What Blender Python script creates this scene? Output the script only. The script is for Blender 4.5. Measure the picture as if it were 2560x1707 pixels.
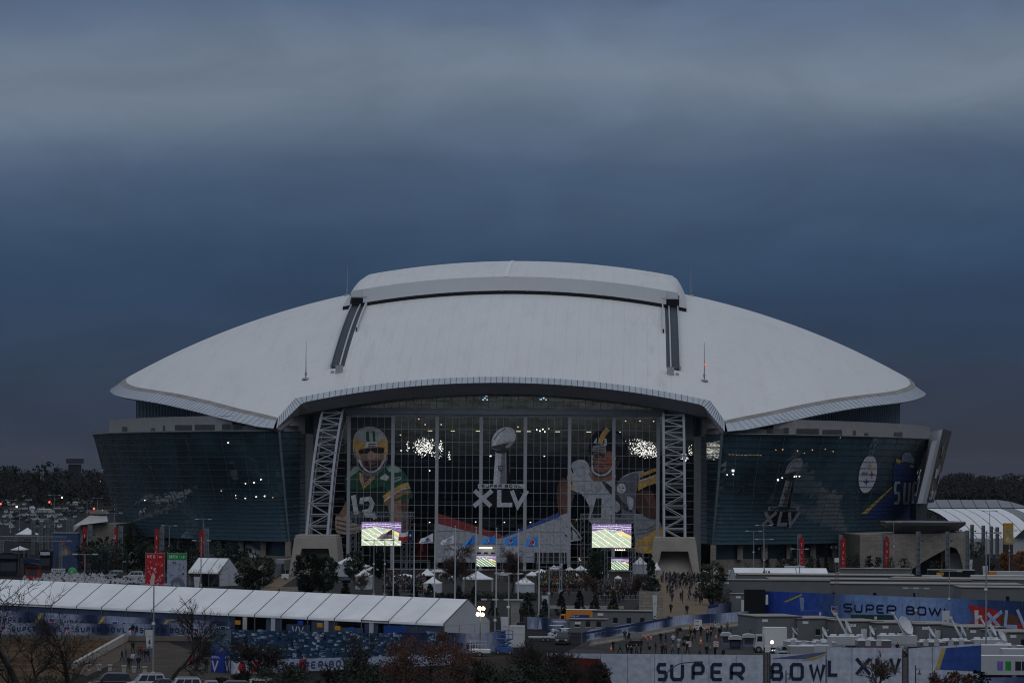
import bpy, math, random
from mathutils import Vector, Matrix
from mathutils.bvhtree import BVHTree
for o in list(bpy.data.objects): bpy.data.objects.remove(o)
SC = bpy.context.scene
COL = SC.collection
rnd = random.Random(45)
def U(a, b): return rnd.uniform(a, b)

# ------------------------------------------------------------------ camera
F, PX, PY = 8816.0, 1280.0, 853.5          # focal length and centre in photo pixels (2560 wide)
CAM = Vector((33.8, -900.0, 24.7))
yaw, pitch, roll = math.atan(311/F), math.atan((1184-853.5)/F), math.radians(0.4)
fw = Vector((-math.sin(yaw)*math.cos(pitch), math.cos(yaw)*math.cos(pitch), math.sin(pitch)))
rt = fw.cross(Vector((0, 0, 1))).normalized(); up = rt.cross(fw)
rt2 = rt*math.cos(roll)+up*math.sin(roll); up2 = up*math.cos(roll)-rt*math.sin(roll)
cd = bpy.data.cameras.new('camera'); cam = bpy.data.objects.new('camera', cd); COL.objects.link(cam)
mw = Matrix((rt2, up2, -fw)).transposed().to_4x4(); mw.translation = CAM
cam.matrix_world = mw
cd.sensor_width = 36; cd.lens = 36*F/2560; cd.clip_start = 1; cd.clip_end = 20000
SC.camera = cam

# ------------------------------------------------------------------ sky, sun, exposure
SUN_EL, SUN_AZ = math.radians(48), math.radians(160)   # a soft glow through the overcast, behind the camera
w = bpy.data.worlds.new('World'); SC.world = w; w.use_nodes = True
nt = w.node_tree; nt.nodes.clear()
def N(t, **k):
    n = nt.nodes.new(t)
    for a, b in k.items(): setattr(n, a, b)
    return n
def LK(a, b): nt.links.new(a, b)
def MA(op, a, b=None, clamp=False):
    n = N('ShaderNodeMath', operation=op, use_clamp=clamp)
    for i, v in enumerate((a, b)):
        if v is None: continue
        if isinstance(v, (int, float)): n.inputs[i].default_value = v
        else: LK(v, n.inputs[i])
    return n.outputs[0]
sky = N('ShaderNodeTexSky', sky_type='NISHITA', sun_disc=False)
sky.sun_elevation = SUN_EL; sky.sun_rotation = SUN_AZ
tc = N('ShaderNodeTexCoord'); sx = N('ShaderNodeSeparateXYZ'); LK(tc.outputs['Generated'], sx.inputs[0])
el = MA('ARCSINE', sx.outputs['Z'])
az = MA('ARCTAN2', sx.outputs['X'], sx.outputs['Y'])
cx = N('ShaderNodeCombineXYZ'); LK(MA('MULTIPLY', az, 5.0), cx.inputs[0]); LK(MA('MULTIPLY', el, 26.0), cx.inputs[1])
nz = N('ShaderNodeTexNoise'); nz.inputs['Scale'].default_value = 1.0; nz.inputs['Detail'].default_value = 3
nz.inputs['Roughness'].default_value = 0.42; LK(cx.outputs[0], nz.inputs['Vector'])
cx2 = N('ShaderNodeCombineXYZ'); LK(MA('MULTIPLY', az, 11.0), cx2.inputs[0]); LK(MA('MULTIPLY', el, 40.0), cx2.inputs[1]); cx2.inputs[2].default_value = 7.3
nz2 = N('ShaderNodeTexNoise'); nz2.inputs['Scale'].default_value = 1.0; nz2.inputs['Detail'].default_value = 4; LK(cx2.outputs[0], nz2.inputs['Vector'])
wob = MA('MULTIPLY', MA('SUBTRACT', nz.outputs['Fac'], 0.5), 0.036)
wob2 = MA('MULTIPLY', MA('SUBTRACT', nz2.outputs['Fac'], 0.5), 0.012)
bank = MA('MULTIPLY', az, -0.022)                       # the cloud bank sinks slightly towards the right
e2 = MA('ADD', MA('ADD', MA('ADD', el, wob), wob2), bank)
t = MA('MULTIPLY', e2, 180/math.pi/90.0)                # 0..1 = horizon..zenith
ramp = N('ShaderNodeValToRGB'); LK(t, ramp.inputs[0]); cr = ramp.color_ramp; cr.interpolation = 'CARDINAL'
def S(r, g, b): 
    f = lambda c: (c/255/12.92) if c/255 <= 0.04045 else ((c/255+0.055)/1.055)**2.4
    return (f(r), f(g), f(b), 1)
stops = [(0.0, S(45,48,62)), (0.55/90, S(45,52,68)), (1.85/90, S(44,58,80)), (3.0/90, S(42,63,91)), (4.05/90, S(56,77,104)), (5.1/90, S(75,93,118)), (5.75/90, S(95,110,131)),
         (6.4/90, S(111,124,142)), (7.1/90, S(101,116,138)), (7.8/90, S(87,105,132)), (11/90, S(95,111,137)), (20/90, S(122,134,154)),
         (45/90, S(162,171,186)), (1.0, S(182,189,200))]
cr.elements[0].position, cr.elements[0].color = stops[0]
cr.elements[1].position, cr.elements[1].color = stops[-1]
for p, c in stops[1:-1]:
    e = cr.elements.new(p); e.color = c
mixs = N('ShaderNodeMix', data_type='RGBA'); mixs.inputs['Factor'].default_value = 0.97
skm = N('ShaderNodeMix', data_type='RGBA', blend_type='MULTIPLY'); skm.inputs['Factor'].default_value = 1
LK(sky.outputs[0], skm.inputs['A']); skm.inputs['B'].default_value = (0.05, 0.05, 0.05, 1)
LK(skm.outputs['Result'], mixs.inputs['A']); LK(ramp.outputs[0], mixs.inputs['B'])
bg = N('ShaderNodeBackground'); bg.inputs['Strength'].default_value = 1.0
cx3 = N('ShaderNodeCombineXYZ'); LK(MA('MULTIPLY', az, 16.0), cx3.inputs[0]); LK(MA('MULTIPLY', el, 38.0), cx3.inputs[1]); cx3.inputs[2].default_value = 3.1
nz3 = N('ShaderNodeTexNoise'); nz3.inputs['Scale'].default_value = 1.0; nz3.inputs['Detail'].default_value = 7; nz3.inputs['Roughness'].default_value = 0.6; nz3.inputs['Distortion'].default_value = 0.6; LK(cx3.outputs[0], nz3.inputs['Vector'])
puff = MA('ADD', MA('MULTIPLY', nz3.outputs['Fac'], 0.52), 0.74)          # soft uneven cloud texture
pm_ = N('ShaderNodeMix', data_type='RGBA', blend_type='MULTIPLY'); pm_.inputs['Factor'].default_value = 1; LK(mixs.outputs['Result'], pm_.inputs['A']); LK(puff, pm_.inputs['B'])
LK(pm_.outputs['Result'], bg.inputs[0]); wo = N('ShaderNodeOutputWorld'); LK(bg.outputs[0], wo.inputs[0])
sl = bpy.data.lights.new('sun', 'SUN'); sl.energy = 0.25; sl.angle = math.radians(50); sl.color = (1, 0.97, 0.93)
so = bpy.data.objects.new('sun', sl); COL.objects.link(so)
so.rotation_euler = (math.radians(90)-SUN_EL, 0, math.radians(180)-SUN_AZ)
SC.view_settings.view_transform = 'Standard'; SC.view_settings.look = 'None'
SC.view_settings.exposure = 0; SC.view_settings.gamma = 1; SC.view_settings.use_curve_mapping = False
SC.render.engine = 'CYCLES'; SC.cycles.filter_width = 1.1; SC.cycles.max_bounces = 6; SC.cycles.transparent_max_bounces = 12

# ------------------------------------------------------------------ helpers
def ray(px, py): return fw + rt2*((px-PX)/F) + up2*((PY-py)/F)
def G(px, py, z=0.0):
    d = ray(px, py); return CAM + d*((z-CAM.z)/d.z)
def AT(px, py, y):
    d = ray(px, py); return CAM + d*((y-CAM.y)/d.y)
def zat(px, py, p):                       # height of pixel row py above ground point p
    return AT(px, py, p.y).z
LC = lambda r, g, b: S(r, g, b)[:3]
MATS = {}
def mat(name, col, rough=0.7, var=0.18, scale=0.6, metal=0.0, spec=0.35, emit=0, bump=0.0, stretch=None):
    if name in MATS: return MATS[name]
    m = bpy.data.materials.new(name); m.use_nodes = True; t = m.node_tree; b = t.nodes['Principled BSDF']
    b.inputs['Roughness'].default_value = rough; b.inputs['Metallic'].default_value = metal
    b.inputs['Specular IOR Level'].default_value = spec
    if emit:
        b.inputs['Base Color'].default_value = (0, 0, 0, 1); b.inputs['Emission Color'].default_value = (*col, 1); b.inputs['Emission Strength'].default_value = emit
    else:
        tcn = t.nodes.new('ShaderNodeTexCoord'); mp = t.nodes.new('ShaderNodeMapping')
        if stretch: mp.inputs['Scale'].default_value = stretch
        n = t.nodes.new('ShaderNodeTexNoise'); n.inputs['Scale'].default_value = scale; n.inputs['Detail'].default_value = 6; n.inputs['Roughness'].default_value = 0.65
        mx = t.nodes.new('ShaderNodeMix'); mx.data_type = 'RGBA'
        rp = t.nodes.new('ShaderNodeMapRange'); rp.inputs['From Min'].default_value = 0.3; rp.inputs['From Max'].default_value = 0.7
        mx.inputs['A'].default_value = tuple(max(0, c*(1-var)) for c in col)+(1,)
        mx.inputs['B'].default_value = tuple(min(1, c*(1+var)) for c in col)+(1,)
        t.links.new(tcn.outputs['Object'], mp.inputs[0]); t.links.new(mp.outputs[0], n.inputs['Vector'])
        t.links.new(n.outputs['Fac'], rp.inputs['Value']); t.links.new(rp.outputs[0], mx.inputs['Factor'])
        t.links.new(mx.outputs['Result'], b.inputs['Base Color'])
        if bump:
            bn = t.nodes.new('ShaderNodeBump'); bn.inputs['Strength'].default_value = bump; bn.inputs['Distance'].default_value = 0.1
            t.links.new(n.outputs['Fac'], bn.inputs['Height']); t.links.new(bn.outputs[0], b.inputs['Normal'])
    MATS[name] = m; return m
def attr_mat(name, emit=0, rough=0.75, var=0.2):
    if name in MATS: return MATS[name]
    m = bpy.data.materials.new(name); m.use_nodes = True; t = m.node_tree; b = t.nodes['Principled BSDF']
    a = t.nodes.new('ShaderNodeAttribute'); a.attribute_name = 'Col'
    b.inputs['Roughness'].default_value = rough; b.inputs['Specular IOR Level'].default_value = 0.3
    if emit:
        b.inputs['Base Color'].default_value = (0, 0, 0, 1); t.links.new(a.outputs['Color'], b.inputs['Emission Color']); b.inputs['Emission Strength'].default_value = emit
    else:
        tcn = t.nodes.new('ShaderNodeTexCoord'); n = t.nodes.new('ShaderNodeTexNoise'); n.inputs['Scale'].default_value = 1.3; n.inputs['Detail'].default_value = 7
        mr = t.nodes.new('ShaderNodeMapRange'); mr.inputs['From Min'].default_value = .3; mr.inputs['From Max'].default_value = .7
        mr.inputs['To Min'].default_value = 1-var; mr.inputs['To Max'].default_value = 1+var
        mx = t.nodes.new('ShaderNodeMix'); mx.data_type = 'RGBA'; mx.blend_type = 'MULTIPLY'; mx.inputs['Factor'].default_value = 1
        t.links.new(tcn.outputs['Object'], n.inputs['Vector']); t.links.new(n.outputs['Fac'], mr.inputs['Value'])
        t.links.new(a.outputs['Color'], mx.inputs['A']); t.links.new(mr.outputs[0], mx.inputs['B']); t.links.new(mx.outputs['Result'], b.inputs['Base Color'])
    MATS[name] = m; return m
PRINT = attr_mat('printed_vinyl'); SCREEN = attr_mat('led_screen', emit=1.9)

class M:
    def __init__(s): s.v = []; s.f = []; s.mi = []; s.fc = []
    def face(s, pts, m=0, col=None):
        n = len(s.v); s.v += [tuple(p) for p in pts]; s.f.append(tuple(range(n, n+len(pts)))); s.mi.append(m); s.fc.append(col)
    def box(s, x0, y0, z0, x1, y1, z1, m=0, col=None):
        n = len(s.v)
        s.v += [(x0,y0,z0),(x1,y0,z0),(x1,y1,z0),(x0,y1,z0),(x0,y0,z1),(x1,y0,z1),(x1,y1,z1),(x0,y1,z1)]
        for q in ((0,3,2,1),(4,5,6,7),(0,1,5,4),(1,2,6,5),(2,3,7,6),(3,0,4,7)):
            s.f.append(tuple(n+i for i in q)); s.mi.append(m); s.fc.append(col)
    def cbox(s, c, d, m=0, col=None): s.box(c[0]-d[0]/2, c[1]-d[1]/2, c[2]-d[2]/2, c[0]+d[0]/2, c[1]+d[1]/2, c[2]+d[2]/2, m, col)
    def tube(s, p, q, r0, r1=None, n=6, m=0, col=None, cap=True):
        p, q = Vector(p), Vector(q); r1 = r0 if r1 is None else r1; d = q-p
        if d.length < 1e-6: return
        d.normalize(); a = d.orthogonal().normalized(); b = d.cross(a); k = len(s.v)
        for c, r in ((p, r0), (q, r1)):
            for i in range(n):
                t = 2*math.pi*i/n+.4; s.v.append(tuple(c+(a*math.cos(t)+b*math.sin(t))*r))
        for i in range(n):
            j = (i+1) % n; s.f.append((k+i, k+j, k+n+j, k+n+i)); s.mi.append(m); s.fc.append(col)
        if cap and n > 3:
            s.f.append(tuple(k+n+i for i in range(n))); s.mi.append(m); s.fc.append(col)
            s.f.append(tuple(k+i for i in reversed(range(n)))); s.mi.append(m); s.fc.append(col)
    def bar(s, p, q, a, b=None, m=0, col=None):     # square bar
        s.tube(p, q, a*.7071, None, 4, m, col)
    def lathe(s, prof, c=(0,0,0), n=16, m=0, col=None, axis=None):
        k = len(s.v); c = Vector(c)
        if axis: 
            A = Vector(axis).normalized(); X = A.orthogonal().normalized(); Y = A.cross(X)
        else: A, X, Y = Vector((0,0,1)), Vector((1,0,0)), Vector((0,1,0))
        for r, z in prof:
            for i in range(n):
                t = 2*math.pi*i/n; s.v.append(tuple(c+A*z+(X*math.cos(t)+Y*math.sin(t))*r))
        for a in range(len(prof)-1):
            for i in range(n):
                j = (i+1) % n; s.f.append((k+a*n+i, k+a*n+j, k+(a+1)*n+j, k+(a+1)*n+i)); s.mi.append(m); s.fc.append(col)
    def prism(s, poly, y0, y1, m=0, col=None):      # polygon in xz extruded along y
        n = len(poly); k = len(s.v)
        s.v += [(x, y0, z) for x, z in poly]+[(x, y1, z) for x, z in poly]
        s.f.append(tuple(k+i for i in range(n))); s.f.append(tuple(k+n+i for i in reversed(range(n))))
        for i in range(n): 
            j = (i+1) % n; s.f.append((k+i, k+n+i, k+n+j, k+j))
        s.mi += [m]*(n+2); s.fc += [col]*(n+2)
    def build(s, name, mats=None, parent=None, smooth=False, loc=None):
        me = bpy.data.meshes.new(name); me.from_pydata(s.v, [], s.f)
        if mats is None: mats = [PRINT]
        if not isinstance(mats, (list, tuple)): mats = [mats]
        for x in mats: me.materials.append(x)
        if len(mats) > 1: me.polygons.foreach_set('material_index', s.mi)
        if any(c is not None for c in s.fc):
            at = me.color_attributes.new('Col', 'FLOAT_COLOR', 'CORNER'); arr = []
            for p, c in zip(me.polygons, s.fc):
                if c is None: c = (.5, .5, .5)
                if isinstance(c[0], (tuple, list)):
                    for x in c: arr += [x[0], x[1], x[2], 1]
                else: arr += [c[0], c[1], c[2], 1]*p.loop_total
            at.data.foreach_set('color', arr)
        if smooth: me.polygons.foreach_set('use_smooth', [True]*len(me.polygons))
        me.update()
        o = bpy.data.objects.new(name, me); COL.objects.link(o)
        if parent: o.parent = parent
        if loc is not None: o.location = loc
        return o
def thing(name, label, cat, loc=(0,0,0), rz=0, group=None):
    o = bpy.data.objects.new(name, None); COL.objects.link(o); o.empty_display_size = .3
    o.location = loc; o.rotation_euler = (0, 0, rz); o['label'] = label; o['category'] = cat
    if group: o['group'] = group
    return o
def tag(o, label, cat, group=None):
    o['label'] = label; o['category'] = cat
    if group: o['group'] = group
    return o
def struct(o, kind='structure'): o['kind'] = kind; return o
def dup(root, loc, rz=None, label=None, group=None, scale=None):
    kids = list(root.children)
    r = root.copy(); COL.objects.link(r); r.location = loc
    if rz is not None: r.rotation_euler = (0, 0, rz)
    if scale: r.scale = (scale,)*3 if isinstance(scale, (int, float)) else scale
    if label: r['label'] = label
    if group: r['group'] = group
    for ch in kids:
        c = ch.copy(); COL.objects.link(c); c.parent = r
        for g in list(ch.children):
            d = g.copy(); COL.objects.link(d); d.parent = c
    return r
def swap(root, old, new):                  # other material on a copied thing, mesh data still shared
    for o in [root]+list(root.children)+[g for c in root.children for g in c.children]:
        if o.type != 'MESH': continue
        for sl_ in o.material_slots:
            if sl_.material == old: sl_.link = 'OBJECT'; sl_.material = new
ORD = ['first','second','third','fourth','fifth','sixth','seventh','eighth','ninth','tenth','eleventh','twelfth','thirteenth','fourteenth','fifteenth','sixteenth','seventeenth','eighteenth','nineteenth','twentieth']

def smooth2(pts, k=6, closed=False):       # Catmull-Rom through 2D or 3D points
    P = [Vector(p) for p in pts]; n = len(P); out = []
    for i in range(n if closed else n-1):
        a = P[(i-1) % n] if closed or i else P[0]; b = P[i]; c = P[(i+1) % n]; d = P[(i+2) % n] if closed or i+2 < n else P[-1]
        for j in range(k):
            t = j/k; out.append(.5*((2*b)+(c-a)*t+(2*a-5*b+4*c-d)*t*t+(3*b-a-3*c+d)*t**3))
    if not closed: out.append(P[-1])
    return out
# stroke lettering ---------------------------------------------------------------
GL = {'S':[[(1,1),(0,1),(0,.5),(1,.5),(1,0),(0,0)]],'U':[[(0,1),(0,0),(1,0),(1,1)]],'P':[[(0,0),(0,1),(1,1),(1,.42),(.0,.42)]],
'E':[[(1,1),(0,1),(0,0),(1,0)],[(0,.5),(.85,.5)]],'R':[[(0,0),(0,1),(1,1),(1,.42),(0,.42)],[(.5,.42),(1,0)]],
'B':[[(0,0),(0,1),(.9,1),(.9,.5),(0,.5)],[(.9,.5),(1,.4),(1,0),(0,0)]],'O':[[(0,.5),(0,1),(1,1),(1,0),(0,0),(0,.5)]],
'W':[[(0,1),(.25,0),(.5,.85),(.75,0),(1,1)]],'L':[[(0,1),(0,0),(1,0)]],'X':[[(0,1),(1,0)],[(0,0),(1,1)]],'V':[[(0,1),(.5,0),(1,1)]],
'N':[[(0,0),(0,1),(1,0),(1,1)]],'F':[[(0,0),(0,1),(1,1)],[(0,.5),(.8,.5)]],'D':[[(0,0),(0,1),(.8,1),(1,.8),(1,.2),(.8,0),(0,0)]],
'G':[[(1,1),(0,1),(0,0),(1,0),(1,.5),(.5,.5)]],'T':[[(0,1),(1,1)],[(.5,1),(.5,0)]],'Y':[[(0,1),(.5,.5),(1,1)],[(.5,.5),(.5,0)]],
'M':[[(0,0),(0,1),(.5,.4),(1,1),(1,0)]],'A':[[(0,0),(0,1),(1,1),(1,0)],[(0,.45),(1,.45)]],'C':[[(1,1),(0,1),(0,0),(1,0)]],'H':[[(0,0),(0,1)],[(1,0),(1,1)],[(0,.5),(1,.5)]],
'I':[[(.5,0),(.5,1)]],'K':[[(0,0),(0,1)],[(1,1),(.1,.5),(1,0)]],'4':[[(.75,0),(.75,1),(0,.35),(1,.35)]],'1':[[(.2,.8),(.5,1),(.5,0)]],'2':[[(0,1),(1,1),(1,.5),(0,.5),(0,0),(1,0)]],
'3':[[(0,1),(1,1),(1,0),(0,0)],[(.2,.5),(1,.5)]],'8':[[(0,.5),(0,1),(1,1),(1,.5),(0,.5)],[(0,.5),(0,0),(1,0),(1,.5)]],'6':[[(1,1),(0,1),(0,0),(1,0),(1,.5),(0,.5)]],' ':[]}
def stroke(m, pts, wd, pos, mi=0, col=None, lift=0.0):
    P = [Vector(p) for p in pts]; n = len(P); Lp, Rp = [], []
    for i in range(n):
        d0 = (P[i]-P[i-1]).normalized() if i else None; d1 = (P[i+1]-P[i]).normalized() if i < n-1 else None
        if d0 is None: d0 = d1
        if d1 is None: d1 = d0
        n0 = Vector((-d0.y, d0.x)); n1 = Vector((-d1.y, d1.x)); nn = (n0+n1)
        if nn.length < .2: nn = n0
        nn.normalize(); k = min(2.0, 1/max(.35, nn.dot(n0)))
        Lp.append(P[i]+nn*wd/2*k); Rp.append(P[i]-nn*wd/2*k)
    for i in range(n-1): m.face([pos(q.x, q.y, lift) for q in (Rp[i], Rp[i+1], Lp[i+1], Lp[i])], mi, col)
def text(m, s, u, z, w_, h, gap, th, pos, mi=0, col=None, lift=0.02, slant=0.0):
    def rnd_(st):
        out = [st[0]]
        for a, p, b in zip(st, st[1:], st[2:]):
            for q in (a, b): k = .17/max(abs(q[0]-p[0])+abs(q[1]-p[1]), .35); out.append((p[0]+(q[0]-p[0])*k, p[1]+(q[1]-p[1])*k))
        return out+[st[-1]]
    for ch in s:
        ww = w_*(.35 if ch in ' ' else .3 if ch == 'I' else 1.25 if ch in 'WM' else 1)
        for k, st in enumerate(GL.get(ch, [])):
            stroke(m, [(u+th/2+a*(ww-th)+slant*b*h, z+th/2+b*(h-th)) for a, b in (rnd_(st) if ch in 'SUPEROBDGC' else st)], th, pos, mi, col, lift+.004*k)
        u += ww+gap
    return u
def flat(m, pts, pos, col, mi=0, lift=0.0): m.face([pos(a, b, lift) for a, b in pts], mi, col)
def disc(m, u, z, ru, rz_, pos, col, lift=0.0, n=20, mi=0): flat(m, [(u+ru*math.cos(2*math.pi*i/n), z+rz_*math.sin(2*math.pi*i/n)) for i in range(n)], pos, col, mi, lift)
# ================================================================== ground
def sheet(name, pts, z, m):
    b = M(); b.face([(p[0], p[1], z) for p in pts]); o = b.build(name, m); return struct(o)
g = M()
xs = [-7000,-3000,-1500,-900,-600,-400,-250,-120,0,120,250,400,600,900,1500,3000,7000]
ys = [-1500,-1000,-700,-300,0,300,600,900]+[1000+i*70 for i in range(11)]+[2000,2600,4000,8000,14000]
def gz(y): 
    t = min(1, max(0, (y-1000)/700)); return 12*t*t*(3-2*t)
for j in range(len(ys)-1):
    for i in range(len(xs)-1):
        g.face([(xs[i],ys[j],gz(ys[j])),(xs[i+1],ys[j],gz(ys[j])),(xs[i+1],ys[j+1],gz(ys[j+1])),(xs[i],ys[j+1],gz(ys[j+1]))])
struct(g.build('ground', mat('earth', (.026,.025,.024), .95, .35, .05, spec=.03)))
ASPH = mat('asphalt', (.028,.029,.032), .9, .25, .12, spec=.04); PAVE = mat('tan_paving', (.19,.14,.097), .9, .2, .25, spec=.05)
CONC = mat('pale_concrete', (.42,.38,.33), .85, .12, .35); DEADG = mat('dead_grass', (.085,.056,.032), 1, .5, .12, spec=.02)
STONE = mat('stone_cladding', (.36,.315,.26), .9, .14, .5)
_t = STONE.node_tree; _b = _t.nodes['Principled BSDF']; _s = _b.inputs['Base Color'].links[0].from_socket; _c = _t.nodes.new('ShaderNodeTexCoord'); _x = _t.nodes.new('ShaderNodeSeparateXYZ'); _k = _t.nodes.new('ShaderNodeCombineXYZ'); _q = _t.nodes.new('ShaderNodeMath'); _q.operation = 'ADD'
_t.links.new(_c.outputs['Object'], _x.inputs[0]); _t.links.new(_x.outputs['X'], _q.inputs[0]); _t.links.new(_x.outputs['Y'], _q.inputs[1]); _t.links.new(_q.outputs[0], _k.inputs[0]); _t.links.new(_x.outputs['Z'], _k.inputs[1])
_r = _t.nodes.new('ShaderNodeTexBrick'); _r.inputs['Scale'].default_value = 1; _r.inputs['Brick Width'].default_value = 1.3; _r.inputs['Row Height'].default_value = .55; _r.inputs['Mortar Size'].default_value = .035
_r.inputs['Color1'].default_value = (1,1,1,1); _r.inputs['Color2'].default_value = (.82,.80,.78,1); _r.inputs['Mortar'].default_value = (.5,.48,.46,1); _t.links.new(_k.outputs[0], _r.inputs['Vector'])
_m = _t.nodes.new('ShaderNodeMix'); _m.data_type = 'RGBA'; _m.blend_type = 'MULTIPLY'; _m.inputs['Factor'].default_value = 1; _t.links.new(_s, _m.inputs['A']); _t.links.new(_r.outputs['Color'], _m.inputs['B']); _t.links.new(_m.outputs['Result'], _b.inputs['Base Color'])
sheet('parking_lot', [G(0,1345),G(250,1345),G(330,1262),G(-120,1262)], .004, ASPH)
sheet('plaza', [G(640,1540),G(1560,1545),G(1690,1420),G(640,1400)], .004, mat('grey_paving', (.045,.042,.039), .9, .3, .15, spec=.04))
sheet('promenade', [G(1640,1565),G(1800,1560),G(1770,1500),G(1745,1432),G(1640,1432)], .008, PAVE)
sheet('service_road', [G(1270,1707),G(2560,1707),G(2570,1580),G(1660,1562),G(1470,1600)], .004, mat('worn_asphalt', (.06,.056,.053), .9, .3, .12, spec=.05))
sheet('driveway', [G(655,1500),G(742,1440),G(700,1440),G(630,1480)], .008, PAVE)
sheet('grass_field', [G(-40,1712),G(-40,1596),G(316,1594),G(190,1668),G(180,1712)], .012, DEADG)
sheet('path', [G(-40,1596),G(560,1596),G(560,1588),G(-40,1583)], .008, mat('path_concrete', (.2,.17,.14), .9, .2, .3))
sheet('footpath', [G(305,1604),G(420,1604),G(640,1688),G(640,1712),G(205,1712),G(280,1670)], .008, mat('dirty_paving', (.075,.061,.05), .9, .3, .2, spec=.04))

# ================================================================== stadium
SR = thing('stadium', 'huge domed football stadium with white arched roof and glass end wall', 'stadium', (0,0,0))
def zr(x, y):
    u = y-160; return 83.2-.00203*x*x-1.8e-8*x**4-.00121*u*u
half = [(55.9,-18),(67,-5),(76,8),(84,21),(94,39.5),(102,58),(107.5,77),(111.3,100),(111.8,130),(111.9,160)]
eaveR = smooth2(half, 4); eaveR = [(p.x, p.y) for p in eaveR]
eaveR = eaveR+[(x, 320-y) for x, y in reversed(eaveR[:-1])]         # right side, front to back
front = lambda x: (-7.6 if x <= 52.6 else -7.6-(x-52.6)/3.3*10.4)
def xmax(y):
    for (x0, y0), (x1, y1) in zip(eaveR, eaveR[1:]):
        if y0 <= y <= y1: return x0+(x1-x0)*(y-y0)/(y1-y0)
    return 52.6
# roof shell as a mesh: rows along y
roofm = mat('roof_membrane', (.71,.70,.675), .5, .035, .03, spec=.3, stretch=(1.5,1,.3))
# fine seams + streaky dirt on the membrane
tt = roofm.node_tree; bs = tt.nodes['Principled BSDF']; src = bs.inputs['Base Color'].links[0].from_socket
tcx = tt.nodes.new('ShaderNodeTexCoord'); sp = tt.nodes.new('ShaderNodeSeparateXYZ'); tt.links.new(tcx.outputs['Object'], sp.inputs[0])
def tm(op, a, b=0.0, cl=False):
    n = tt.nodes.new('ShaderNodeMath'); n.operation = op; n.use_clamp = cl
    for i, v in enumerate((a, b)):
        if isinstance(v, (int, float)): n.inputs[i].default_value = v
        else: tt.links.new(v, n.inputs[i])
    return n.outputs[0]
axx = tm('ABSOLUTE', sp.outputs['X'])
seamx = tm('LESS_THAN', tm('FRACT', tm('DIVIDE', sp.outputs['X'], 3.05)), .06)
seamy = tm('LESS_THAN', tm('FRACT', tm('DIVIDE', sp.outputs['Y'], 4.5)), .045)
inner = tm('LESS_THAN', axx, 43.2)
seam = tm('ADD', tm('MULTIPLY', seamx, inner), tm('MULTIPLY', seamy, tm('SUBTRACT', 1.0, inner)), True)
dn = tt.nodes.new('ShaderNodeTexNoise'); dn.inputs['Scale'].default_value = 1; dn.inputs['Detail'].default_value = 7; dn.inputs['Roughness'].default_value = .7
dm = tt.nodes.new('ShaderNodeMapping'); dm.inputs['Scale'].default_value = (.35, .05, .05); tt.links.new(tcx.outputs['Object'], dm.inputs[0]); tt.links.new(dm.outputs[0], dn.inputs['Vector'])
nearrail = tm('SUBTRACT', 1.0, tm('DIVIDE', tm('ABSOLUTE', tm('SUBTRACT', axx, 38.0)), 10.0), True)
dirt = tm('MULTIPLY', tm('MULTIPLY', tm('SUBTRACT', dn.outputs['Fac'], .5), 3.2, True), tm('ADD', .24, tm('MULTIPLY', nearrail, .34)))
dark = tm('ADD', tm('MULTIPLY', seam, .16), dirt, True)
mxr = tt.nodes.new('ShaderNodeMix'); mxr.data_type = 'RGBA'; tt.links.new(dark, mxr.inputs['Factor']); tt.links.new(src, mxr.inputs['A']); mxr.inputs['B'].default_value = (.36,.32,.28,1)
tt.links.new(mxr.outputs['Result'], bs.inputs['Base Color'])
ysr = [-18,-15,-12,-9,-7.6]+[-5+i*5 for i in range(0,67)]+[327.6,329,332,335,338]
NX = 48
rm = M(); rows = []
for y in ysr:
    yy = y if y <= 160 else 320-y
    if yy < -7.6:      # the two corner horns only
        xi = 52.6+(-7.6-yy)/10.4*3.3; xo = xmax(yy); segs = [(-xo, -xi), (xi, xo)]
    else: xo = xmax(y); segs = None
    rows.append((y, xo, segs))
def rv(x, y): return (x, y, zr(x, y))
for (y0, a0, s0), (y1, a1, s1) in zip(rows, rows[1:]):
    if s0 is None and s1 is None:
        for i in range(NX):
            t0, t1 = -1+2*i/NX, -1+2*(i+1)/NX
            rm.face([rv(a0*t0,y0), rv(a0*t1,y0), rv(a1*t1,y1), rv(a1*t0,y1)])
    else:
        def sg(y, s, k): 
            if s: return s[k]
            a = xmax(y); return (-a, -52.6) if k == 0 else (52.6, a)
        for k in (0, 1):
            p, q = sg(y0, s0, k), sg(y1, s1, k)
            for i in range(4):
                A0, A1 = p[0]+(p[1]-p[0])*i/4, p[0]+(p[1]-p[0])*(i+1)/4; B0, B1 = q[0]+(q[1]-q[0])*i/4, q[0]+(q[1]-q[0])*(i+1)/4
                rm.face([rv(A0,y0), rv(A1,y0), rv(B1,y1), rv(B0,y1)])
ro = rm.build('roof', roofm, SR)
import bmesh
def weld(o, d=.02, smooth=True, ang=None):
    b = bmesh.new(); b.from_mesh(o.data); bmesh.ops.remove_doubles(b, verts=b.verts, dist=d); bmesh.ops.recalc_face_normals(b, faces=b.faces)
    for f in b.faces: f.smooth = smooth
    b.to_mesh(o.data); b.free()
weld(ro)
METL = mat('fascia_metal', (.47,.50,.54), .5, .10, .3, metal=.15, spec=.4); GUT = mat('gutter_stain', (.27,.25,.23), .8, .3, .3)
SOFF = mat('soffit_panel', (.20,.20,.21), .7, .12, .3); SEAM = mat('dark_joint', (.10,.11,.13), .7)
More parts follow.
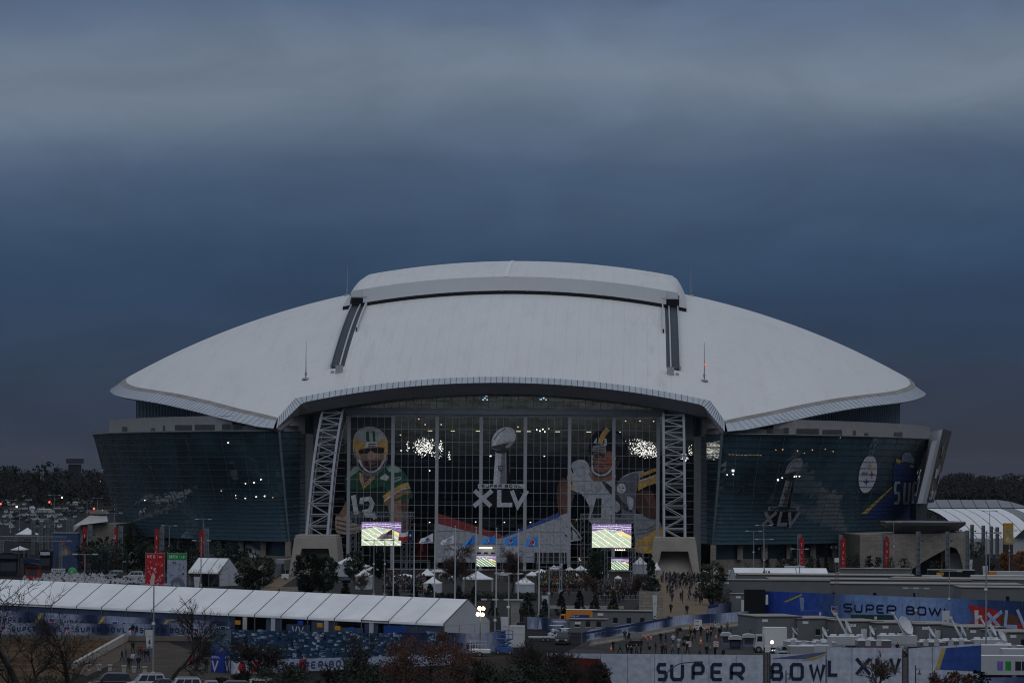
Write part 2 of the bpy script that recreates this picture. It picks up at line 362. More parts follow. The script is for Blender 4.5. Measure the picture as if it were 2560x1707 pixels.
# eave edge: right + left, from horn to horn round the sides, then the straight front
def edge_ring(sgn): return [(sgn*x, y) for x, y in eaveR]
def outn(pts, i):
    a = Vector(pts[max(0, i-1)]); b = Vector(pts[min(len(pts)-1, i+1)]); d = (b-a).normalized(); return Vector((d.y, -d.x))
for sgn in (1, -1):
    E = edge_ring(sgn); gm, fm, sm, tk = M(), M(), M(), M(); prev = None
    for i, p in enumerate(E):
        n = outn(E, i)*sgn
        if n.x*sgn < 0: n = -n
        if i == 0: n = Vector((sgn*.15, -1)).normalized()
        if i == len(E)-1: n = Vector((sgn*.15, 1)).normalized()
        z = zr(*p); P = Vector(p); k = 4.4 if p[1] < 101 else 1.7
        a = (P.x, P.y, z); b = P+n*1.5; c = P+n*k; d = P+n*(k-.5); e = P-n*3.5
        cur = [a, (b.x,b.y,z-.75), (c.x,c.y,z-2.75), (d.x,d.y,z-3.1), (e.x,e.y,z-2.8)]
        if prev:
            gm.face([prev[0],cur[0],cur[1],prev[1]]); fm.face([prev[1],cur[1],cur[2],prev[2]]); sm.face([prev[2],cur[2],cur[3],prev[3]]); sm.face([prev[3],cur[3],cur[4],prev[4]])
            nd = 2
            for q in range(nd):
                t = q/nd; A = Vector(prev[1]).lerp(Vector(cur[1]), t); B = Vector(prev[2]).lerp(Vector(cur[2]), t); o_ = Vector((0,0,.05))
                tk.bar(A+o_, B+o_, .05)
        prev = cur
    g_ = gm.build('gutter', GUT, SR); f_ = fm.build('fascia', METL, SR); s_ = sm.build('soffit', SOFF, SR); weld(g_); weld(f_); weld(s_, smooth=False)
    tk.build('fascia_joint', SEAM, f_)
# front canopy edge (and horn insides), both ends of the building
for fy in (1, -1):
    Y = (lambda y: y) if fy == 1 else (lambda y: 320-y)
    line = [(-55.9,-18.0),(-52.6,-7.6)]+[(-52.6+105.2*i/36,-7.6) for i in range(1,36)]+[(52.6,-7.6),(55.9,-18.0)]
    f1, f2, tk = M(), M(), M(); prev = None
    for i, (x, y) in enumerate(line):
        z = zr(x, y); horn = i in (0, len(line)-1)
        off = (Vector((0,-4.4)) if horn else Vector((0,-2.0)))
        if i in (1, len(line)-2): off = Vector((-math.copysign(1.6, x), -2.2))
        cur = [(x,Y(y),z), (x+off.x, Y(y+off.y), z-(2.75 if horn else 1.55)), (x*(.985), Y(y+1.0 if not horn else y-2), z-4.3 if not horn else z-3.3), (x*.97, Y(6.5), zr(x,-7.6)-4.6)]
        if prev:
            f1.face([prev[0],cur[0],cur[1],prev[1]]); f2.face([prev[1],cur[1],cur[2],prev[2]]); f2.face([prev[2],cur[2],cur[3],prev[3]])
            for q in range(2 if 1 < i < len(line)-1 else 10):
                nq = 2 if 1 < i < len(line)-1 else 10
                A = Vector(prev[0]).lerp(Vector(cur[0]), q/nq); B = Vector(prev[1]).lerp(Vector(cur[1]), q/nq); tk.bar(A+Vector((0,-.05*fy,.04)), B+Vector((0,-.06*fy,.04)), .08)
        prev = cur
    a = f1.build('canopy_edge', METL, SR); f2.build('canopy_beam', mat('canopy_grey', (.25,.245,.245), .7, .1, .2), SR); tk.build('edge_joint', SEAM, a)
# retractable cover
cv = M(); BOT = M(); NS = 40
ysc = [75,78,82]+[90+i*10 for i in range(15)]+[238,242,245]
def ctop(x, y): return zr(x, y)+4.75
def prof(y):
    pts = [(-47.6, zr(47.6,y)+.75), (-46.6, zr(46.6,y)+2.6), (-45.6, zr(45.6,y)+4.0), (-44.2, ctop(44.2,y)-.05)]
    pts += [(-44.2+88.4*i/NS, ctop(-44.2+88.4*i/NS, y)) for i in range(1, NS)]
    return pts+[(-x, z) for x, z in reversed(pts[:4])]
pp = [(y, prof(y)) for y in ysc]
for (y0, p), (y1, q) in zip(pp, pp[1:]):
    for i in range(len(p)-1): cv.face([(p[i][0],y0,p[i][1]),(p[i+1][0],y0,p[i+1][1]),(q[i+1][0],y1,q[i+1][1]),(q[i][0],y1,q[i][1])])
RC = cv.build('retractable_panel', roofm, SR); weld(RC)
for y, s in ((75, -1), (245, 1)):
    fc, dk, lt = M(), M(), M()
    p = prof(y); low = [(x, zr(x, y)+.9) for x, z in p]
    for i in range(len(p)-1):
        xm = (p[i][0]+p[i+1][0])/2
        if abs(abs(xm)-43.2) < 2.0: continue
        yy = y-.6*s*-1*-1
        fc.face([(low[i][0],y+.5*s,low[i][1]),(low[i+1][0],y+.5*s,low[i+1][1]),(p[i+1][0],y,p[i+1][1]),(p[i][0],y,p[i][1])])
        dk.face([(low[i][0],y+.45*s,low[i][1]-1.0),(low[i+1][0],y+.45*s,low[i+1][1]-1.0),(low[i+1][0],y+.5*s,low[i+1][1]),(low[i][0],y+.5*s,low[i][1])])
    for i in range(12):
        x = -38+76*i/11; lt.cbox((x, y+.8*s, zr(x,y)+.9), (.4,.5,.3))
    for sx_ in (-1, 1):
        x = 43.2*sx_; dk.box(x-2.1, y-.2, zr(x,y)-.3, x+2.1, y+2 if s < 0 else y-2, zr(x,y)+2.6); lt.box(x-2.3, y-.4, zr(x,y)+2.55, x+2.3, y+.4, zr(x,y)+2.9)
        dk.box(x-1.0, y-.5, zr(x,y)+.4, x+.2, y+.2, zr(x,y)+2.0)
        fc.face([(x-2.1,y,zr(x,y)+2.7),(x+2.1,y,zr(x,y)+2.7),(x+2.1,y,ctop(x+2.1,y)),(x-2.1,y,ctop(x-2.1,y))])
    fo = fc.build('cover_face', mat('cover_white', (.66,.66,.65), .6, .05, .1), RC); weld(fo)
    dk.build('shadow_gap', mat('gap_shade_black', (.012,.012,.014), .8), RC); lt.build('gap_bracket', METL, RC)  # black faces paint the shade of the open gap and rail notches
sm_ = M()
for (y0, y1) in zip(range(75, 245, 10), range(85, 255, 10)):
    sm_.face([(-3.0,y0,ctop(-3,y0)+.12),(-1.9,y0,ctop(-1.9,y0)+.12),(-1.9,y1,ctop(-1.9,y1)+.12),(-3,y1,ctop(-3,y1)+.12)])
sm_.build('ridge_strip', mat('clean_white', (.76,.76,.75), .5, .03), RC)
# rail tracks on the roof
TRK = mat('track_dark', (.035,.045,.055), .6, .2); RAILM = mat('rail_metal', (.48,.50,.53), .45, .1, metal=.4)
for sgn in (-1, 1):
    tr = M(); rl = M(); wal = M(); bx = M()
    yy = [9+i*6.6 for i in range(11)]+[82]
    for y0, y1 in zip(yy, yy[1:]):
        for (m_, xa, xb, h0, h1) in ((tr, 42.9, 44.9, .02, .35), (rl, 45.0, 45.35, 0, .9), (rl, 42.55, 42.9, 0, .9), (tr, 41.6, 42.5, .02, .3)):
            xa_, xb_ = sorted((sgn*xa, sgn*xb)); z0, z1 = zr(43.2,y0), zr(43.2,y1)
            if m_ is rl and False: continue
            A = [(xa_,y0,z0+h0),(xb_,y0,z0+h0),(xb_,y0,z0+h1),(xa_,y0,z0+h1)]; B = [(xa_,y1,z1+h0),(xb_,y1,z1+h0),(xb_,y1,z1+h1),(xa_,y1,z1+h1)]
            for i in range(4): j = (i+1) % 4; m_.face([A[i],A[j],B[j],B[i]])
            m_.face(list(reversed(A)))
    for y0, y1 in zip(range(40, 80, 8), range(48, 88, 8)):
        z0, z1 = zr(41,y0), zr(41,y1)
        wal.face([(sgn*41.2,y0,z0),(sgn*41.2,y1,z1),(sgn*41.2,y1,z1+1.2),(sgn*41.2,y0,z0+1.2)]); wal.face([(sgn*41.2,y0,z0+1.2),(sgn*41.2,y1,z1+1.2),(sgn*40.8,y1,z1+1.2),(sgn*40.8,y0,z0+1.2)]); wal.face([(sgn*40.8,y0,z0),(sgn*40.8,y1,z1),(sgn*40.8,y1,z1+1.2),(sgn*40.8,y0,z0+1.2)])
    bx.box(sgn*42.6-.9, 4.5, zr(42.6,4.5)-.5, sgn*42.6+.9, 6.5, zr(42.6,5)+1.9); bx.box(sgn*44.4-.4, 5.5, zr(44,5.5)-.4, sgn*44.4+.4, 6.3, zr(44,5)+.7)
    t_ = tr.build('track_bed', TRK, SR); rl.build('rail', RAILM, t_); wal.build('side_plate', METL, t_); bx.build('drive_housing', mat('housing_grey', (.40,.40,.41), .6), SR)
# roof masts: standing on the roof, own things
MASTM = mat('mast_steel', (.30,.30,.31), .5); 
for (px, py, top, y, lab, lit) in ((868,741,658,120,'thin lightning mast behind the left end of the white roof cover',0),(1727,745,663,130,'thin lightning mast behind the right end of the white roof cover',0),
        (764.6,945,850,4.8,'thin mast on the left front slope of the roof',0),(1760.7,949.7,856,5.4,'thin mast with red beacon on the right front slope of the roof',1)):
    p = AT(px, py, y); p.z = zr(p.x, y)-.1; h = AT(px, top, y).z-p.z
    t = thing('roof_mast', lab, 'mast', p, 0, 'masts on the stadium roof')
    b = M(); b.tube((0,0,0),(0,0,h*.45),.16,.11); b.tube((0,0,h*.45),(0,0,h),.10,.04); b.build('pole', MASTM, t)
    b = M(); b.lathe([(.05,.6),(.9,.3),(1.0,0)]); b.cbox((0,0,1.5),(.5,.5,.8)); b.build('base', MASTM, t)
    if lit: b = M(); b.lathe([(0,4.0),(.3,4.15),(.3,4.4),(0,4.55)],(.3,-.2,0),8); b.build('beacon', mat('red_beacon', (1,.12,.08), emit=1.2), t)

# ------------------------------------------------------------------ end wall
GLASS = mat('end_glass_frame', (.55,.56,.58), .4)
gl = bpy.data.materials.new('clear_glass'); gl.use_nodes = True; q = gl.node_tree; q.nodes.clear()
trn = q.nodes.new('ShaderNodeBsdfTransparent'); trn.inputs[0].default_value = (.50,.54,.55,1); gls = q.nodes.new('ShaderNodeBsdfGlossy'); gls.inputs['Roughness'].default_value = .03; gls.inputs['Color'].default_value = (.8,.9,.95,1)
fr = q.nodes.new('ShaderNodeFresnel'); fr.inputs['IOR'].default_value = 1.32; mxx = q.nodes.new('ShaderNodeMixShader'); om = q.nodes.new('ShaderNodeOutputMaterial')
q.links.new(fr.outputs[0], mxx.inputs[0]); q.links.new(trn.outputs[0], mxx.inputs[1]); q.links.new(gls.outputs[0], mxx.inputs[2]); q.links.new(mxx.outputs[0], om.inputs[0])
EW = lambda px, py: Vector((33.8+(px-1591)*.10209, 0, 24.7+(1184+.007*(px-1280)-py)*.10209))   # photo point on the end wall plane
STEEL = mat('mullion_steel', (.36,.37,.38), .45, .08); BEAMG = mat('header_grey', (.33,.33,.345), .6, .1)
colx = [-39.5+11.286*i for i in range(8)]
NPX, NPZ, ZB, ZT = 6, 12, .4, 39.4
first_pane = None; npan = 0
for k in range(7):
    x0, x1 = colx[k]+.45, colx[k+1]-.45
    b = M(); b.box(x0-.04,-.16,ZT-.25,x1+.04,.16,ZT); pan = b.build('door_panel', STEEL, SR); b = M(); b.box(x0-.04,-.16,ZB-.3,x1+.04,.16,ZB); b.build('door_sill', STEEL, pan)
    mb = M(); w_ = (x1-x0)/NPX; h_ = (ZT-ZB-.25)/NPZ
    for i in range(1, NPX): mb.box(x0+i*w_-.045,-.17,ZB+.01,x0+i*w_+.04,.1,ZT-.26)
    for j in range(1, NPZ): mb.box(x0,-.16,ZB+j*h_-.05,x1,.08,ZB+j*h_+.05)
    mb.build('mullion', STEEL, pan)
    rest = M()
    for i in range(NPX):
        for j in range(NPZ):
            a, c = x0+i*w_+.07, ZB+j*h_+.07
            tx, tz = U(-.03,.03), U(-.03,.03)
            if k in (1, 2, 3, 4) and npan < 288:
                if first_pane is None:
                    pm = M(); pm.face([(0,-.0,0),(w_-.14,0,0),(w_-.14,0,h_-.14),(0,0,h_-.14)]); first_pane = pm.build('pane', gl, pan); o = first_pane
                else: o = first_pane.copy(); COL.objects.link(o); o.parent = pan
                o.location = (a, U(-.03,.03), c); o.rotation_euler = (U(-.004,.004), 0, U(-.004,.004)); npan += 1
            else: rest.face([(a,tx,c),(a+w_-.14,tx+U(-.01,.01),c),(a+w_-.14,tz,c+h_-.14),(a,tz,c+h_-.14)])
    if rest.f: struct(rest.build('pane', gl, pan), 'stuff')
for x in colx:
    cb = M(); cb.box(x-.42,-.19,0,x+.42,.5,39.45); cb.build('column', mat('column_white', (.46,.46,.475), .5, .06), SR)
hb = M(); hb.box(-40.6,-.9,39.8,40.6,.9,41.15); hb.box(-40.6,-.5,39.46,40.6,.5,39.79); hb.build('header_beam', BEAMG, SR)
# clerestory above the header: panes follow the roof
pc, pm = M(), M()
for i in range(42):
    x0, x1 = -40+80*i/42, -40+80*(i+1)/42
    for j in range(4):
        z0 = 41.2+j*1.95
        for jj in (0,):
            top = min(z0+1.95, zr(x0, -7.6)-3.6)
            if top <= z0+.2: continue
            pc.face([(x0+.06,.2+U(-.01,.01),z0+.05),(x1-.06,.2,z0+.05),(x1-.06,.2+U(-.01,.01),top-.03),(x0+.06,.2,top-.03)])
            pm.box(x0-.06,.05,z0,x0+.06,.3,top); pm.box(x0+.06,.08,z0-.05,x1-.06,.28,z0+.05)
cl = pm.build('clerestory_frame', STEEL, SR); struct(pc.build('pane', gl, cl), 'stuff')
# stone/metal piers and side glass between door wall and wing walls
DARKG = mat('dark_panel', (.055,.06,.065), .35, .2, .4, spec=.5); PIER = mat('pier_panel', (.27,.27,.27), .6, .1)
for s in (-1, 1):
    pr = M(); pr.box(s*49.6-.95,-.6,0,s*49.6+.95,2.4,34.5); pr.build('pier', PIER, SR)
    up_ = M(); up_.box(min(s*40.7,s*48.5),.6,33.5,max(s*40.7,s*48.5),1.0,41.5); up_.build('upper_panel', mat('upper_panel_grey', (.20,.205,.21), .6), SR)
    sg = M(); mg = M()
    for j in range(17):
        z0 = .5+j*1.95
        for i in range(4):
            x0 = s*(40.6+i*2.0); x1 = s*(40.6+(i+1)*2.0); a, b_ = sorted((x0, x1)); sg.face([(a+.05,.5,z0+.05),(b_-.05,.5+U(-.02,.02),z0+.05),(b_-.05,.5,z0+1.9),(a+.05,.5+U(-.02,.02),z0+1.9)])
        a, b_ = sorted((s*40.5, s*48.6)); mg.box(a,.3,z0-.05,b_,.55,z0+.05)
    f_ = mg.build('side_glazing_bar', STEEL, SR); struct(sg.build('pane', gl, f_), 'stuff')
# ------------------------------------------------------------------ interior seen through the glass
IN = mat('interior_concrete', (.16,.15,.145), .9, .2); IND = mat('interior_dark', (.03,.032,.036), .9)
im = M()
for z, d in ((5.5,10),(11,12),(17.0,9),(22.5,12),(27.5,10)): im.box(-48,4,z,48,4+d,z+.7)
im.build('concourse_floor', IN, SR)
im = M(); im.box(-60,70,0,60,71,30); im.build('bowl_wall', IND, SR)
im = M(); im.box(-60,70,30.01,60,71,52); im.build('upper_bowl', mat('upper_bowl_seats', (.13,.135,.14), .9, .6, .35, stretch=(1,1,3)), SR)
al = bpy.data.lights.new('bowl_light', 'AREA'); al.shape = 'RECTANGLE'; al.size = 95; al.size_y = 3; al.energy = 2600; al.color = (1,.97,.92); ao = bpy.data.objects.new('bowl_light', al); COL.objects.link(ao); ao.location = (0,57,46); ao.rotation_euler = (math.radians(78),0,0)
im = M()
for i in range(14): im.box(-46,22+i*3,20-i*1.2,46,25+i*3,20.6-i*1.2)
im.build('seating_tier', mat('seat_blue', (.03,.04,.06), .8), SR)
# lamps and the bright boards inside
L1 = mat('lamp_white', (1,.96,.88), emit=5.5); L2 = mat('lamp_warm', (1,.80,.45), emit=2.2); L3 = mat('board_glow', (1,.93,.85), emit=4.0); L4 = mat('lamp_blue', (.55,.75,1), emit=1.6)
lm = M()
def dot(m_, px, py, w_, h_, y=6.0):
    p = AT(px, py, y); m_.box(p.x-w_*.051, y, p.z-h_*.051, p.x+w_*.051, y+.15, p.z+h_*.051)
for (cx_, cy_, rx_, ry_, n_) in ((1058,1118,26,25,165),(1092,1122,20,34,60),(1123,1140,4,14,12),(1610,1122,36,22,185),(1585,1104,30,8,18),(1630,1134,18,10,24),(1711,1145,10,16,26),(1020,1115,5,18,12),(1726,1125,8,14,14)):
    for _ in range(int(n_*1.7)):
        a = U(0, 6.283); r = math.sqrt(U(0,1))*U(.6,1.1); dot(lm, cx_+rx_*r*math.cos(a), cy_+ry_*r*math.sin(a), U(.4,2.4), U(.4,1.7), U(18,22))
struct(lm.build('glowing_board', L3, SR), 'stuff')
lm = M()
for px in (1075,1132,1195,1296,1322,1394,1472,1546): dot(lm, px, 1078+.007*(px-1280), U(9,13), 1.4)
for px, py in ((1047,1047),(1063,1061),(1103,1061),(1001,1087),(1564,1052),(1600,1052),(1634,1053),(1295,1067),(1372,1071),(1358,1072)): dot(lm, px, py, 3, 2)
lm.build('ceiling_lamp', L2, SR)
lm = M()
for px, py in ((1227,1139),(1361,1140),(1226,1140),(1074,1176),(1261,1305),(1326,1305),(1210,1312),(1189,1304),(859,1321),(881,1323),(1003,1126),(1074,1305)): dot(lm, px, py, 3.0, 1.8)
for px, py in ((1342,1074),(1357,1073),(1362,1079),(1350,1077)): dot(lm, px, py, 2.4, 3)
lm.build('concourse_lamp', L1, SR)
lm = M()
for px, py in ((1212,995),(1216,990),(1208,999),(1218,999),(1352,998),(1359,995),(1365,999),(1362,990)): dot(lm, px, py, U(3,6), U(2,4), 5)
lm.build('blue_spotlight', L4, SR)
lm = M()
for px, py in ((755,1027),(763,1027)):
    p = AT(px, py, -4); lm.lathe([(0,-.25),(.3,0),(0,.25)], p, 8)
lm.build('soffit_lamp', L1, SR)
# ------------------------------------------------------------------ printed murals on the end wall
def Z3(x, y, lift=0): p = EW(600+x/3.647, 940+y/3.647); return (p.x, -.06-lift*.45, p.z)
def Z4(x, y, lift=0): p = EW(1200+x/3.647, 940+y/3.647); return (p.x, -.06-lift*.45, p.z)
def blob(m, pts, pos, col, lift, k=5, closed=True):
    q = smooth2(pts, k, True) if closed else [Vector(p) for p in pts]
    from mathutils.geometry import tessellate_polygon
    P3 = [Vector((p[0], p[1], 0)) for p in q]
    for tri in tessellate_polygon([P3]): m.face([pos(P3[i].x, P3[i].y, lift) for i in tri], 0, col)
def poly(m, pts, pos, col, lift): blob(m, pts, pos, col, lift, 1, False)
def c_(r, g, b, k=1.0):
    q = [x*k for x in LC(r, g, b)]; a = sum(q)/3; return tuple(min(.85,(a+(x-a)*.8)*1.12) for x in q)
MURAL = attr_mat('mural_film', rough=.6, var=.34); MURAL.node_tree.nodes['Noise Texture'].inputs['Scale'].default_value = .55; MURAL.node_tree.nodes['Noise Texture'].inputs['Distortion'].default_value = 1.5
m = M(); l = 0
GRN, DGR, YEL, WHT, SKN, DSK = c_(30,92,66), c_(22,45,38), c_(222,166,38), c_(205,205,205), c_(165,118,88), c_(105,72,55)
PK = .9
df = lambda c: tuple(x*PK for x in c)
def P(pts, col, k=5):
    global l; l += .004; blob(m, pts, CUR, df(col), l, k)
def PP(pts, col):
    global l; l += .004; poly(m, pts, CUR, df(col), l)
def ST(pts, w_, col, sm=0):
    global l; col = df(col); l += .004; stroke(m, [(p[0], p[1]) for p in (smooth2(pts, 4) if sm else pts)], w_, CUR, 0, col, l)
CUR = Z3
PP([(1010,375),(1385,375),(1385,560),(1290,800),(1030,800)], c_(62,64,62))
P([(985,1140),(940,1210),(900,1280),(890,1340),(960,1390),(1060,1330),(1090,1200)], SKN)
P([(885,1270),(940,1290),(990,1250),(1040,1300),(1110,1330),(1120,1400),(1020,1440),(900,1430),(880,1380)], c_(190,160,145))
for yy in (1310,1350,1390): ST([(890,yy),(1000,yy+25),(1100,yy+10)], 14, DSK, 1)
P([(1340,1190),(1440,1130),(1540,1100),(1545,1240),(1550,1400),(1530,1500),(1390,1500),(1350,1330)], SKN)
P([(1480,1130),(1540,1110),(1545,1300),(1550,1430),(1500,1480),(1490,1300)], DSK)
P([(965,950),(985,875),(1060,810),(1110,850),(1135,1010),(1230,910),(1300,830),(1390,800),(1480,850),(1535,930),(1572,1050),(1580,1110),(1460,1130),(1360,1170),(1350,1330),(1040,1330),(1010,1130),(972,1060)], GRN)
P([(1000,1030),(1130,1040),(1320,1010),(1350,1160),(1358,1335),(1040,1335),(1010,1120)], DGR)
P([(1010,870),(1060,825),(1095,850),(1000,930),(970,945)], c_(150,170,160)); P([(1350,830),(1420,815),(1480,860),(1430,880),(1370,870)], c_(150,165,155))
P([(1105,880),(1260,870),(1225,930),(1140,1000)], DSK)
ST([(1102,880),(1105,940),(1135,1018),(1180,975),(1235,915)], 16, YEL); ST([(1118,890),(1120,935),(1140,985),(1175,955),(1218,905)], 7, WHT)
ST([(1040,1085),(1055,1170),(1072,1260)], 44, WHT)
ST([(1115,1165),(1120,1125),(1190,1115),(1215,1160),(1195,1225),(1150,1235),(1165,1265),(1225,1265),(1245,1300)], 40, WHT)
ST([(1290,935),(1330,905),(1360,930)], 28, c_(190,200,190)); ST([(1300,925),(1350,945)], 22, c_(190,200,190))
ST([(1318,1110),(1390,1055),(1480,1005),(1545,985)], 38, YEL); ST([(1322,1140),(1400,1080),(1490,1030),(1555,1015)], 14, WHT); ST([(1330,1165),(1410,1110),(1500,1060),(1560,1055)], 36, c_(170,110,45))
ST([(1415,930),(1450,920),(1480,922),(1465,945),(1415,965),(1412,935)], 5, WHT); ST([(1425,950),(1470,930)], 5, WHT)
# helmet and face
P([(1040,700),(1034,600),(1050,530),(1100,480),(1180,460),(1260,475),(1325,535),(1350,610),(1348,720),(1300,800),(1200,830),(1090,790)], c_(178,178,174))
P([(1040,640),(1040,570),(1090,590),(1150,600),(1260,595),(1320,570),(1348,580),(1350,680),(1320,650),(1150,645),(1060,680)], YEL)
PP([(1150,503),(1178,500),(1186,600),(1156,602)], c_(38,92,70)); PP([(1210,500),(1234,503),(1240,598),(1216,600)], c_(38,92,70))
PP([(1145,602),(1262,594),(1264,645),(1146,655)], WHT); ST([(1168,622),(1240,616)], 9, c_(60,60,60)); ST([(1172,640),(1244,633)], 7, c_(60,60,60))
P([(1085,680),(1150,650),(1310,645),(1335,720),(1310,800),(1250,860),(1180,862),(1110,810)], SKN)
P([(1090,675),(1200,655),(1318,655),(1310,700),(1200,700),(1100,710)], c_(45,32,28))
P([(1180,690),(1220,690),(1240,745),(1200,760),(1170,745)], c_(190,140,108))
P([(1130,760),(1200,765),(1285,755),(1280,830),(1230,862),(1180,862),(1130,825)], c_(70,45,36)); P([(1175,790),(1210,782),(1250,790),(1210,806)], c_(140,60,55))
P([(1050,690),(1085,690),(1105,760),(1075,750)], YEL); P([(1318,680),(1345,660),(1345,740),(1320,780)], YEL)
ST([(1090,740),(1115,815),(1185,872),(1265,850),(1320,770),(1330,720)], 16, c_(200,200,196), 1)
for pts in ([(1045,690),(1065,735),(1140,765),(1250,765),(1350,735)], [(1068,740),(1092,830),(1170,888),(1262,880),(1330,805),(1352,735)], [(1175,765),(1195,820),(1200,885)], [(1050,660),(1060,730),(1100,850),(1180,905),(1270,895)]): ST(pts, 9, c_(120,122,128), 1)
m.build('player_mural', MURAL, SR)
m = M(); l = 0; CUR = Z4; BLK = c_(28,28,32)
P([(780,930),(730,970),(708,1060),(715,1160),(745,1280),(820,1285),(850,1150),(865,1050)], c_(98,62,48)); P([(740,1040),(790,980),(830,1060),(800,1230),(760,1200)], c_(125,82,62))
P([(1420,1080),(1560,1040),(1625,1150),(1640,1270),(1560,1300),(1440,1220)], c_(92,58,46)); P([(1500,1080),(1570,1070),(1610,1160),(1560,1180)], c_(120,78,60))
P([(1420,1260),(1560,1300),(1640,1310),(1650,1400),(1500,1480),(1430,1500)], c_(150,150,155)); P([(1440,1500),(1550,1440),(1660,1360),(1670,1500),(1640,1600),(1440,1600)], YEL)
ST([(1440,1400),(1540,1390),(1640,1330)], 10, c_(100,100,105), 1); ST([(1440,1440),(1540,1420),(1650,1370)], 10, c_(100,100,105), 1)
P([(835,830),(870,775),(960,765),(1040,860),(1110,935),(1200,930),(1300,870),(1420,830),(1500,860),(1460,960),(1430,1060),(1400,1110),(1410,1160),(1400,1340),(1030,1340),(1010,1200),(940,1080),(860,1040),(830,940)], c_(178,178,184))
P([(1225,985),(1420,880),(1460,960),(1420,1110),(1400,1340),(1210,1340),(1235,1150)], c_(112,112,120)); P([(1110,935),(1230,1030),(1300,1130),(1400,1230),(1330,1220),(1240,1120),(1150,1010)], c_(60,60,66)); P([(1350,1100),(1405,1120),(1400,1200),(1370,1210)], c_(190,192,196))
PP([(825,870),(800,920),(815,1010),(860,1050),(862,990),(845,940)], YEL); ST([(838,830),(858,885)], 12, BLK); ST([(800,1010),(870,1060)], 12, c_(70,70,75)); ST([(815,925),(850,985)], 9, BLK)
ST([(1470,905),(1610,850)], 30, YEL); ST([(1465,935),(1615,875)], 12, BLK); PP([(1452,960),(1615,890),(1620,985),(1530,1000),(1450,1045)], YEL); ST([(1455,955),(1615,905)], 12, WHT); ST([(1490,1030),(1610,980)], 14, BLK)
PP([(1070,1112),(1118,1112),(1115,1290),(1020,1290)], BLK); PP([(1215,1130),(1300,1190),(1300,1290),(1240,1270)], BLK); P([(1230,1140),(1270,1150),(1290,1210),(1250,1240),(1225,1190)], c_(170,170,176))
P([(1250,900),(1300,820),(1330,780),(1430,780),(1530,800),(1520,850),(1380,880),(1290,930),(1240,1000)], c_(22,20,20))
P([(1290,700),(1360,720),(1460,760),(1560,770),(1600,830),(1500,850),(1330,840)], c_(20,18,18))
disc(m, 1298, 1022, 48, 52, Z4, c_(60,60,64), l+.01); disc(m, 1298, 1022, 42, 46, Z4, c_(190,190,194), l+.014)
def star4(u, z, r, pos, col, lf): 
    pts = []
    for i in range(8): a = math.pi*i/4+math.pi/2; rr = r if i % 2 == 0 else r*.33; pts.append((u+rr*math.cos(a), z+rr*math.sin(a)))
    poly(m, pts, pos, col, lf)
star4(1310,990,15,Z4,YEL,l+.02); star4(1314,1019,16,Z4,c_(160,40,45),l+.02); star4(1305,1046,15,Z4,c_(40,60,120),l+.02)
l += .03
P([(1040,950),(1010,880),(1120,905),(1215,860),(1225,930),(1150,960)], c_(140,95,75))
P([(1000,680),(1005,600),(1040,530),(1110,485),(1190,475),(1270,505),(1330,590),(1350,650),(1330,720),(1290,790),(1240,850),(1120,900),(1060,860),(1010,780)], c_(26,27,33))
P([(1210,520),(1280,540),(1320,620),(1270,640),(1230,580)], c_(74,76,88)); ST([(1175,480),(1125,545),(1100,620)], 44, YEL, 1)
PP([(1035,635),(1150,625),(1158,690),(1030,690)], c_(150,150,152)); ST([(1050,655),(1140,648)], 9, c_(60,60,60)); ST([(1050,676),(1145,670)], 8, c_(60,60,60))
text(m, '4', 1045, -625, 34, 58, 6, 13, lambda a,b,c=0: Z4(a,-b,c), 0, c_(200,200,205), l+.01); text(m, '3', 1128, -632, 34, 60, 6, 13, lambda a,b,c=0: Z4(a,-b,c), 0, c_(200,200,205), l+.01)
l += .02
P([(1035,705),(1100,695),(1220,690),(1230,780),(1180,860),(1110,880),(1055,850),(1040,780)], c_(140,92,70)); P([(1130,740),(1225,740),(1215,820),(1150,850),(1120,800)], c_(165,90,62))
P([(1050,715),(1120,708),(1160,730),(1110,745),(1060,740)], c_(40,28,25)); P([(1095,740),(1120,740),(1130,790),(1090,795)], c_(158,110,84)); P([(1070,822),(1110,815),(1150,826),(1110,836)], c_(120,55,50))
ST([(1030,720),(1035,850),(1090,900),(1160,890),(1215,830),(1240,740)], 16, c_(190,190,188), 1)
for pts in ([(1000,690),(1010,790),(1100,805),(1230,795),(1300,760)], [(1005,700),(1010,840),(1060,905),(1150,915),(1240,850),(1290,740)], [(1110,870),(1112,915)], [(1030,760),(1160,775)]): ST(pts, 9, c_(62,64,70), 1)
P([(745,1300),(820,1280),(850,1350),(925,1440),(935,1485),(880,1500),(800,1500),(780,1400)], c_(175,175,180))
for pts in ([(800,1370),(870,1400),(925,1480)], [(840,1370),(850,1430),(850,1490)], [(790,1440),(830,1490)]): ST(pts, 12, c_(40,40,50), 1)
m.build('player_mural', MURAL, SR)
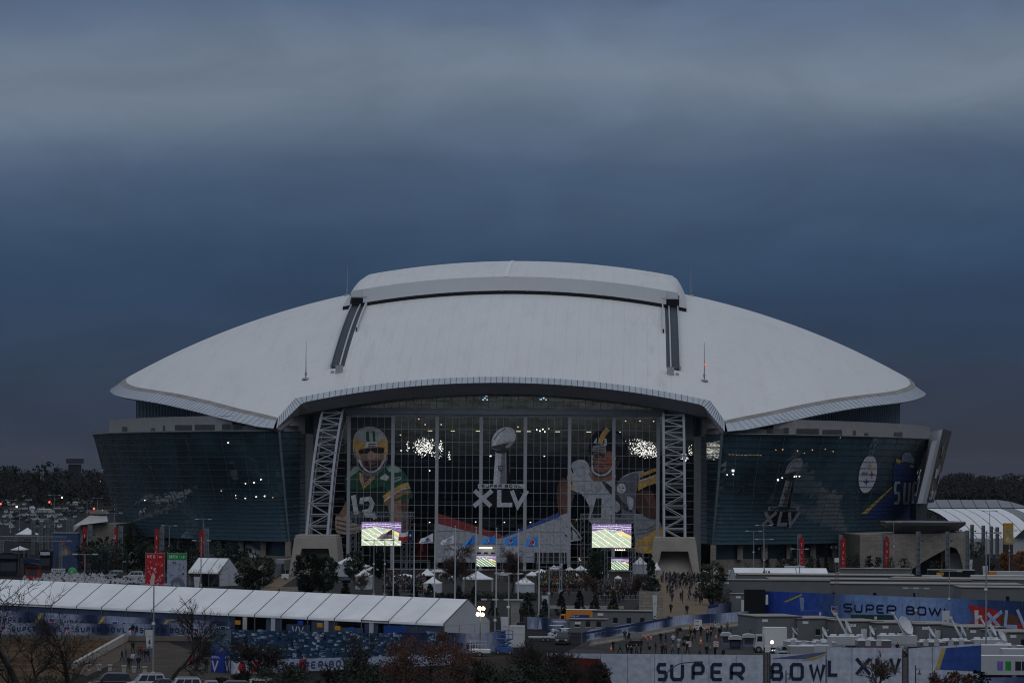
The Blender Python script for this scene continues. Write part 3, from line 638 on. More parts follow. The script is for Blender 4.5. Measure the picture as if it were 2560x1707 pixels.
# trophy and its lettering
def trophy(m, X, Y, s, pos, faint=1.0, lf=.0, full=True):
    f = lambda x, y: (X+x*s, Y+y*s); k = faint
    def Pb(pts, col, q=5):
        global l; l += .004; blob(m, [f(*p) for p in pts], pos, tuple(c*k for c in col), l, q)
    def Pp(pts, col):
        global l; l += .004; poly(m, [f(*p) for p in pts], pos, tuple(c*k for c in col), l)
    Pp([(148,690),(245,690),(290,985),(130,985)], c_(185,185,190)); Pp([(205,690),(240,690),(245,985),(190,985)], c_(118,118,123)); Pp([(150,690),(178,690),(160,985),(132,985)], c_(205,205,208)); Pp([(246,680),(262,680),(290,985),(250,985)], c_(28,28,32))
    Pb([(150,660),(240,650),(240,700),(160,700)], c_(60,60,64))
    Pb([(112,640),(120,560),(170,490),(240,465),(300,475),(332,530),(318,600),(250,650),(170,672),(122,660)], c_(205,203,200))
    Pb([(118,635),(200,610),(300,585),(318,595),(260,650),(170,670),(124,658)], c_(72,72,75)); Pb([(130,560),(180,500),(220,490),(160,600),(128,625)], c_(238,236,233))
    Pb([(240,640),(300,590),(305,620),(260,655)], c_(150,150,150))
    global l
    l += .004; stroke(m, [f(135,580),f(175,520),f(235,480)], 7*s, pos, 0, tuple(c*k for c in c_(60,60,60)), l); l += .004; stroke(m, [f(118,636),f(215,612),f(318,588)], 6*s, pos, 0, tuple(c*k for c in c_(215,215,215)), l)
    # shield
    sh = [(172,812),(195,818),(218,812),(220,850),(196,872),(172,850)]; Pp(sh, c_(40,40,46)); Pp([(177,820),(195,825),(213,820),(215,847),(196,864),(177,847)], c_(150,150,152)); Pp([(177,838),(215,838),(215,842),(177,842)], c_(50,50,55))
    l += .004; text(m, 'NFL', X+179*s, -(Y+862*s), 9*s, 17*s, 3*s, 4*s, lambda a, b, c=0: pos(a, -b, c), 0, tuple(cc*k for cc in c_(40,40,44)), l)
    ys = (983,1022); Pp([(-10,ys[0]),(425,ys[0]),(425,ys[1]),(-10,ys[1])], c_(195,195,198)); l += .004
    text(m, 'SUPER BOWL', X+22*s, -(Y+1016*s), 31*s, 28*s, 8*s, 7*s, lambda a, b, c=0: pos(a, -b, c), 0, tuple(cc*k for cc in c_(25,25,30)), l+.004); l += .01
    Pp([(40,1035),(390,1035),(330,1190),(70,1190)], c_(26,26,32)); l += .004
    ps = lambda a, b, c=0: pos(a, -b, c)
    for pts in ([(-40,1042),(110,1185)], [(120,1042),(-45,1185)], [(185,1035),(185,1172),(305,1172)], [(300,1042),(355,1185),(440,1042)]):
        l += .006; stroke(m, [f(*p) for p in pts], 40*s, pos, 0, tuple(c*k for c in c_(190,190,195)), l)
m = M(); l = 0; trophy(m, 0, 0, 1.0, lambda x, y, f=0: (Z4(x,y)[0], -.2-f*.45, Z4(x,y)[2])); m.build('trophy_mural', PRINT, SR)
# lower white banner field with the red and blue chevron
m = M()
def ZE(x, y, lift=0): p = EW(x, y); return (p.x, -.06-lift*4, p.z)
poly(m, [(1090,1306),(1258,1341),(1425,1280),(1425,1405),(1090,1405)], ZE, c_(172,172,178), .001)
poly(m, [(1090,1280),(1258,1336),(1258,1344),(1245,1346),(1090,1306)], ZE, c_(150,45,45), .004); poly(m, [(1265,1337),(1400,1280),(1402,1292),(1258,1345)], ZE, c_(45,75,150), .008)
m.build('chevron_banner', PRINT, SR)
# lobby doors under the right end of the banner
m = M(); poly(m, [(1340,1380),(1420,1380),(1420,1408),(1340,1408)], ZE, c_(40,44,50), .012); m.build('lobby_glass', PRINT, SR)
m = M()
for px in (1348,1361,1374,1388,1402,1415): p = EW(px, 1394); m.box(p.x-.12,-.8,p.z-1.4,p.x+.12,-.65,p.z+1.4)
m.build('lobby_post', STEEL, SR)

# ------------------------------------------------------------------ wing walls of leaning glass
topc = [(51.2,-2),(55.2,-21),(74,-9),(91,13),(105,42),(115,72),(121,103),(124,135),(124.6,160)]
seg = [Vector(topc[1])]+smooth2(topc[1:], 7)[1:]
curve = [Vector(p) for p in seg]; curve += [Vector((p.x, 320-p.y)) for p in reversed(curve[:-1])]
def nrm(i):
    a = curve[max(0, i-1)]; b = curve[min(len(curve)-1, i+1)]; d = (b-a).normalized(); return Vector((d.y, -d.x))
ZG0, ZG1 = 7.4, 34.9
def wp(i, z, off=0.0):                     # right side wall point
    k = (ZG1-z)/(ZG1-ZG0); p = curve[i]; n = nrm(i)
    if i == 0: q = p.lerp(Vector((53.2,-14.5)), k); n = Vector((-.2,-1)).normalized()+Vector((.45,-.5)); n.normalize()
    else: q = p-n*(7.6*min(1, .45+.55*min(1, i/6)))*k
    return Vector((q.x+n.x*off, q.y+n.y*off, z-off*.27))
rowz = [ZG1-1.62*i for i in range(11)]; rowz += [rowz[-1]-(rowz[-1]-ZG0)*i/11 for i in range(1, 12)]
wg = bpy.data.materials.new('wing_glass'); wg.use_nodes = True; bb = wg.node_tree.nodes['Principled BSDF']
bb.inputs['Roughness'].default_value = .045; bb.inputs['Specular IOR Level'].default_value = .5; bb.inputs['IOR'].default_value = 2.0
tn = wg.node_tree; tcn = tn.nodes.new('ShaderNodeTexCoord'); nn1 = tn.nodes.new('ShaderNodeTexNoise'); nn1.inputs['Scale'].default_value = .055; nn1.inputs['Detail'].default_value = 5; nn1.inputs['Roughness'].default_value = .6
sepz = tn.nodes.new('ShaderNodeSeparateXYZ'); tn.links.new(tcn.outputs['Object'], sepz.inputs[0]); tn.links.new(tcn.outputs['Object'], nn1.inputs['Vector'])
rmp = tn.nodes.new('ShaderNodeValToRGB'); tn.links.new(nn1.outputs['Fac'], rmp.inputs[0])
rmp.color_ramp.elements[0].position = .35; rmp.color_ramp.elements[0].color = (.014,.034,.046,1); rmp.color_ramp.elements[1].position = .66; rmp.color_ramp.elements[1].color = (.052,.112,.14,1)
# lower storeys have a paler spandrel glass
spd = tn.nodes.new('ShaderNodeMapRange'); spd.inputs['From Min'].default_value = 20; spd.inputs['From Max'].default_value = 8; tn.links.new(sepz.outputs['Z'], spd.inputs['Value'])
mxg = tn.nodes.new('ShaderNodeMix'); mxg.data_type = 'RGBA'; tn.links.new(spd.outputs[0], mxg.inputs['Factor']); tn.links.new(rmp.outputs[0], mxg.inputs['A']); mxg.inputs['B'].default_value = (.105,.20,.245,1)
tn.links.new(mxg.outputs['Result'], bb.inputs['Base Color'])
MUL = mat('wing_mullion', (.04,.05,.06), .5); MUL2 = mat('wing_mullion_pale', (.16,.19,.21), .5)
wallv = {}
for s in (1, -1):
    wa = thing_part = bpy.data.objects.new('wing_wall', None); COL.objects.link(wa); wa.parent = SR
    fl = lambda v: (v.x*s, v.y, v.z)
    full = M()
    for r in range(len(rowz)-1):
        b = M(); z1, z0 = rowz[r], rowz[r+1]
        for i in range(len(curve)-1):
            A, B, C, D = wp(i,z0), wp(i+1,z0), wp(i+1,z1), wp(i,z1)
            near = curve[i].y < 150; sub = max(1, int((B-A).length/1.9)) if near else 1
            for k in range(sub):
                t0, t1 = k/sub, (k+1)/sub; n = nrm(i); j = lambda: Vector((n.x, n.y, 0))*U(-.035,.035)
                b.face([fl(A.lerp(B,t0)+j()), fl(A.lerp(B,t1)+j()), fl(D.lerp(C,t1)+j()), fl(D.lerp(C,t0)+j())])
            full.face([fl(A), fl(B), fl(C), fl(D)])
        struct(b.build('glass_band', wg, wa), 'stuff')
    hb_ = M()
    for r, z in enumerate(rowz):
        for i in range(len(curve)-1):
            A, B = wp(i,z,.16), wp(i+1,z,.16); hb_.bar(fl(A), fl(B), .085 if r else .4)
    hb_.build('transom', MUL, wa); vb = M()
    for i in range(len(curve)):
        if i % 2 == 0: vb.bar(fl(wp(i,ZG0,.06)), fl(wp(i,ZG1,.06)), .07)
    vb.bar(fl(wp(0,ZG0,.25)), fl(wp(0,ZG1,.25)), .5); vb.build('corner_mullion', MUL2, wa)
    wallv[s] = BVHTree.FromPolygons(full.v, [tuple(f) for f in full.f])
    # return facet between the near corner and the pier
    b = M(); A0, A1 = wp(0,ZG0), wp(0,ZG1); B0, B1 = Vector((50.5,-1.2,ZG0)), Vector((50.5,-1.2,ZG1))
    for r in range(len(rowz)-1):
        z1, z0 = rowz[r], rowz[r+1]; t1, t0 = (z1-ZG0)/(ZG1-ZG0), (z0-ZG0)/(ZG1-ZG0)
        for k in range(4):
            q = lambda t, u: A0.lerp(A1,t).lerp(B0.lerp(B1,t),u)+Vector((0,U(-.02,.02),0))
            b.face([fl(q(t0,(k+1)/4)), fl(q(t0,k/4)), fl(q(t1,k/4)), fl(q(t1,(k+1)/4))])
    struct(b.build('return_glass', wg, wa), 'stuff')
    b = M()
    for z in rowz: t = (z-ZG0)/(ZG1-ZG0); o_ = Vector((0,-.2,0)); b.bar(fl(A0.lerp(A1,t)+o_), fl(B0.lerp(B1,t)+o_), .13)
    b.build('return_transom', MUL, wa)
    # cap, roof deck behind, plinth with louvres, fin wall
    cp = M()
    for i in range(len(curve)-1):
        A, B = wp(i,ZG1,.3), wp(i+1,ZG1,.3); C, D = wp(i+1,ZG1,-9), wp(i,ZG1,-9); C.z = D.z = ZG1-.6; u = Vector((0,0,.35))
        cp.face([fl(A+u*.2), fl(B+u*.2), fl(B+u), fl(A+u)]); cp.face([fl(A+u), fl(B+u), fl(C+u), fl(D+u)])
    cp.build('parapet', mat('parapet_metal', (.30,.32,.34), .5), wa)
    pl, fn, fb = M(), M(), M(); PC = [(curve[i]-nrm(i)*4.4, nrm(i)) for i in range(1, len(curve))]; PC = [(Vector((50.5,-2.0)), Vector((-.5,-1)))]+[(p, n) for p, n in PC if True]
    for (p, n), (q, n2) in zip(PC, PC[1:]):
        zt = 38.9 if p.y > -8 else 36.4
        pl.face([fl(Vector((p.x,p.y,34.5))), fl(Vector((q.x,q.y,34.5))), fl(Vector((q.x,q.y,zt))), fl(Vector((p.x,p.y,zt)))]); qq = q-n2*10; p2_ = p-n*10
        pl.face([fl(Vector((p.x,p.y,zt))), fl(Vector((q.x,q.y,zt))), fl(Vector((qq.x,qq.y,zt))), fl(Vector((p2_.x,p2_.y,zt)))])
    pl.build('plinth', mat('plinth_concrete', (.30,.28,.265), .8, .1), wa)
    FC = [(46,6),(58,-1),(70,14),(86,42),(98,72),(108.2,99),(108.2,221),(98,248),(70,306),(46,314)]
    for (x0,y0), (x1,y1) in zip(FC, FC[1:]):
        L_ = math.hypot(x1-x0, y1-y0); n_ = max(1, int(L_/1.7))
        for k in range(n_):
            a, b2 = k/n_, (k+1)/n_; xa, ya, xb, yb = x0+(x1-x0)*a, y0+(y1-y0)*a, x0+(x1-x0)*b2, y0+(y1-y0)*b2; ta, tb = zr(xa,ya)-.6, zr(xb,yb)-.6
            fn.face([(s*xa,ya,34.6),(s*xb,yb,34.6),(s*xb,yb,tb),(s*xa,ya,ta)]); fb.bar((s*xa,ya-.12,34.6),(s*xa,ya-.12,ta), .24)
    f_ = fn.build('fin_glass', mat('fin_glass', (.10,.165,.195), .25, .3, .1, spec=.6), wa); fb.build('fin', mat('fin_metal', (.30,.35,.37), .5), f_)
# louvres: dark recessed grilles on the plinth, found by looking along photo rays
LOUV = mat('louvre_grille', (.075,.07,.068), .7)
def plinth_hit(px, py):
    best = None; d = ray(px, py)
    s = 1 if px > 1591 else -1
    PCs = [(curve[i]-nrm(i)*4.4) for i in range(1, len(curve)//2)]
    for p, q in zip(PCs, PCs[1:]):
        a = Vector((p.x*s,p.y)); b_ = Vector((q.x*s,q.y)); e = b_-a; D = Vector((d.x,d.y)); O = Vector((CAM.x,CAM.y)); det = D.x*(-e.y)+D.y*e.x
        if abs(det) < 1e-6: continue
        w2 = a-O; t = (w2.x*(-e.y)+w2.y*e.x)/det; u = (D.x*w2.y-D.y*w2.x)/det
        if -0.02 <= u <= 1.02 and (best is None or t < best): best = t
    if best is None: return None
    p = CAM+d*best; return p-Vector((d.x,d.y,0)).normalized()*.22
for s, rects in ((-1, [(437,479,1062,1078),(487,536,1061,1078),(555,604,1060,1077)]+[(305,318,1066,1080),(377,387,1070,1078),(407,412,1064,1079)]),
                 (1, [(1918,1972,1069,1087),(1992,2048,1071,1089),(2057,2105,1074,1090),(2133,2140,1076,1092),(2161,2171,1082,1091),(2235,2256,1080,1096)])):
    for a, b_, c0, c1 in rects:
        q = [plinth_hit(*p) for p in ((a,c1),(b_,c1),(b_,c0),(a,c0))]
        if None in q: continue
        lm = M(); lm.face(q); o = lm.build('louvre', LOUV, SR); lm = M()
        for k in range(1, 7): A = q[0].lerp(q[3], k/7); B = q[1].lerp(q[2], k/7); lm.bar(A-Vector((0,.05,0)), B-Vector((0,.05,0)), .10)
        lm.build('louvre_blade', mat('blade_grey', (.13,.125,.12), .6), o)
PK = 1.0
# ---- decals on the right wing: trophy, round emblem, blue corner field; lamps seen behind the glass
def wh(px, py, lift=0):
    r = wallv[1 if px > 1591 else -1].ray_cast(CAM, ray(px, py).normalized())
    if r[0] is None: return AT(px, py, 40)
    n = r[1]
    if n.y > 0: n = -n
    return r[0]+n*(.12+lift*1.5)
def Z5(x, y, lift=0): return wh(1720+x/2.8, 940+y/2.8, lift)
m = M(); l = 0
def Z5t(x, y, lift=0):                      # trophy drawn in its own box, slanted with the wall
    u, v = x, y; return Z5(700+ (u-190)*.50 - (v-720)*.155, 575+(v-470)*.655, lift)
trophy(m, 0, 0, 1.0, Z5t, .42); m.build('trophy_decal', PRINT, SR)
m = M(); l = 0
def ell(cx, cz, a, b_, tilt, n=28): return [(cx+a*math.cos(2*math.pi*i/n)*1-b_*math.sin(2*math.pi*i/n)*tilt, cz+b_*math.sin(2*math.pi*i/n)) for i in range(n)]
CUR = Z5
PP(ell(1256,684,66,138,.14), c_(70,74,80)); PP(ell(1256,684,62,132,.14), c_(200,202,205))
for (x, y, c) in ((1272,625,c_(205,160,40)),(1284,686,c_(175,45,45)),(1245,740,c_(40,65,130))):
    pts = []
    for i in range(8): a = math.pi*i/4+math.pi/2; rr = (34 if i % 2 == 0 else 9); pts.append((x+rr*math.cos(a)*.55*(1.2 if i%4 else 1), y+rr*math.sin(a)))
    PP(pts, c)
l += .004; text(m, 'STEELERS', 1212, -686, 4.5, 16, 1, 1.8, lambda a,b,c=0: Z5(a,-b,c), 0, c_(40,40,46), l)
m.build('round_emblem_decal', PRINT, SR)
m = M(); l = 0; BL = c_(36,62,128)
for k in range(6):      # blue field in strips so that it follows the curve
    xa, xb = 1435+k*27.5, 1435+(k+1)*27.5; PP([(xa-4,800),(xb-4,800),(xb+2,600),(xa+2,600)], BL)
for k in range(8):
    t0, t1 = k/8, (k+1)/8; xa, xb = 1210+380*t0, 1210+380*t1; ya = max(790, 1000-(xa-1210)*.95); yb = max(790, 1000-(xb-1210)*.95)
    PP([(xa,1000),(xb,998),(xb,yb-8),(xa,ya-8)], BL)
l += .006; PP([(1205,962),(1245,962),(1425,780),(1422,770)], c_(190,160,60)); PP([(1452,575),(1580,625),(1570,640),(1455,606)], c_(190,160,60))
PP([(1515,532),(1550,535),(1575,575),(1575,610),(1490,590),(1495,550)], c_(120,135,150)); l += .006
for st, dx in (('S',0),('U',68),('P',128)): text(m, st, 1428+dx, -895, 50, 160, 4, 17, lambda a,b,c=0: Z5(a,-b,c), 0, c_(185,190,200), l, slant=.06)
m.build('corner_field_decal', PRINT, SR)
lm, lo_ = M(), M()
def wl(px, py, r, mm): p = wh(px, py, .02); r *= .55; mm.lathe([(0,-r),(r*.75,-r*.65),(r,0),(r*.75,r*.65),(0,r)], p, 8)
for px, py, r in ((571,1106,.22),(614.5,1208,.2),(635.5,1206,.26),(653,1198,.22),(614,1245,.2),(641,1241,.2),(662.5,1239.5,.28),(554,1226,.12),(363,1250,.15),(590,1238,.15),(424,1080,.15),
        (1832,1176,.5),(1832,1185,.22),(1817,1186,.18),(1944,1199,.4),(1955,1194,.25),(1985,1191,.25),(1990,1190,.2),(1998,1190,.22),(2100,1092,.2)): wl(px, py, r, lm)
for px, py, r in ((1939,1124,.2),(1956,1123,.28),(1993,1126,.25),(2030,1124,.24),(2062,1122,.22),(2082,1128,.22),(2010,1132,.18),(256,1275,.25),(591,1245,.2),(683,1243,.22),(257,1175,.2),(251,1203,.2)): wl(px, py, r, lo_)
for k in range(26): wl(1820+k*3.3+U(-1,1), 1136+U(-1,1)+k*.05, .1, lo_)
lm.build('window_lamp', mat('wing_lamp', (1,.97,.9), emit=5), SR); lo_.build('window_lamp', mat('wing_lamp_warm', (1,.6,.25), emit=.9), SR)
# ---- stone base under the wings
for s in (1, -1):
    b, gl_, c_o = M(), M(), M()
    for i in range(len(curve)//2):
        A = wp(i, ZG0, -3.2); B = wp(i+1, ZG0, -3.2); n = nrm(i)
        b.face([(A.x*s,A.y,0),(B.x*s,B.y,0),(B.x*s,B.y,3.6),(A.x*s,A.y,3.6)]); gl_.face([(A.x*s,A.y,3.6),(B.x*s,B.y,3.6),(B.x*s,B.y,7.3),(A.x*s,A.y,7.3)])
        C = wp(i, ZG0, 0); D = wp(i+1, ZG0, 0); b.face([(A.x*s,A.y,7.35),(B.x*s,B.y,7.35),(D.x*s,D.y,7.35),(C.x*s,C.y,7.35)])
        if i % 3 == 1: c_o.cbox((A.x*s, A.y-1.2, 5.4), (1.4, 1.4, 3.8))
    b.build('stone_base', STONE, SR); gl_.build('base_window', mat('base_glass', (.04,.075,.085), .2, .2, .2, spec=.6), SR); c_o.build('base_column', STONE, SR)
# right-hand entry: stone wing with arch, disc canopy and leaning slab
def stone_wall(pts, h0, h1, nm): pass
A, B = G(2110,1425), G(2328,1425); A = Vector((84.5,2,0)); 
pts = [AT(2105,1400,-2), AT(2155,1400,-2), AT(2415,1400,22)]
sw = M()
y0 = -6; X0 = AT(2103,1400,y0+30).x; X1 = AT(2150,1400,y0).x; X2 = AT(2413,1400,y0).x; H0 = AT(2300,1338,y0).z; H1 = AT(2413,1331,y0).z
# front face with a big off-centre arch opening
ax0, ax1 = AT(2265,1400,y0).x, AT(2408,1400,y0).x; apex = AT(2378,1366,y0)
arch = [(ax0,0)]+[(ax0+(apex.x-ax0)*t, apex.z*(t**.8)) for t in (.2,.4,.6,.8)]+[(apex.x,apex.z),(apex.x+(ax1-apex.x)*.45,apex.z*.93),(apex.x+(ax1-apex.x)*.75,apex.z*.68),(apex.x+(ax1-apex.x)*.93,apex.z*.35),(ax1,0)]
top = lambda x: H0+(H1-H0)*max(0,(x-X1)/(X2-X1))
sw.face([(X1,y0,0),(ax0,y0,0),(ax0,y0,top(ax0)),(X1,y0,top(X1))])
for p, q in zip(arch, arch[1:]):
    if q[0]-p[0] > 1e-4: sw.face([(p[0],y0,p[1]),(q[0],y0,q[1]),(q[0],y0,top(q[0])),(p[0],y0,top(p[0]))])
    sw.face([(p[0],y0,p[1]),(p[0],y0+5,p[1]),(q[0],y0+5,q[1]),(q[0],y0,q[1])])
sw.face([(ax1,y0,0),(X2,y0,0),(X2,y0,top(X2)),(ax1,y0,top(ax1))]); sw.face([(X0,y0+30,0),(X1,y0,0),(X1,y0,H0),(X0,y0+30,H0)]); sw.face([(X2,y0,0),(X2,y0+40,0),(X2,y0+40,H1),(X2,y0,H1)])
sw.face([(X1,y0,H0),(X2,y0,H1),(X2,y0+40,H1),(X0,y0+30,H0)])
sw.build('stone_wing', STONE, SR)
cs = M()
for k, zc in enumerate([1.2+1.2*i for i in range(8)]):
    if zc < H0-.5: cs.box(X1+.1, y0-.03, zc-.02, AT(2250,1400,y0).x-zc*.2, y0-.002, zc+.02)
cs.build('stone_course', mat('stone_joint', (.28,.245,.2), .9), SR)
dk = M(); dk.box(ax0,y0+9,0,ax1,y0+9.3,apex.z+.5); dk.build('arch_glass', mat('arch_dark', (.05,.06,.065), .3), SR)
lm = M(); 
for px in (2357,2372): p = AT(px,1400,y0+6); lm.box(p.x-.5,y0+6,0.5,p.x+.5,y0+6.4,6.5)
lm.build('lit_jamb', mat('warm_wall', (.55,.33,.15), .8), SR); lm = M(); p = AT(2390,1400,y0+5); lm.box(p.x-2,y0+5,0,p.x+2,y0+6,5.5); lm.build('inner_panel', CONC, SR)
# disc canopy
c0 = AT(2307,1304,y0+9); rx = (AT(2414,1306,y0+12)-AT(2199,1306,y0+12)).length/2
cn = M(); n_ = 36
for (z0_, k0), (z1_, k1) in zip(((0,1.0),(-.7,.98),(-2.6,.72),(-3.8,.5)), ((-.7,.98),(-2.6,.72),(-3.8,.5),(-3.9,.0))):
    for i in range(n_):
        t0, t1 = 2*math.pi*i/n_, 2*math.pi*(i+1)/n_
        f = lambda z, k, t: (c0.x+rx*k*math.cos(t), c0.y+13*k*math.sin(t), c0.z+z); cn.face([f(z0_,k0,t0), f(z0_,k0,t1), f(z1_,k1,t1), f(z1_,k1,t0)])
cn.build('canopy_disc', mat('canopy_bronze', (.17,.165,.16), .4, .12, .2, metal=.3), SR)
cn = M(); cn.lathe([(1.0,0.01),(.98,.16),(0,.3)], (0,0,0), 36); o = cn.build('canopy_top', mat('canopy_rim', (.15,.155,.16), .5), SR); o.location = c0; o.scale = (rx, 13, 1)
st_ = M(); p = AT(2330,1325,y0+14); st_.box(p.x-6,p.y-3,0,p.x+9,p.y+8,c0.z-2.5); st_.build('canopy_core', DARKG, SR)
# leaning slab pylon on the side, with printed panels
sl_ = M(); Y = 42
q = lambda px, py, y: AT(px, py, y)
a0, a1, b0, b1 = q(2300,1300,Y), q(2325,1268,Y), q(2345,1073,Y), q(2358,1072,Y)
fr_ = [q(2307,1258,Y), q(2316,1258,Y), q(2357,1072,Y), q(2345,1076,Y)]; sd = [q(2316,1258,Y), q(2334,1255,Y+24), q(2379,1078,Y+24), q(2357,1072,Y)]
bk = [q(2307,1258,Y)+Vector((0,26,0)), q(2345,1076,Y)+Vector((0,26,0))]
sl_.face(fr_); sl_.face([sd[1], sd[1]+Vector((-4,4,0)), sd[2]+Vector((-4,4,0)), sd[2]]); sl_.face([fr_[3],fr_[2],sd[2],bk[1]]); sl_.face([fr_[0],bk[0],bk[1],fr_[3]]); sl_.face([fr_[0],fr_[1],sd[1],bk[0]])
fr2 = [q(2293,1258,Y-4), q(2306,1258,Y-4), q(2343,1100,Y-4), q(2330,1103,Y-4)]; sl_.face(fr2)
sl_.face([fr2[1], fr_[0], fr_[3], fr2[2]])
sl_.build('leaning_slab', mat('slab_panel', (.50,.51,.53), .4, .1), SR)
ps = M(); BW = lambda u, v, lf=0: (sd[0].lerp(sd[1],u)).lerp(sd[3].lerp(sd[2],u), v)+Vector((.1+lf,-.25-lf,0))
for k in range(26):
    u0 = U(.05,.7); v0 = U(.02,.95); du, dv = U(.1,.3), U(.03,.16); c = rnd.choice([c_(150,120,70),c_(120,115,120),c_(90,85,85),c_(70,55,45),c_(170,150,120)]) if v0 > .35 else rnd.choice([c_(200,200,205),c_(200,160,60),c_(190,190,200),c_(150,155,170)])
    ps.face([BW(u0,v0,k*.01), BW(min(1,u0+du),v0,k*.01), BW(min(1,u0+du),min(1,v0+dv),k*.01), BW(u0,min(1,v0+dv),k*.01)], 0, c)
ps.face([BW(0,0,-.05),BW(1,0,-.05),BW(1,1,-.05),BW(0,1,-.05)], 0, c_(105,95,88)); ps.build('slab_print', PRINT, SR)
sl_ = M(); p0, p1 = q(2290,1300,Y-2), q(2318,1258,Y-2); sl_.box(p0.x,Y-2,p0.z,p1.x,Y+20,p1.z-.1); sl_.build('slab_base', DARKG, SR)
# left-hand stone wing with the sloping pale roof
y0 = 25
lw = M(); a = lambda px, py, y=y0: AT(px, py, y)
blk = [a(201,1307), a(268,1304), a(268,1345), a(201,1345)]
lw.box(a(201,1350).x, y0, 0, a(290,1350).x, y0+30, a(201,1309).z); lw.build('stone_wing', STONE, SR)
lw = M(); T = [a(184,1314,y0-4),a(184,1328,y0-4),a(201,1312,y0-4),a(270,1303,y0-2),a(267,1288,y0+24),a(228,1286,y0+24)]
lw.face([T[0],T[1],T[2],T[3],T[4],T[5]]); lw.build('sloped_roof', mat('pale_roof', (.52,.50,.47), .7), SR)
lw = M(); z_ = a(245,1284,y0+24).z; lw.box(a(226,1284,y0+24).x,y0+22,z_,a(272,1284,y0+24).x,y0+34,z_+.9); lw.build('roof_edge', mat('edge_tan', (.28,.25,.215), .8), SR)
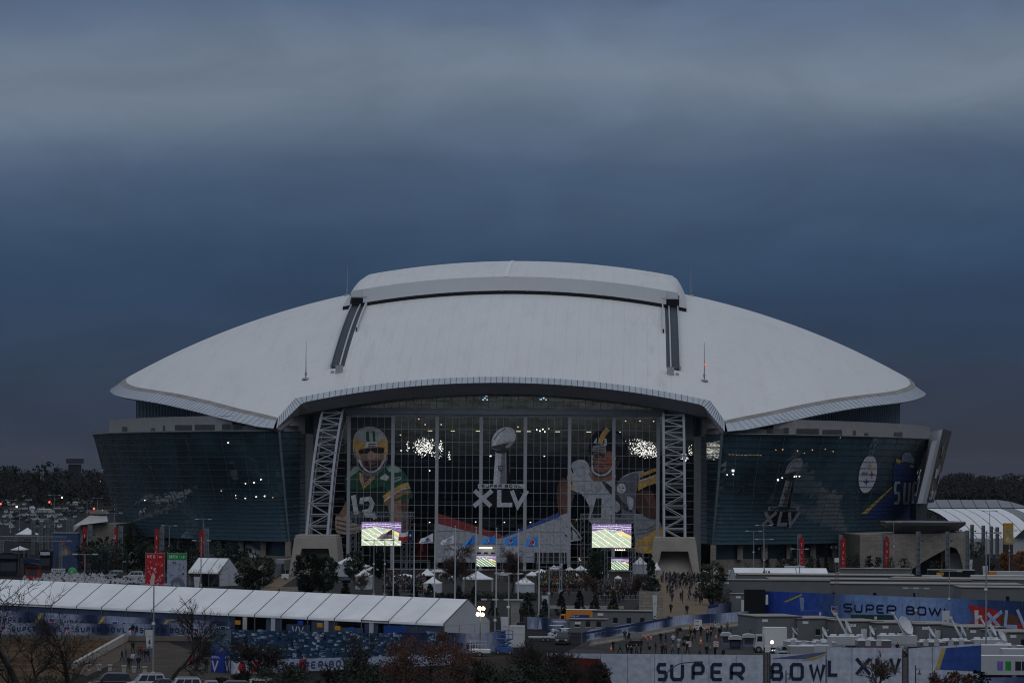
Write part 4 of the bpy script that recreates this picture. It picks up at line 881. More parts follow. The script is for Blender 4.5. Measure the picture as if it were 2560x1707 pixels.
# ------------------------------------------------------------------ arch legs and abutments
for s in (-1, 1):
    lg = bpy.data.objects.new('arch_leg', None); COL.objects.link(lg); lg.parent = SR
    arc = smooth2([(-46.5,9.0),(-38.5,17.8),(-29.5,26.6),(-17,34.8),(-3,41.2),(4,44.2)], 5)
    OUT = [(p.x, p.y) for p in arc]; IN_ = []
    for i, p in enumerate(arc):
        d = (arc[min(i+1,len(arc)-1)]-arc[max(0,i-1)]).normalized(); IN_.append((p.x+d.y*5.2*1.0, p.y-d.x*5.2*.9))
    hw = 2.55; ch, rg, ins = M(), M(), M()
    V3 = lambda sx_, p: Vector((s*43.3+sx_*hw, p[0], p[1]))
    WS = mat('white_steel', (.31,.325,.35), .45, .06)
    for L_, r_ in ((OUT, .34), (IN_, .3)):
        for sx_ in (-1, 1):
            ch = M()
            for p, q2 in zip(L_, L_[1:]): ch.tube(V3(sx_,p), V3(sx_,q2), r_, None, 6)
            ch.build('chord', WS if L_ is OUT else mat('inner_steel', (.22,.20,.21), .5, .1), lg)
    idx = list(range(0, len(arc), 1)); tot = 0
    # even rungs along the outer curve
    import bisect
    cum = [0]
    for p, q2 in zip(arc, arc[1:]): cum.append(cum[-1]+(q2-p).length)
    def at_(L_, d):
        i = min(max(0, bisect.bisect(cum, d)-1), len(cum)-2); t = (d-cum[i])/(cum[i+1]-cum[i]); return (L_[i][0]+(L_[i+1][0]-L_[i][0])*t, L_[i][1]+(L_[i+1][1]-L_[i][1])*t)
    NR = 17
    for k in range(NR+1):
        d = cum[-1]*k/NR; p = at_(OUT, d); pi = at_(IN_, d)
        rg.bar(V3(-1,p), V3(1,p), .24); ins.bar(V3(-1,pi), V3(1,pi), .24)
        for sx_ in (-1, 1): ins.bar(V3(sx_,p), V3(sx_,pi), .22)
        if k < NR:
            d2 = cum[-1]*(k+1)/NR; p2 = at_(OUT, d2); pi2 = at_(IN_, d2); a_, b_ = (-1,1) if k % 2 else (1,-1)
            rg.bar(V3(a_,p), V3(b_,p2), .2); ins.bar(V3(-a_,pi), V3(-b_,pi2), .2)
            for sx_ in (-1, 1): ins.bar(V3(sx_,p), V3(sx_,pi2) if k % 2 else V3(sx_,pi2), .18)
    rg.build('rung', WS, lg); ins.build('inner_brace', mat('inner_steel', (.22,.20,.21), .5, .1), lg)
    cpn = M(); p, q2 = at_(OUT, cum[-1]*.93), at_(OUT, cum[-1]*.985); cpn.face([V3(-1,p),V3(1,p),V3(1,q2),V3(-1,q2)]); cpn.build('red_panel', mat('oxide_panel', (.22,.13,.115), .7), lg)
    bj = M()
    for k in (3, 8, 13): 
        p = at_(OUT, cum[-1]*k/17)
        for sx_ in (-1, 1): bj.cbox(V3(sx_,p)+Vector((0,-.3,0)), (.8,.5,.5))
    bj.build('joint_plate', WS, lg)
    # abutment
    ab = M(); c = s*43.3; yf, yb = -53, -36; Hh = 8.9; wt, wb = 5.1, 6.1
    fr0 = [(c-wb,yf,0),(c+wb,yf,0),(c+wt,yf+3,Hh),(c-wt,yf+3,Hh)]
    def q3(x, z, dy=0): k = z/Hh; return (c+x*(wb+(wt-wb)*k)/1.0, yf+3*k+dy, z)
    # front face with a niche: frame of quads + recessed sloping back
    n0, n1 = [(-.78,0),(.78,0),(.60,.72),(-.60,.72)], None
    P0 = [q3(-1,0),q3(1,0),q3(1,Hh),q3(-1,Hh)]; Nn = [q3(a_,b_*Hh) for a_, b_ in n0]
    ab.face([P0[0],Nn[0],Nn[3],P0[3]]); ab.face([Nn[1],P0[1],P0[2],Nn[2]]); ab.face([Nn[3],Nn[2],P0[2],P0[3]])
    Bk = [q3(-.74,0,.6),q3(.74,0,.6),q3(.58,.55*Hh,4.5),q3(-.58,.55*Hh,4.5)]; Tp = [q3(.58,.70*Hh,5.2),q3(-.58,.70*Hh,5.2)]
    ab.face(Bk); ab.face([Bk[3],Bk[2],Tp[0],Tp[1]]); ab.face([Nn[0],Bk[0],Bk[3],Nn[3]]); ab.face([Bk[1],Nn[1],Nn[2],Bk[2]]); ab.face([Nn[3],Tp[1],Tp[0],Nn[2]]); ab.face([Nn[3],Bk[3],Tp[1]]); ab.face([Nn[2],Tp[0],Bk[2]])
    ab.face([P0[1],(c+wb,yb,0),(c+wt,yb,Hh),P0[2]]); ab.face([(c-wb,yb,0),P0[0],P0[3],(c-wt,yb,Hh)]); ab.face([P0[3],P0[2],(c+wt,yb,Hh),(c-wt,yb,Hh)])
    ab.build('abutment', mat('abutment_concrete', (.31,.275,.235), .85, .14, .3, bump=.1), SR)
    ab = M(); ab.box(c-wt+.2,yf+3.4,Hh+.01,c+wt-.2,yb-1,Hh+.7); ab.box(c-wt-.1,yf+3.3,Hh*.985,c+wt+.1,yf+3.6,Hh+.1); ab.build('bearing_slab', CONC, SR)
# ================================================================== people
def human(name, J, edges, rad):
    me = bpy.data.meshes.new(name); me.from_pydata([Vector(J[k]) for k in J], [(list(J).index(a), list(J).index(b)) for a, b in edges], [])
    o = bpy.data.objects.new(name, me); COL.objects.link(o)
    md = o.modifiers.new('s', 'SKIN'); md.use_smooth_shade = True
    for i, k in enumerate(J):
        r = rad.get(k, rad.get(k[:-1], .05)); r = r if isinstance(r, tuple) else (r, r); me.skin_vertices[0].data[i].radius = r
    me.skin_vertices[0].data[0].use_root = True
    sb = o.modifiers.new('d', 'SUBSURF'); sb.levels = 1; sb.render_levels = 1
    dg = bpy.context.evaluated_depsgraph_get(); ev = o.evaluated_get(dg); m2 = bpy.data.meshes.new_from_object(ev)
    bpy.data.objects.remove(o); return m2
RAD = {'pelvis':(.15,.12),'chest':(.185,.125),'belly':(.16,.125),'neck':.06,'head':(.088,.105),'crown':(.075,.085),'sho':.075,'elb':.055,'wri':.042,'hand':.045,'hip':.10,'kne':.07,'ank':.05,'toe':.045}
EDG = [('pelvis','belly'),('belly','chest'),('chest','neck'),('neck','head'),('head','crown')]+[e for s in 'LR' for e in (('chest','sho'+s),('sho'+s,'elb'+s),('elb'+s,'wri'+s),('wri'+s,'hand'+s),('pelvis','hip'+s),('hip'+s,'kne'+s),('kne'+s,'ank'+s),('ank'+s,'toe'+s))]
def joints(stride=.0, arm=.0, fold=False, lean=0.0, raise_=False):
    J = {'pelvis':(0,0,.93),'belly':(0,-lean*.3,1.10),'chest':(0,-lean*.7,1.32),'neck':(0,-lean,1.47),'head':(0,-lean-.02,1.58),'crown':(0,-lean-.01,1.67)}
    for s, x in (('L',1),('R',-1)):
        k = stride*x
        J['sho'+s] = (.19*x,-lean*.7,1.38)
        if raise_ and s == 'L': J['elb'+s] = (.30*x,-.12,1.52); J['wri'+s] = (.24*x,-.16,1.76); J['hand'+s] = (.23*x,-.17,1.84)
        elif fold: J['elb'+s] = (.27*x,-.02,1.12); J['wri'+s] = (.12*x,-.22,1.14); J['hand'+s] = (.06*x,-.23,1.16)
        else: J['elb'+s] = (.25*x,k*.45+.02,1.11); J['wri'+s] = (.26*x,k*.8-.05,.90); J['hand'+s] = (.26*x,k*.8-.07,.82)
        J['hip'+s] = (.095*x,0,.86); J['kne'+s] = (.105*x,-k*.6-.03,.49); J['ank'+s] = (.11*x,-k*1.1+.03,.09); J['toe'+s] = (.12*x,-k*1.1-.12,.045)
    return J
POSES = [human('p%d'%i, joints(**k), EDG, RAD) for i, k in enumerate(({}, {'stride':.26}, {'fold':True}, {'stride':-.3,'lean':.06}, {'lean':.12,'fold':True}, {'raise_':True}))]
SKIN = mat('skin', (.30,.18,.13), .6); HAIR = mat('dark_hair', (.03,.022,.018), .8)
def cloth(n, c): return mat(n, c, .85, .2, 4)
TROU = {'blue jeans':cloth('denim',(.05,.075,.13)),'black trousers':cloth('black_cloth',(.012,.012,.014)),'dark trousers':cloth('charcoal_cloth',(.03,.03,.033)),'khaki trousers':cloth('khaki_cloth',(.25,.19,.12))}
JACK = {'black jacket':cloth('black_jacket',(.012,.012,.014)),'navy jacket':cloth('navy_jacket',(.015,.02,.05)),'grey jacket':cloth('grey_jacket',(.13,.13,.14)),'dark green jersey':cloth('green_jersey',(.02,.09,.05)),
        'white jersey':cloth('white_jersey',(.45,.45,.47)),'yellow jacket':cloth('yellow_jacket',(.38,.23,.04)),'red jacket':cloth('red_jacket',(.30,.025,.02)),'brown coat':cloth('brown_coat',(.10,.06,.04)),'tan coat':cloth('tan_coat',(.30,.22,.15)),'blue jacket':cloth('blue_jacket',(.03,.05,.14)),'orange vest':cloth('orange_vest',(.75,.14,.03))}
HATS = {'':HAIR,'white cap':cloth('white_cap',(.5,.5,.5)),'yellow cap':cloth('yellow_cap',(.42,.26,.03)),'black cap':cloth('black_cap',(.01,.01,.01)),'green cap':cloth('green_cap',(.03,.20,.09)),'dark cap':cloth('dark_cap',(.03,.025,.03))}
for me in POSES:
    me.materials.clear()
    for x in (TROU['blue jeans'], JACK['black jacket'], SKIN, HAIR): me.materials.append(x)
    for p in me.polygons:
        c = p.center; k = 1
        if c.z < .93 and abs(c.x) < .22: k = 0
        if c.z > 1.47 and abs(c.x) < .14: k = 2 if (c.y < -.01-.06 and c.z < 1.63) else 3
        if 1.44 < c.z <= 1.5 and abs(c.x) < .12 and c.y < -.02: k = 2
        if abs(c.x) > .2 and c.z < .9: k = 2
        if c.z > 1.72 and abs(c.x) > .15: k = 2
        p.material_index = k; p.use_smooth = True
NPEOPLE = 0
def person(p, rz, jacket, trousers='dark trousers', hat='', pose=0, label=None, group=None, h=None):
    global NPEOPLE
    me = POSES[pose]; o = bpy.data.objects.new('person', me); COL.objects.link(o); o.location = p; o.rotation_euler = (0, 0, rz); NPEOPLE += 1
    s = (h or U(.95,1.06)); o.scale = (s*U(1.0,1.1), s*U(1.0,1.15), s)
    for i, x in ((0, TROU[trousers]), (1, JACK[jacket]), (3, HATS[hat])):
        o.material_slots[i].link = 'OBJECT'; o.material_slots[i].material = x
    return tag(o, label, 'person', group)
DARKJ = ['black jacket']*5+['navy jacket']*2+['grey jacket','brown coat','black jacket','tan coat']
POSEW = {0:'standing',1:'walking',2:'standing',3:'walking',4:'leaning forward',5:'raising an arm'}
_people_labels = {}
def crowd_person(p, rz, where, group, jackets, hats=('',), poses=(0,1,2,3), trs=('dark trousers','black trousers','blue jeans','khaki trousers')):
    j = rnd.choice(jackets); ht = rnd.choice(hats); ps = rnd.choice(poses); tr = rnd.choice(trs)
    lab = 'person in %s%s %s %s' % (j, (' and %s' % ht) if ht else ' and %s' % tr, POSEW[ps], where)
    return person(p, rz, j, tr, ht, ps, lab, group)
def inpoly(x, y, P):
    c = False; j = len(P)-1
    for i in range(len(P)):
        if (P[i][1] > y) != (P[j][1] > y) and x < (P[j][0]-P[i][0])*(y-P[i][1])/(P[j][1]-P[i][1])+P[i][0]: c = not c
        j = i
    return c
def scatter(P, n, mind=0):
    out = []; x0, x1 = min(p[0] for p in P), max(p[0] for p in P); y0, y1 = min(p[1] for p in P), max(p[1] for p in P); t = 0
    while len(out) < n and t < 9000:
        t += 1; x, y = U(x0,x1), U(y0,y1)
        if inpoly(x, y, P) and all(abs(x-a)+2.5*abs(y-b) > mind for a, b in out): out.append((x, y))
    return out

# ================================================================== trees
BARK = mat('bark', (.045,.036,.030), .95, .3, 2); BARK2 = mat('pale_bark', (.13,.105,.085), .95, .3, 2); TWIG = mat('twig', (.038,.030,.026), .95, .2, 2); TWIGP = mat('pale_twig', (.12,.085,.07), .95, .2, 2); TWIGR = mat('rusty_twig', (.075,.045,.036), .95, .25, 2)
def leafmat(n, c): return mat(n, c, .8, .5, 1.2)
EVG = leafmat('evergreen_leaf', (.022,.034,.019)); EVG2 = leafmat('olive_leaf', (.050,.052,.030)); OAK = leafmat('rust_leaf', (.085,.034,.018)); ORL = leafmat('orange_leaf', (.38,.14,.03)); CON = leafmat('conifer_leaf', (.016,.030,.018))
def bare_mesh(R, H, spread, levels=5, nb=3, r0=.16, trunkf=.28, lean=(0,0), tw=.012, dens=1.0):
    """returns trunk builder, twig builder"""
    A, B = M(), M()
    def grow(p, d, L_, r, lv):
        n = 4 if lv > 2 else 2 if lv > 0 else 1; q = p; dd = d; rr = r
        for k in range(n):
            dd = (dd+Vector((R.gauss(0,.16),R.gauss(0,.16),R.gauss(.03,.10)))).normalized(); q2 = q+dd*(L_/n); r2 = r*(1-.42*(k+1)/n)
            (A if lv > 2 else B).tube(q, q2, rr, r2, 6 if lv > 3 else 4 if lv > 1 else 3, cap=False)
            if lv > 0 and k < n-1 and R.random() < .62*dens:
                side(q2, dd, L_*R.uniform(.45,.75), r2*.55, lv-1)
            q, rr = q2, r2
        if lv == 0: return
        for j in range(R.choice((nb-1, nb-1, nb)) if lv > 1 else nb-1): side(q, dd, L_*R.uniform(.58,.86), rr*R.uniform(.62,.85), lv-1)
    def side(p, d, L_, r, lv):
        a = d.orthogonal().normalized(); b = d.cross(a); t = R.uniform(0, 6.283); k = R.uniform(.35,.95)*spread
        nd = (d+(a*math.cos(t)+b*math.sin(t))*k).normalized(); grow(p, nd, L_, max(r, tw), lv)
    d0 = Vector((lean[0], lean[1], 1)).normalized(); grow(Vector((0,0,-.1)), d0, H*trunkf, r0, levels)
    # scale to height
    top = max(v[2] for v in B.v); k = H/top
    for X in (A, B): X.v = [(v[0]*k, v[1]*k, v[2]*k) for v in X.v]
    return A, B
def put_bare(name, label, p, seed, H, spread=1.0, group=None, bark=BARK, twig=TWIG, rz=0, cat='tree', **k):
    t = thing(name, label, cat, p, rz, group); A, B = bare_mesh(random.Random(seed), H, spread, **k)
    A.build('trunk', bark, t, smooth=True); B.build('crown', twig, t); return t
def leaf_quad(m, R, c, s):
    a = Vector((R.gauss(0,1),R.gauss(0,1),R.gauss(0,1))).normalized(); b = a.orthogonal().normalized()*s*R.uniform(.5,1); a = a*s
    m.face([c-a*.5, c+b*.5, c+a*.5, c-b*.5] if R.random() < .5 else [c-a*.5-b*.3, c+a*.5-b*.2, c+b*.6])
def leafy_mesh(R, H, W, shape='round', n=1500, s=.4, base=.12):
    m, t = M(), M(); t.tube((0,0,0),(0,0,H*.6),.05*W+.05,.03,6)
    cl = []
    for _ in range(70):
        z = R.uniform(base, .97); 
        if shape == 'cone': rr = (1-z)**.8*.5*W+.03*W
        elif shape == 'column': rr = .5*W*min(1, (1-z)*3.2)*min(1, .55+z*1.5)
        else: rr = .5*W*math.sqrt(max(.02, 1-((z-.55)/.47)**2))
        a = R.uniform(0, 6.283); q = rr*math.sqrt(R.uniform(.25,1))
        cl.append((Vector((q*math.cos(a), q*math.sin(a), z*H)), max(.16, rr*R.uniform(.2,.42))))
        t.tube((0,0,max(.1,z*H*.7)), cl[-1][0], .03, .012, 3, cap=False)
    for _ in range(n):
        c, r = R.choice(cl); d = Vector((R.gauss(0,1),R.gauss(0,1),R.gauss(0,.8))).normalized()*r*R.random()**.4
        if (c+d).z < .05: d.z = abs(d.z)
        leaf_quad(m, R, c+d, s*R.uniform(.6,1.3))
    return m, t
_proto = {}
def put_leafy(name, label, p, H, W, shape='round', leaf=EVG, n=1400, s=.35, seed=1, group=None, base=.1, cat='tree'):
    key = (shape, n, seed, s, round(W/H,2)); t = thing(name, label, cat, p, U(0,6), group)
    if key not in _proto:
        m, tr = leafy_mesh(random.Random(seed), H, W, shape, n, s, base); a = m.build('crown', leaf, t); b = tr.build('trunk', BARK, t); _proto[key] = (a.data, b.data, H)
    else:
        d0, d1, H0 = _proto[key]
        for nm, d in (('crown', d0), ('trunk', d1)):
            o = bpy.data.objects.new(nm, d); COL.objects.link(o); o.parent = t; o.scale = (H/H0,)*3
            if nm == 'crown': o.material_slots[0].link = 'OBJECT'; o.material_slots[0].material = leaf
    return t

# ================================================================== lamps, signs, fences, tents, vehicles
GALV = mat('galvanised', (.33,.34,.35), .5, .1, metal=.3); DPOLE = mat('dark_pole', (.06,.062,.066), .5); WHITE = mat('white_paint', (.72,.72,.72), .45, .05); LENS = mat('lamp_lens', (.75,.77,.80), .3)
def lamp_post(label, px, by, ty, heads=2, cat='street lamp', group='parking lot lamps', pole=GALV, arm=1.6, base_d=None):
    p = G(px, by) if base_d is None else AT(px, ty, base_d-900); p = Vector((p.x, p.y, gz(p.y))); h = AT(px, ty, p.y).z-p.z
    t = thing('lamp_post', label, cat, p, U(-.3,.3), group); b = M(); b.tube((0,0,0),(0,0,h),.13,.07,6); b.build('pole', pole, t)
    b = M(); b.bar((-arm,0,h-.1),(arm,0,h-.1),.07); b.build('arm', pole, t)
    xs_ = [(-1+2*i/(heads-1))*arm for i in range(heads)] if heads > 1 else [arm]
    for x in xs_:
        b = M(); b.box(x-.42,-.22,h-.12,x+.42,.22,h+.06); b.box(x-.34,-.17,h-.17,x+.34,.17,h-.121,1); b.build('lamp_head', [mat('lamp_housing', (.50,.52,.55), .4), LENS], t)
    b = M(); b.lathe([(.28,0),(.28,.5),(.2,.55),(.13,.6)], (0,0,0), 8); b.build('footing', CONC, t)
    if h > 7: b = M(); b.box(-.2,-.3,h*.56,.2,-.1,h*.56+.3); b.build('box', WHITE, t)
    return t
def along(P, Q):
    d = (Q-P); L_ = Vector((d.x, d.y)).length; a = Vector((d.x, d.y))/L_; n = Vector((a.y, -a.x)); 
    if n.y > 0: n = -n
    return a, n, L_
FPOST = mat('fence_post', (.20,.21,.22), .5)
def fence(name, label, pts, h, draw=None, cat='fence', seg=3.2, base_z=0.0, group=None, post=True, sky=None, mats=None):
    """printed mesh fence along ground points; draw(m, pos, L) prints on the whole length u=0..L, v=0..h"""
    t = thing(name, label, cat, pts[0], 0, group); O = pts[0]; segs = []; tot = 0
    for P, Q in zip(pts, pts[1:]): a, n, L_ = along(P, Q); segs.append((tot, L_, P, a, n, Q.z-P.z)); tot += L_
    def pos(u, v, lift=0.0):
        for s0, L_, P, a, n, dz in segs:
            if u <= s0+L_ or (s0, L_) == (segs[-1][0], segs[-1][1]):
                k = u-s0; return Vector((P.x-O.x+a.x*k+n.x*(.02+lift*2), P.y-O.y+a.y*k+n.y*(.02+lift*2), v+base_z+dz*k/L_))
    fac = h if callable(h) else (lambda u: h)
    npn = max(1, round(tot/seg)); cols = draw.base if hasattr(draw, 'base') else None
    for i in range(npn):
        m = M(); k = 4
        for j in range(k):
            u0, u1 = tot*(i+j/k)/npn+(.03 if j == 0 else 0), tot*(i+(j+1)/k)/npn-(.03 if j == k-1 else 0); w0 = U(-.03,.03)
            c0, c1 = cols(u0/tot), cols(u1/tot)
            m.face([pos(u0,0.05,-.008), pos(u1,0.05,-.008), pos(u1,fac(u1),-.008), pos(u0,fac(u0),-.008)], 0, [c0, c1, c1, c0])
        m.build('fence_panel', PRINT, t)
    if post:
        m = M()
        for i in range(npn+1): u = min(tot-.001, tot*i/npn); m.tube(pos(u,0,-.06), pos(u,fac(u)+.06,-.06), .05, None, 5)
        struct(m.build('post', FPOST, t), 'stuff')
    if draw:
        m = M(); draw(m, pos, tot); 
        if m.f: m.build('print', PRINT, t)
    return t
NAVY, MIDB, PALE, ICE = LC(38,58,98), LC(70,98,152), LC(186,196,218), LC(196,206,226)
def mixc(a, b, t): t = max(0, min(1, t)); t = t*t*(3-2*t); return tuple(x+(y-x)*t for x, y in zip(a, b))
def rep_base(n, ph=0.0, c0=NAVY, c1=PALE):
    def f(t): q = ((t*n+ph) % 1.0); return mixc(c0, c1, 1.35-abs(q-.45)*2.9)
    return f
def shield(m, pos, u, v, s, lift=.01):
    q = [(-.5,.55),(0,.42),(.5,.55),(.55,-.2),(.25,-.5),(0,-.62),(-.25,-.5),(-.55,-.2)]
    flat(m, [(u+a*s, v+b*s) for a, b in q], pos, LC(225,228,235), 0, lift); q2 = [(a*.86, b*.86) for a, b in q]
    flat(m, [(u+a*s, v+b*s) for a, b in q2], pos, LC(200,60,70), 0, lift+.004); flat(m, [(u-.44*s,v+.47*s),(u,v+.36*s),(u+.44*s,v+.47*s),(u+.46*s,v+.05*s),(u-.46*s,v+.05*s)], pos, LC(45,65,140), 0, lift+.008)
    text(m, 'NFL', u-.36*s, v-.42*s, .2*s, .4*s, .06*s, .08*s, pos, 0, LC(235,235,240), lift+.012)
def mini_trophy(m, pos, u, v, h, col=LC(215,218,225), lift=.01):
    flat(m, [(u-.14*h,v),(u+.14*h,v),(u+.06*h,v+.55*h),(u-.06*h,v+.55*h)], pos, col, 0, lift); disc(m, u+.02*h, v+.72*h, .12*h, .24*h, pos, col, lift+.003, 12)
    text(m, 'XLV', u-.2*h, v-.24*h, .12*h, .17*h, .03*h, .045*h, pos, 0, col, lift+.006)
def word_print(words, hh, base_fn):
    def d(m, pos, L_):
        for w in words:
            k = w[0]
            if k == 't': text(m, w[1], w[2], w[3], w[4], w[5], w[6], w[7], pos, 0, w[8])
            elif k == 's': shield(m, pos, w[1], w[2], w[3])
            elif k == 'm': mini_trophy(m, pos, w[1], w[2], w[3])
            elif k == 'p': flat(m, w[1], pos, w[2], 0, w[3] if len(w) > 3 else .006)
    d.base = base_fn; return d
INK = LC(28,36,60)
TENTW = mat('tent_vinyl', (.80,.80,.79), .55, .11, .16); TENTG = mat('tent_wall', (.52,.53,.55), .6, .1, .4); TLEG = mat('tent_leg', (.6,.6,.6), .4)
def peak_tent(label, p, w_, d_, eave, peak, rz=0, group='white party tents', walls=0, roofm_=None, cat='tent', name='party_tent'):
    t = thing(name, label, cat, p, rz, group); r = M(); x, y = w_/2, d_/2
    N_ = 5
    for (a, b) in (((-x,-y),(x,-y)),((x,-y),(x,y)),((x,y),(-x,y)),((-x,y),(-x,-y))):
        for k in range(N_):
            t0, t1 = k/N_, (k+1)/N_; z0, z1 = eave+(peak-eave)*t0**1.35, eave+(peak-eave)*t1**1.35
            f = lambda c, tt_, zz: (c[0]*(1-tt_), c[1]*(1-tt_), zz); r.face([f(a,t0,z0), f(b,t0,z0), f(b,t1,z1), f(a,t1,z1)])
        r.face([(a[0],a[1],eave-.3),(b[0],b[1],eave-.3),(b[0],b[1],eave),(a[0],a[1],eave)])
    o = r.build('canopy', roofm_ or TENTW, t); weld(o, .01)
    for a, b in ((-x,-y),(x,-y),(x,y),(-x,y)): m = M(); m.tube((a*.97,b*.97,0),(a*.97,b*.97,eave),.06,None,5); m.build('leg', TLEG, t)
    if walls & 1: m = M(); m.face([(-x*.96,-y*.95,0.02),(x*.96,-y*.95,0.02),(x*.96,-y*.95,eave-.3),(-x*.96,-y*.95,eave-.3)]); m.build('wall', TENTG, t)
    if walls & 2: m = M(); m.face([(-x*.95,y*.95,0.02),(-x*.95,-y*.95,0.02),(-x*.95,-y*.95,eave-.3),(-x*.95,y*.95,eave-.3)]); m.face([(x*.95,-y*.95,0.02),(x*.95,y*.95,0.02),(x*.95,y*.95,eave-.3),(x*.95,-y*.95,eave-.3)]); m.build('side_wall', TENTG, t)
    if not walls & 4: m = M(); m.box(-x*.7,y*.5,0.01,x*.7,y*.9,1.0); m.build('counter', mat('counter_dark', (.05,.05,.055), .7), t)
    return t
def gable_tent(label, P, L_, W_, eave, ridge, rz, bays, group=None, name='frame_tent', wallc=True, roofm_=None, gable=True, cat='tent', open_front=False):
    """ridge along local x from 0..L, width along y 0..W"""
    t = thing(name, label, cat, P, rz, group); RM = roofm_ or TENTW
    for i in range(bays):
        x0, x1 = L_*i/bays+.06, L_*(i+1)/bays-.06; b = M(); k = 4
        for s in (0, 1):
            for j in range(k):
                a0, a1 = j/k, (j+1)/k; sag = lambda q: -.10*math.sin(q*math.pi)
                y0, y1 = (W_/2*a0, W_/2*a1) if s == 0 else (W_-W_/2*a0, W_-W_/2*a1); z0, z1 = eave+(ridge-eave)*a0, eave+(ridge-eave)*a1; xm = (x0+x1)/2
                b.face([(x0,y0,z0),(xm,y0,z0+sag(a0)),(xm,y1,z1+sag(a1)),(x0,y1,z1)]); b.face([(xm,y0,z0+sag(a0)),(x1,y0,z0),(x1,y1,z1),(xm,y1,z1+sag(a1))])
        b.face([(x0,-.02,eave-.35),(x1,-.02,eave-.35),(x1,0,eave),(x0,0,eave)])
        o = b.build('roof_panel', RM, t); weld(o, .005)
    fr_ = M()
    for i in range(bays+1):
        x = L_*i/bays; fr_.bar((x,0,eave-.02),(x,W_/2,ridge-.02),.12); fr_.bar((x,W_,eave-.02),(x,W_/2,ridge-.02),.12); fr_.bar((x,0.05,0),(x,0.05,eave),.16); fr_.bar((x,W_-.05,0),(x,W_-.05,eave),.16)
    struct(fr_.build('rafter', mat('tent_frame', (.11,.115,.12), .5), t), 'stuff')
    if gable:
        for x, s in ((L_+.03, 1), (-.03, -1)):
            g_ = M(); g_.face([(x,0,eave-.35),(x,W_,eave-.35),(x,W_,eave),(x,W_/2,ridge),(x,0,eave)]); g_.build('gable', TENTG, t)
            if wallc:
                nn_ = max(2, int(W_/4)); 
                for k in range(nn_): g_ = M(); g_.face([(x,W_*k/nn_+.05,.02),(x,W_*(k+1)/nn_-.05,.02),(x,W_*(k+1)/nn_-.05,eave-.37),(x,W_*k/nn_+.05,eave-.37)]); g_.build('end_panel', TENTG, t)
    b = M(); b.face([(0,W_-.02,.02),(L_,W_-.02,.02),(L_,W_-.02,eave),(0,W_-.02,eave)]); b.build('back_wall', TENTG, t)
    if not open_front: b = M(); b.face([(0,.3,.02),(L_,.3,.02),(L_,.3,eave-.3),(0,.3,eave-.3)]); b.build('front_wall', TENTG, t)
    return t
BLKG = mat('car_glass', (.015,.018,.022), .08, .1, spec=.7); TYRE = mat('tyre', (.012,.012,.013), .9); RIM = mat('wheel_rim', (.35,.36,.37), .3, metal=.7); REDL = mat('tail_red', (.30,.015,.012), .3); HEADL = mat('headlight', (.75,.77,.8), .15); BLACKP = mat('black_plastic', (.02,.02,.022), .6)
def wheel(t, x, y, r, w_=.24):
    m = M(); m.lathe([(r*.6,-w_/2),(r,-w_/2+.03),(r,w_/2-.03),(r*.6,w_/2)], (x,y,r), 14, axis=(0,1,0)); o = m.build('wheel', TYRE, t, smooth=False)
    m = M(); s = -1 if y < 0 else 1; m.lathe([(0,s*(w_/2-.02)),(r*.62,s*(w_/2-.01))], (x,y,r), 12, axis=(0,1,0)); m.build('rim', RIM, o)
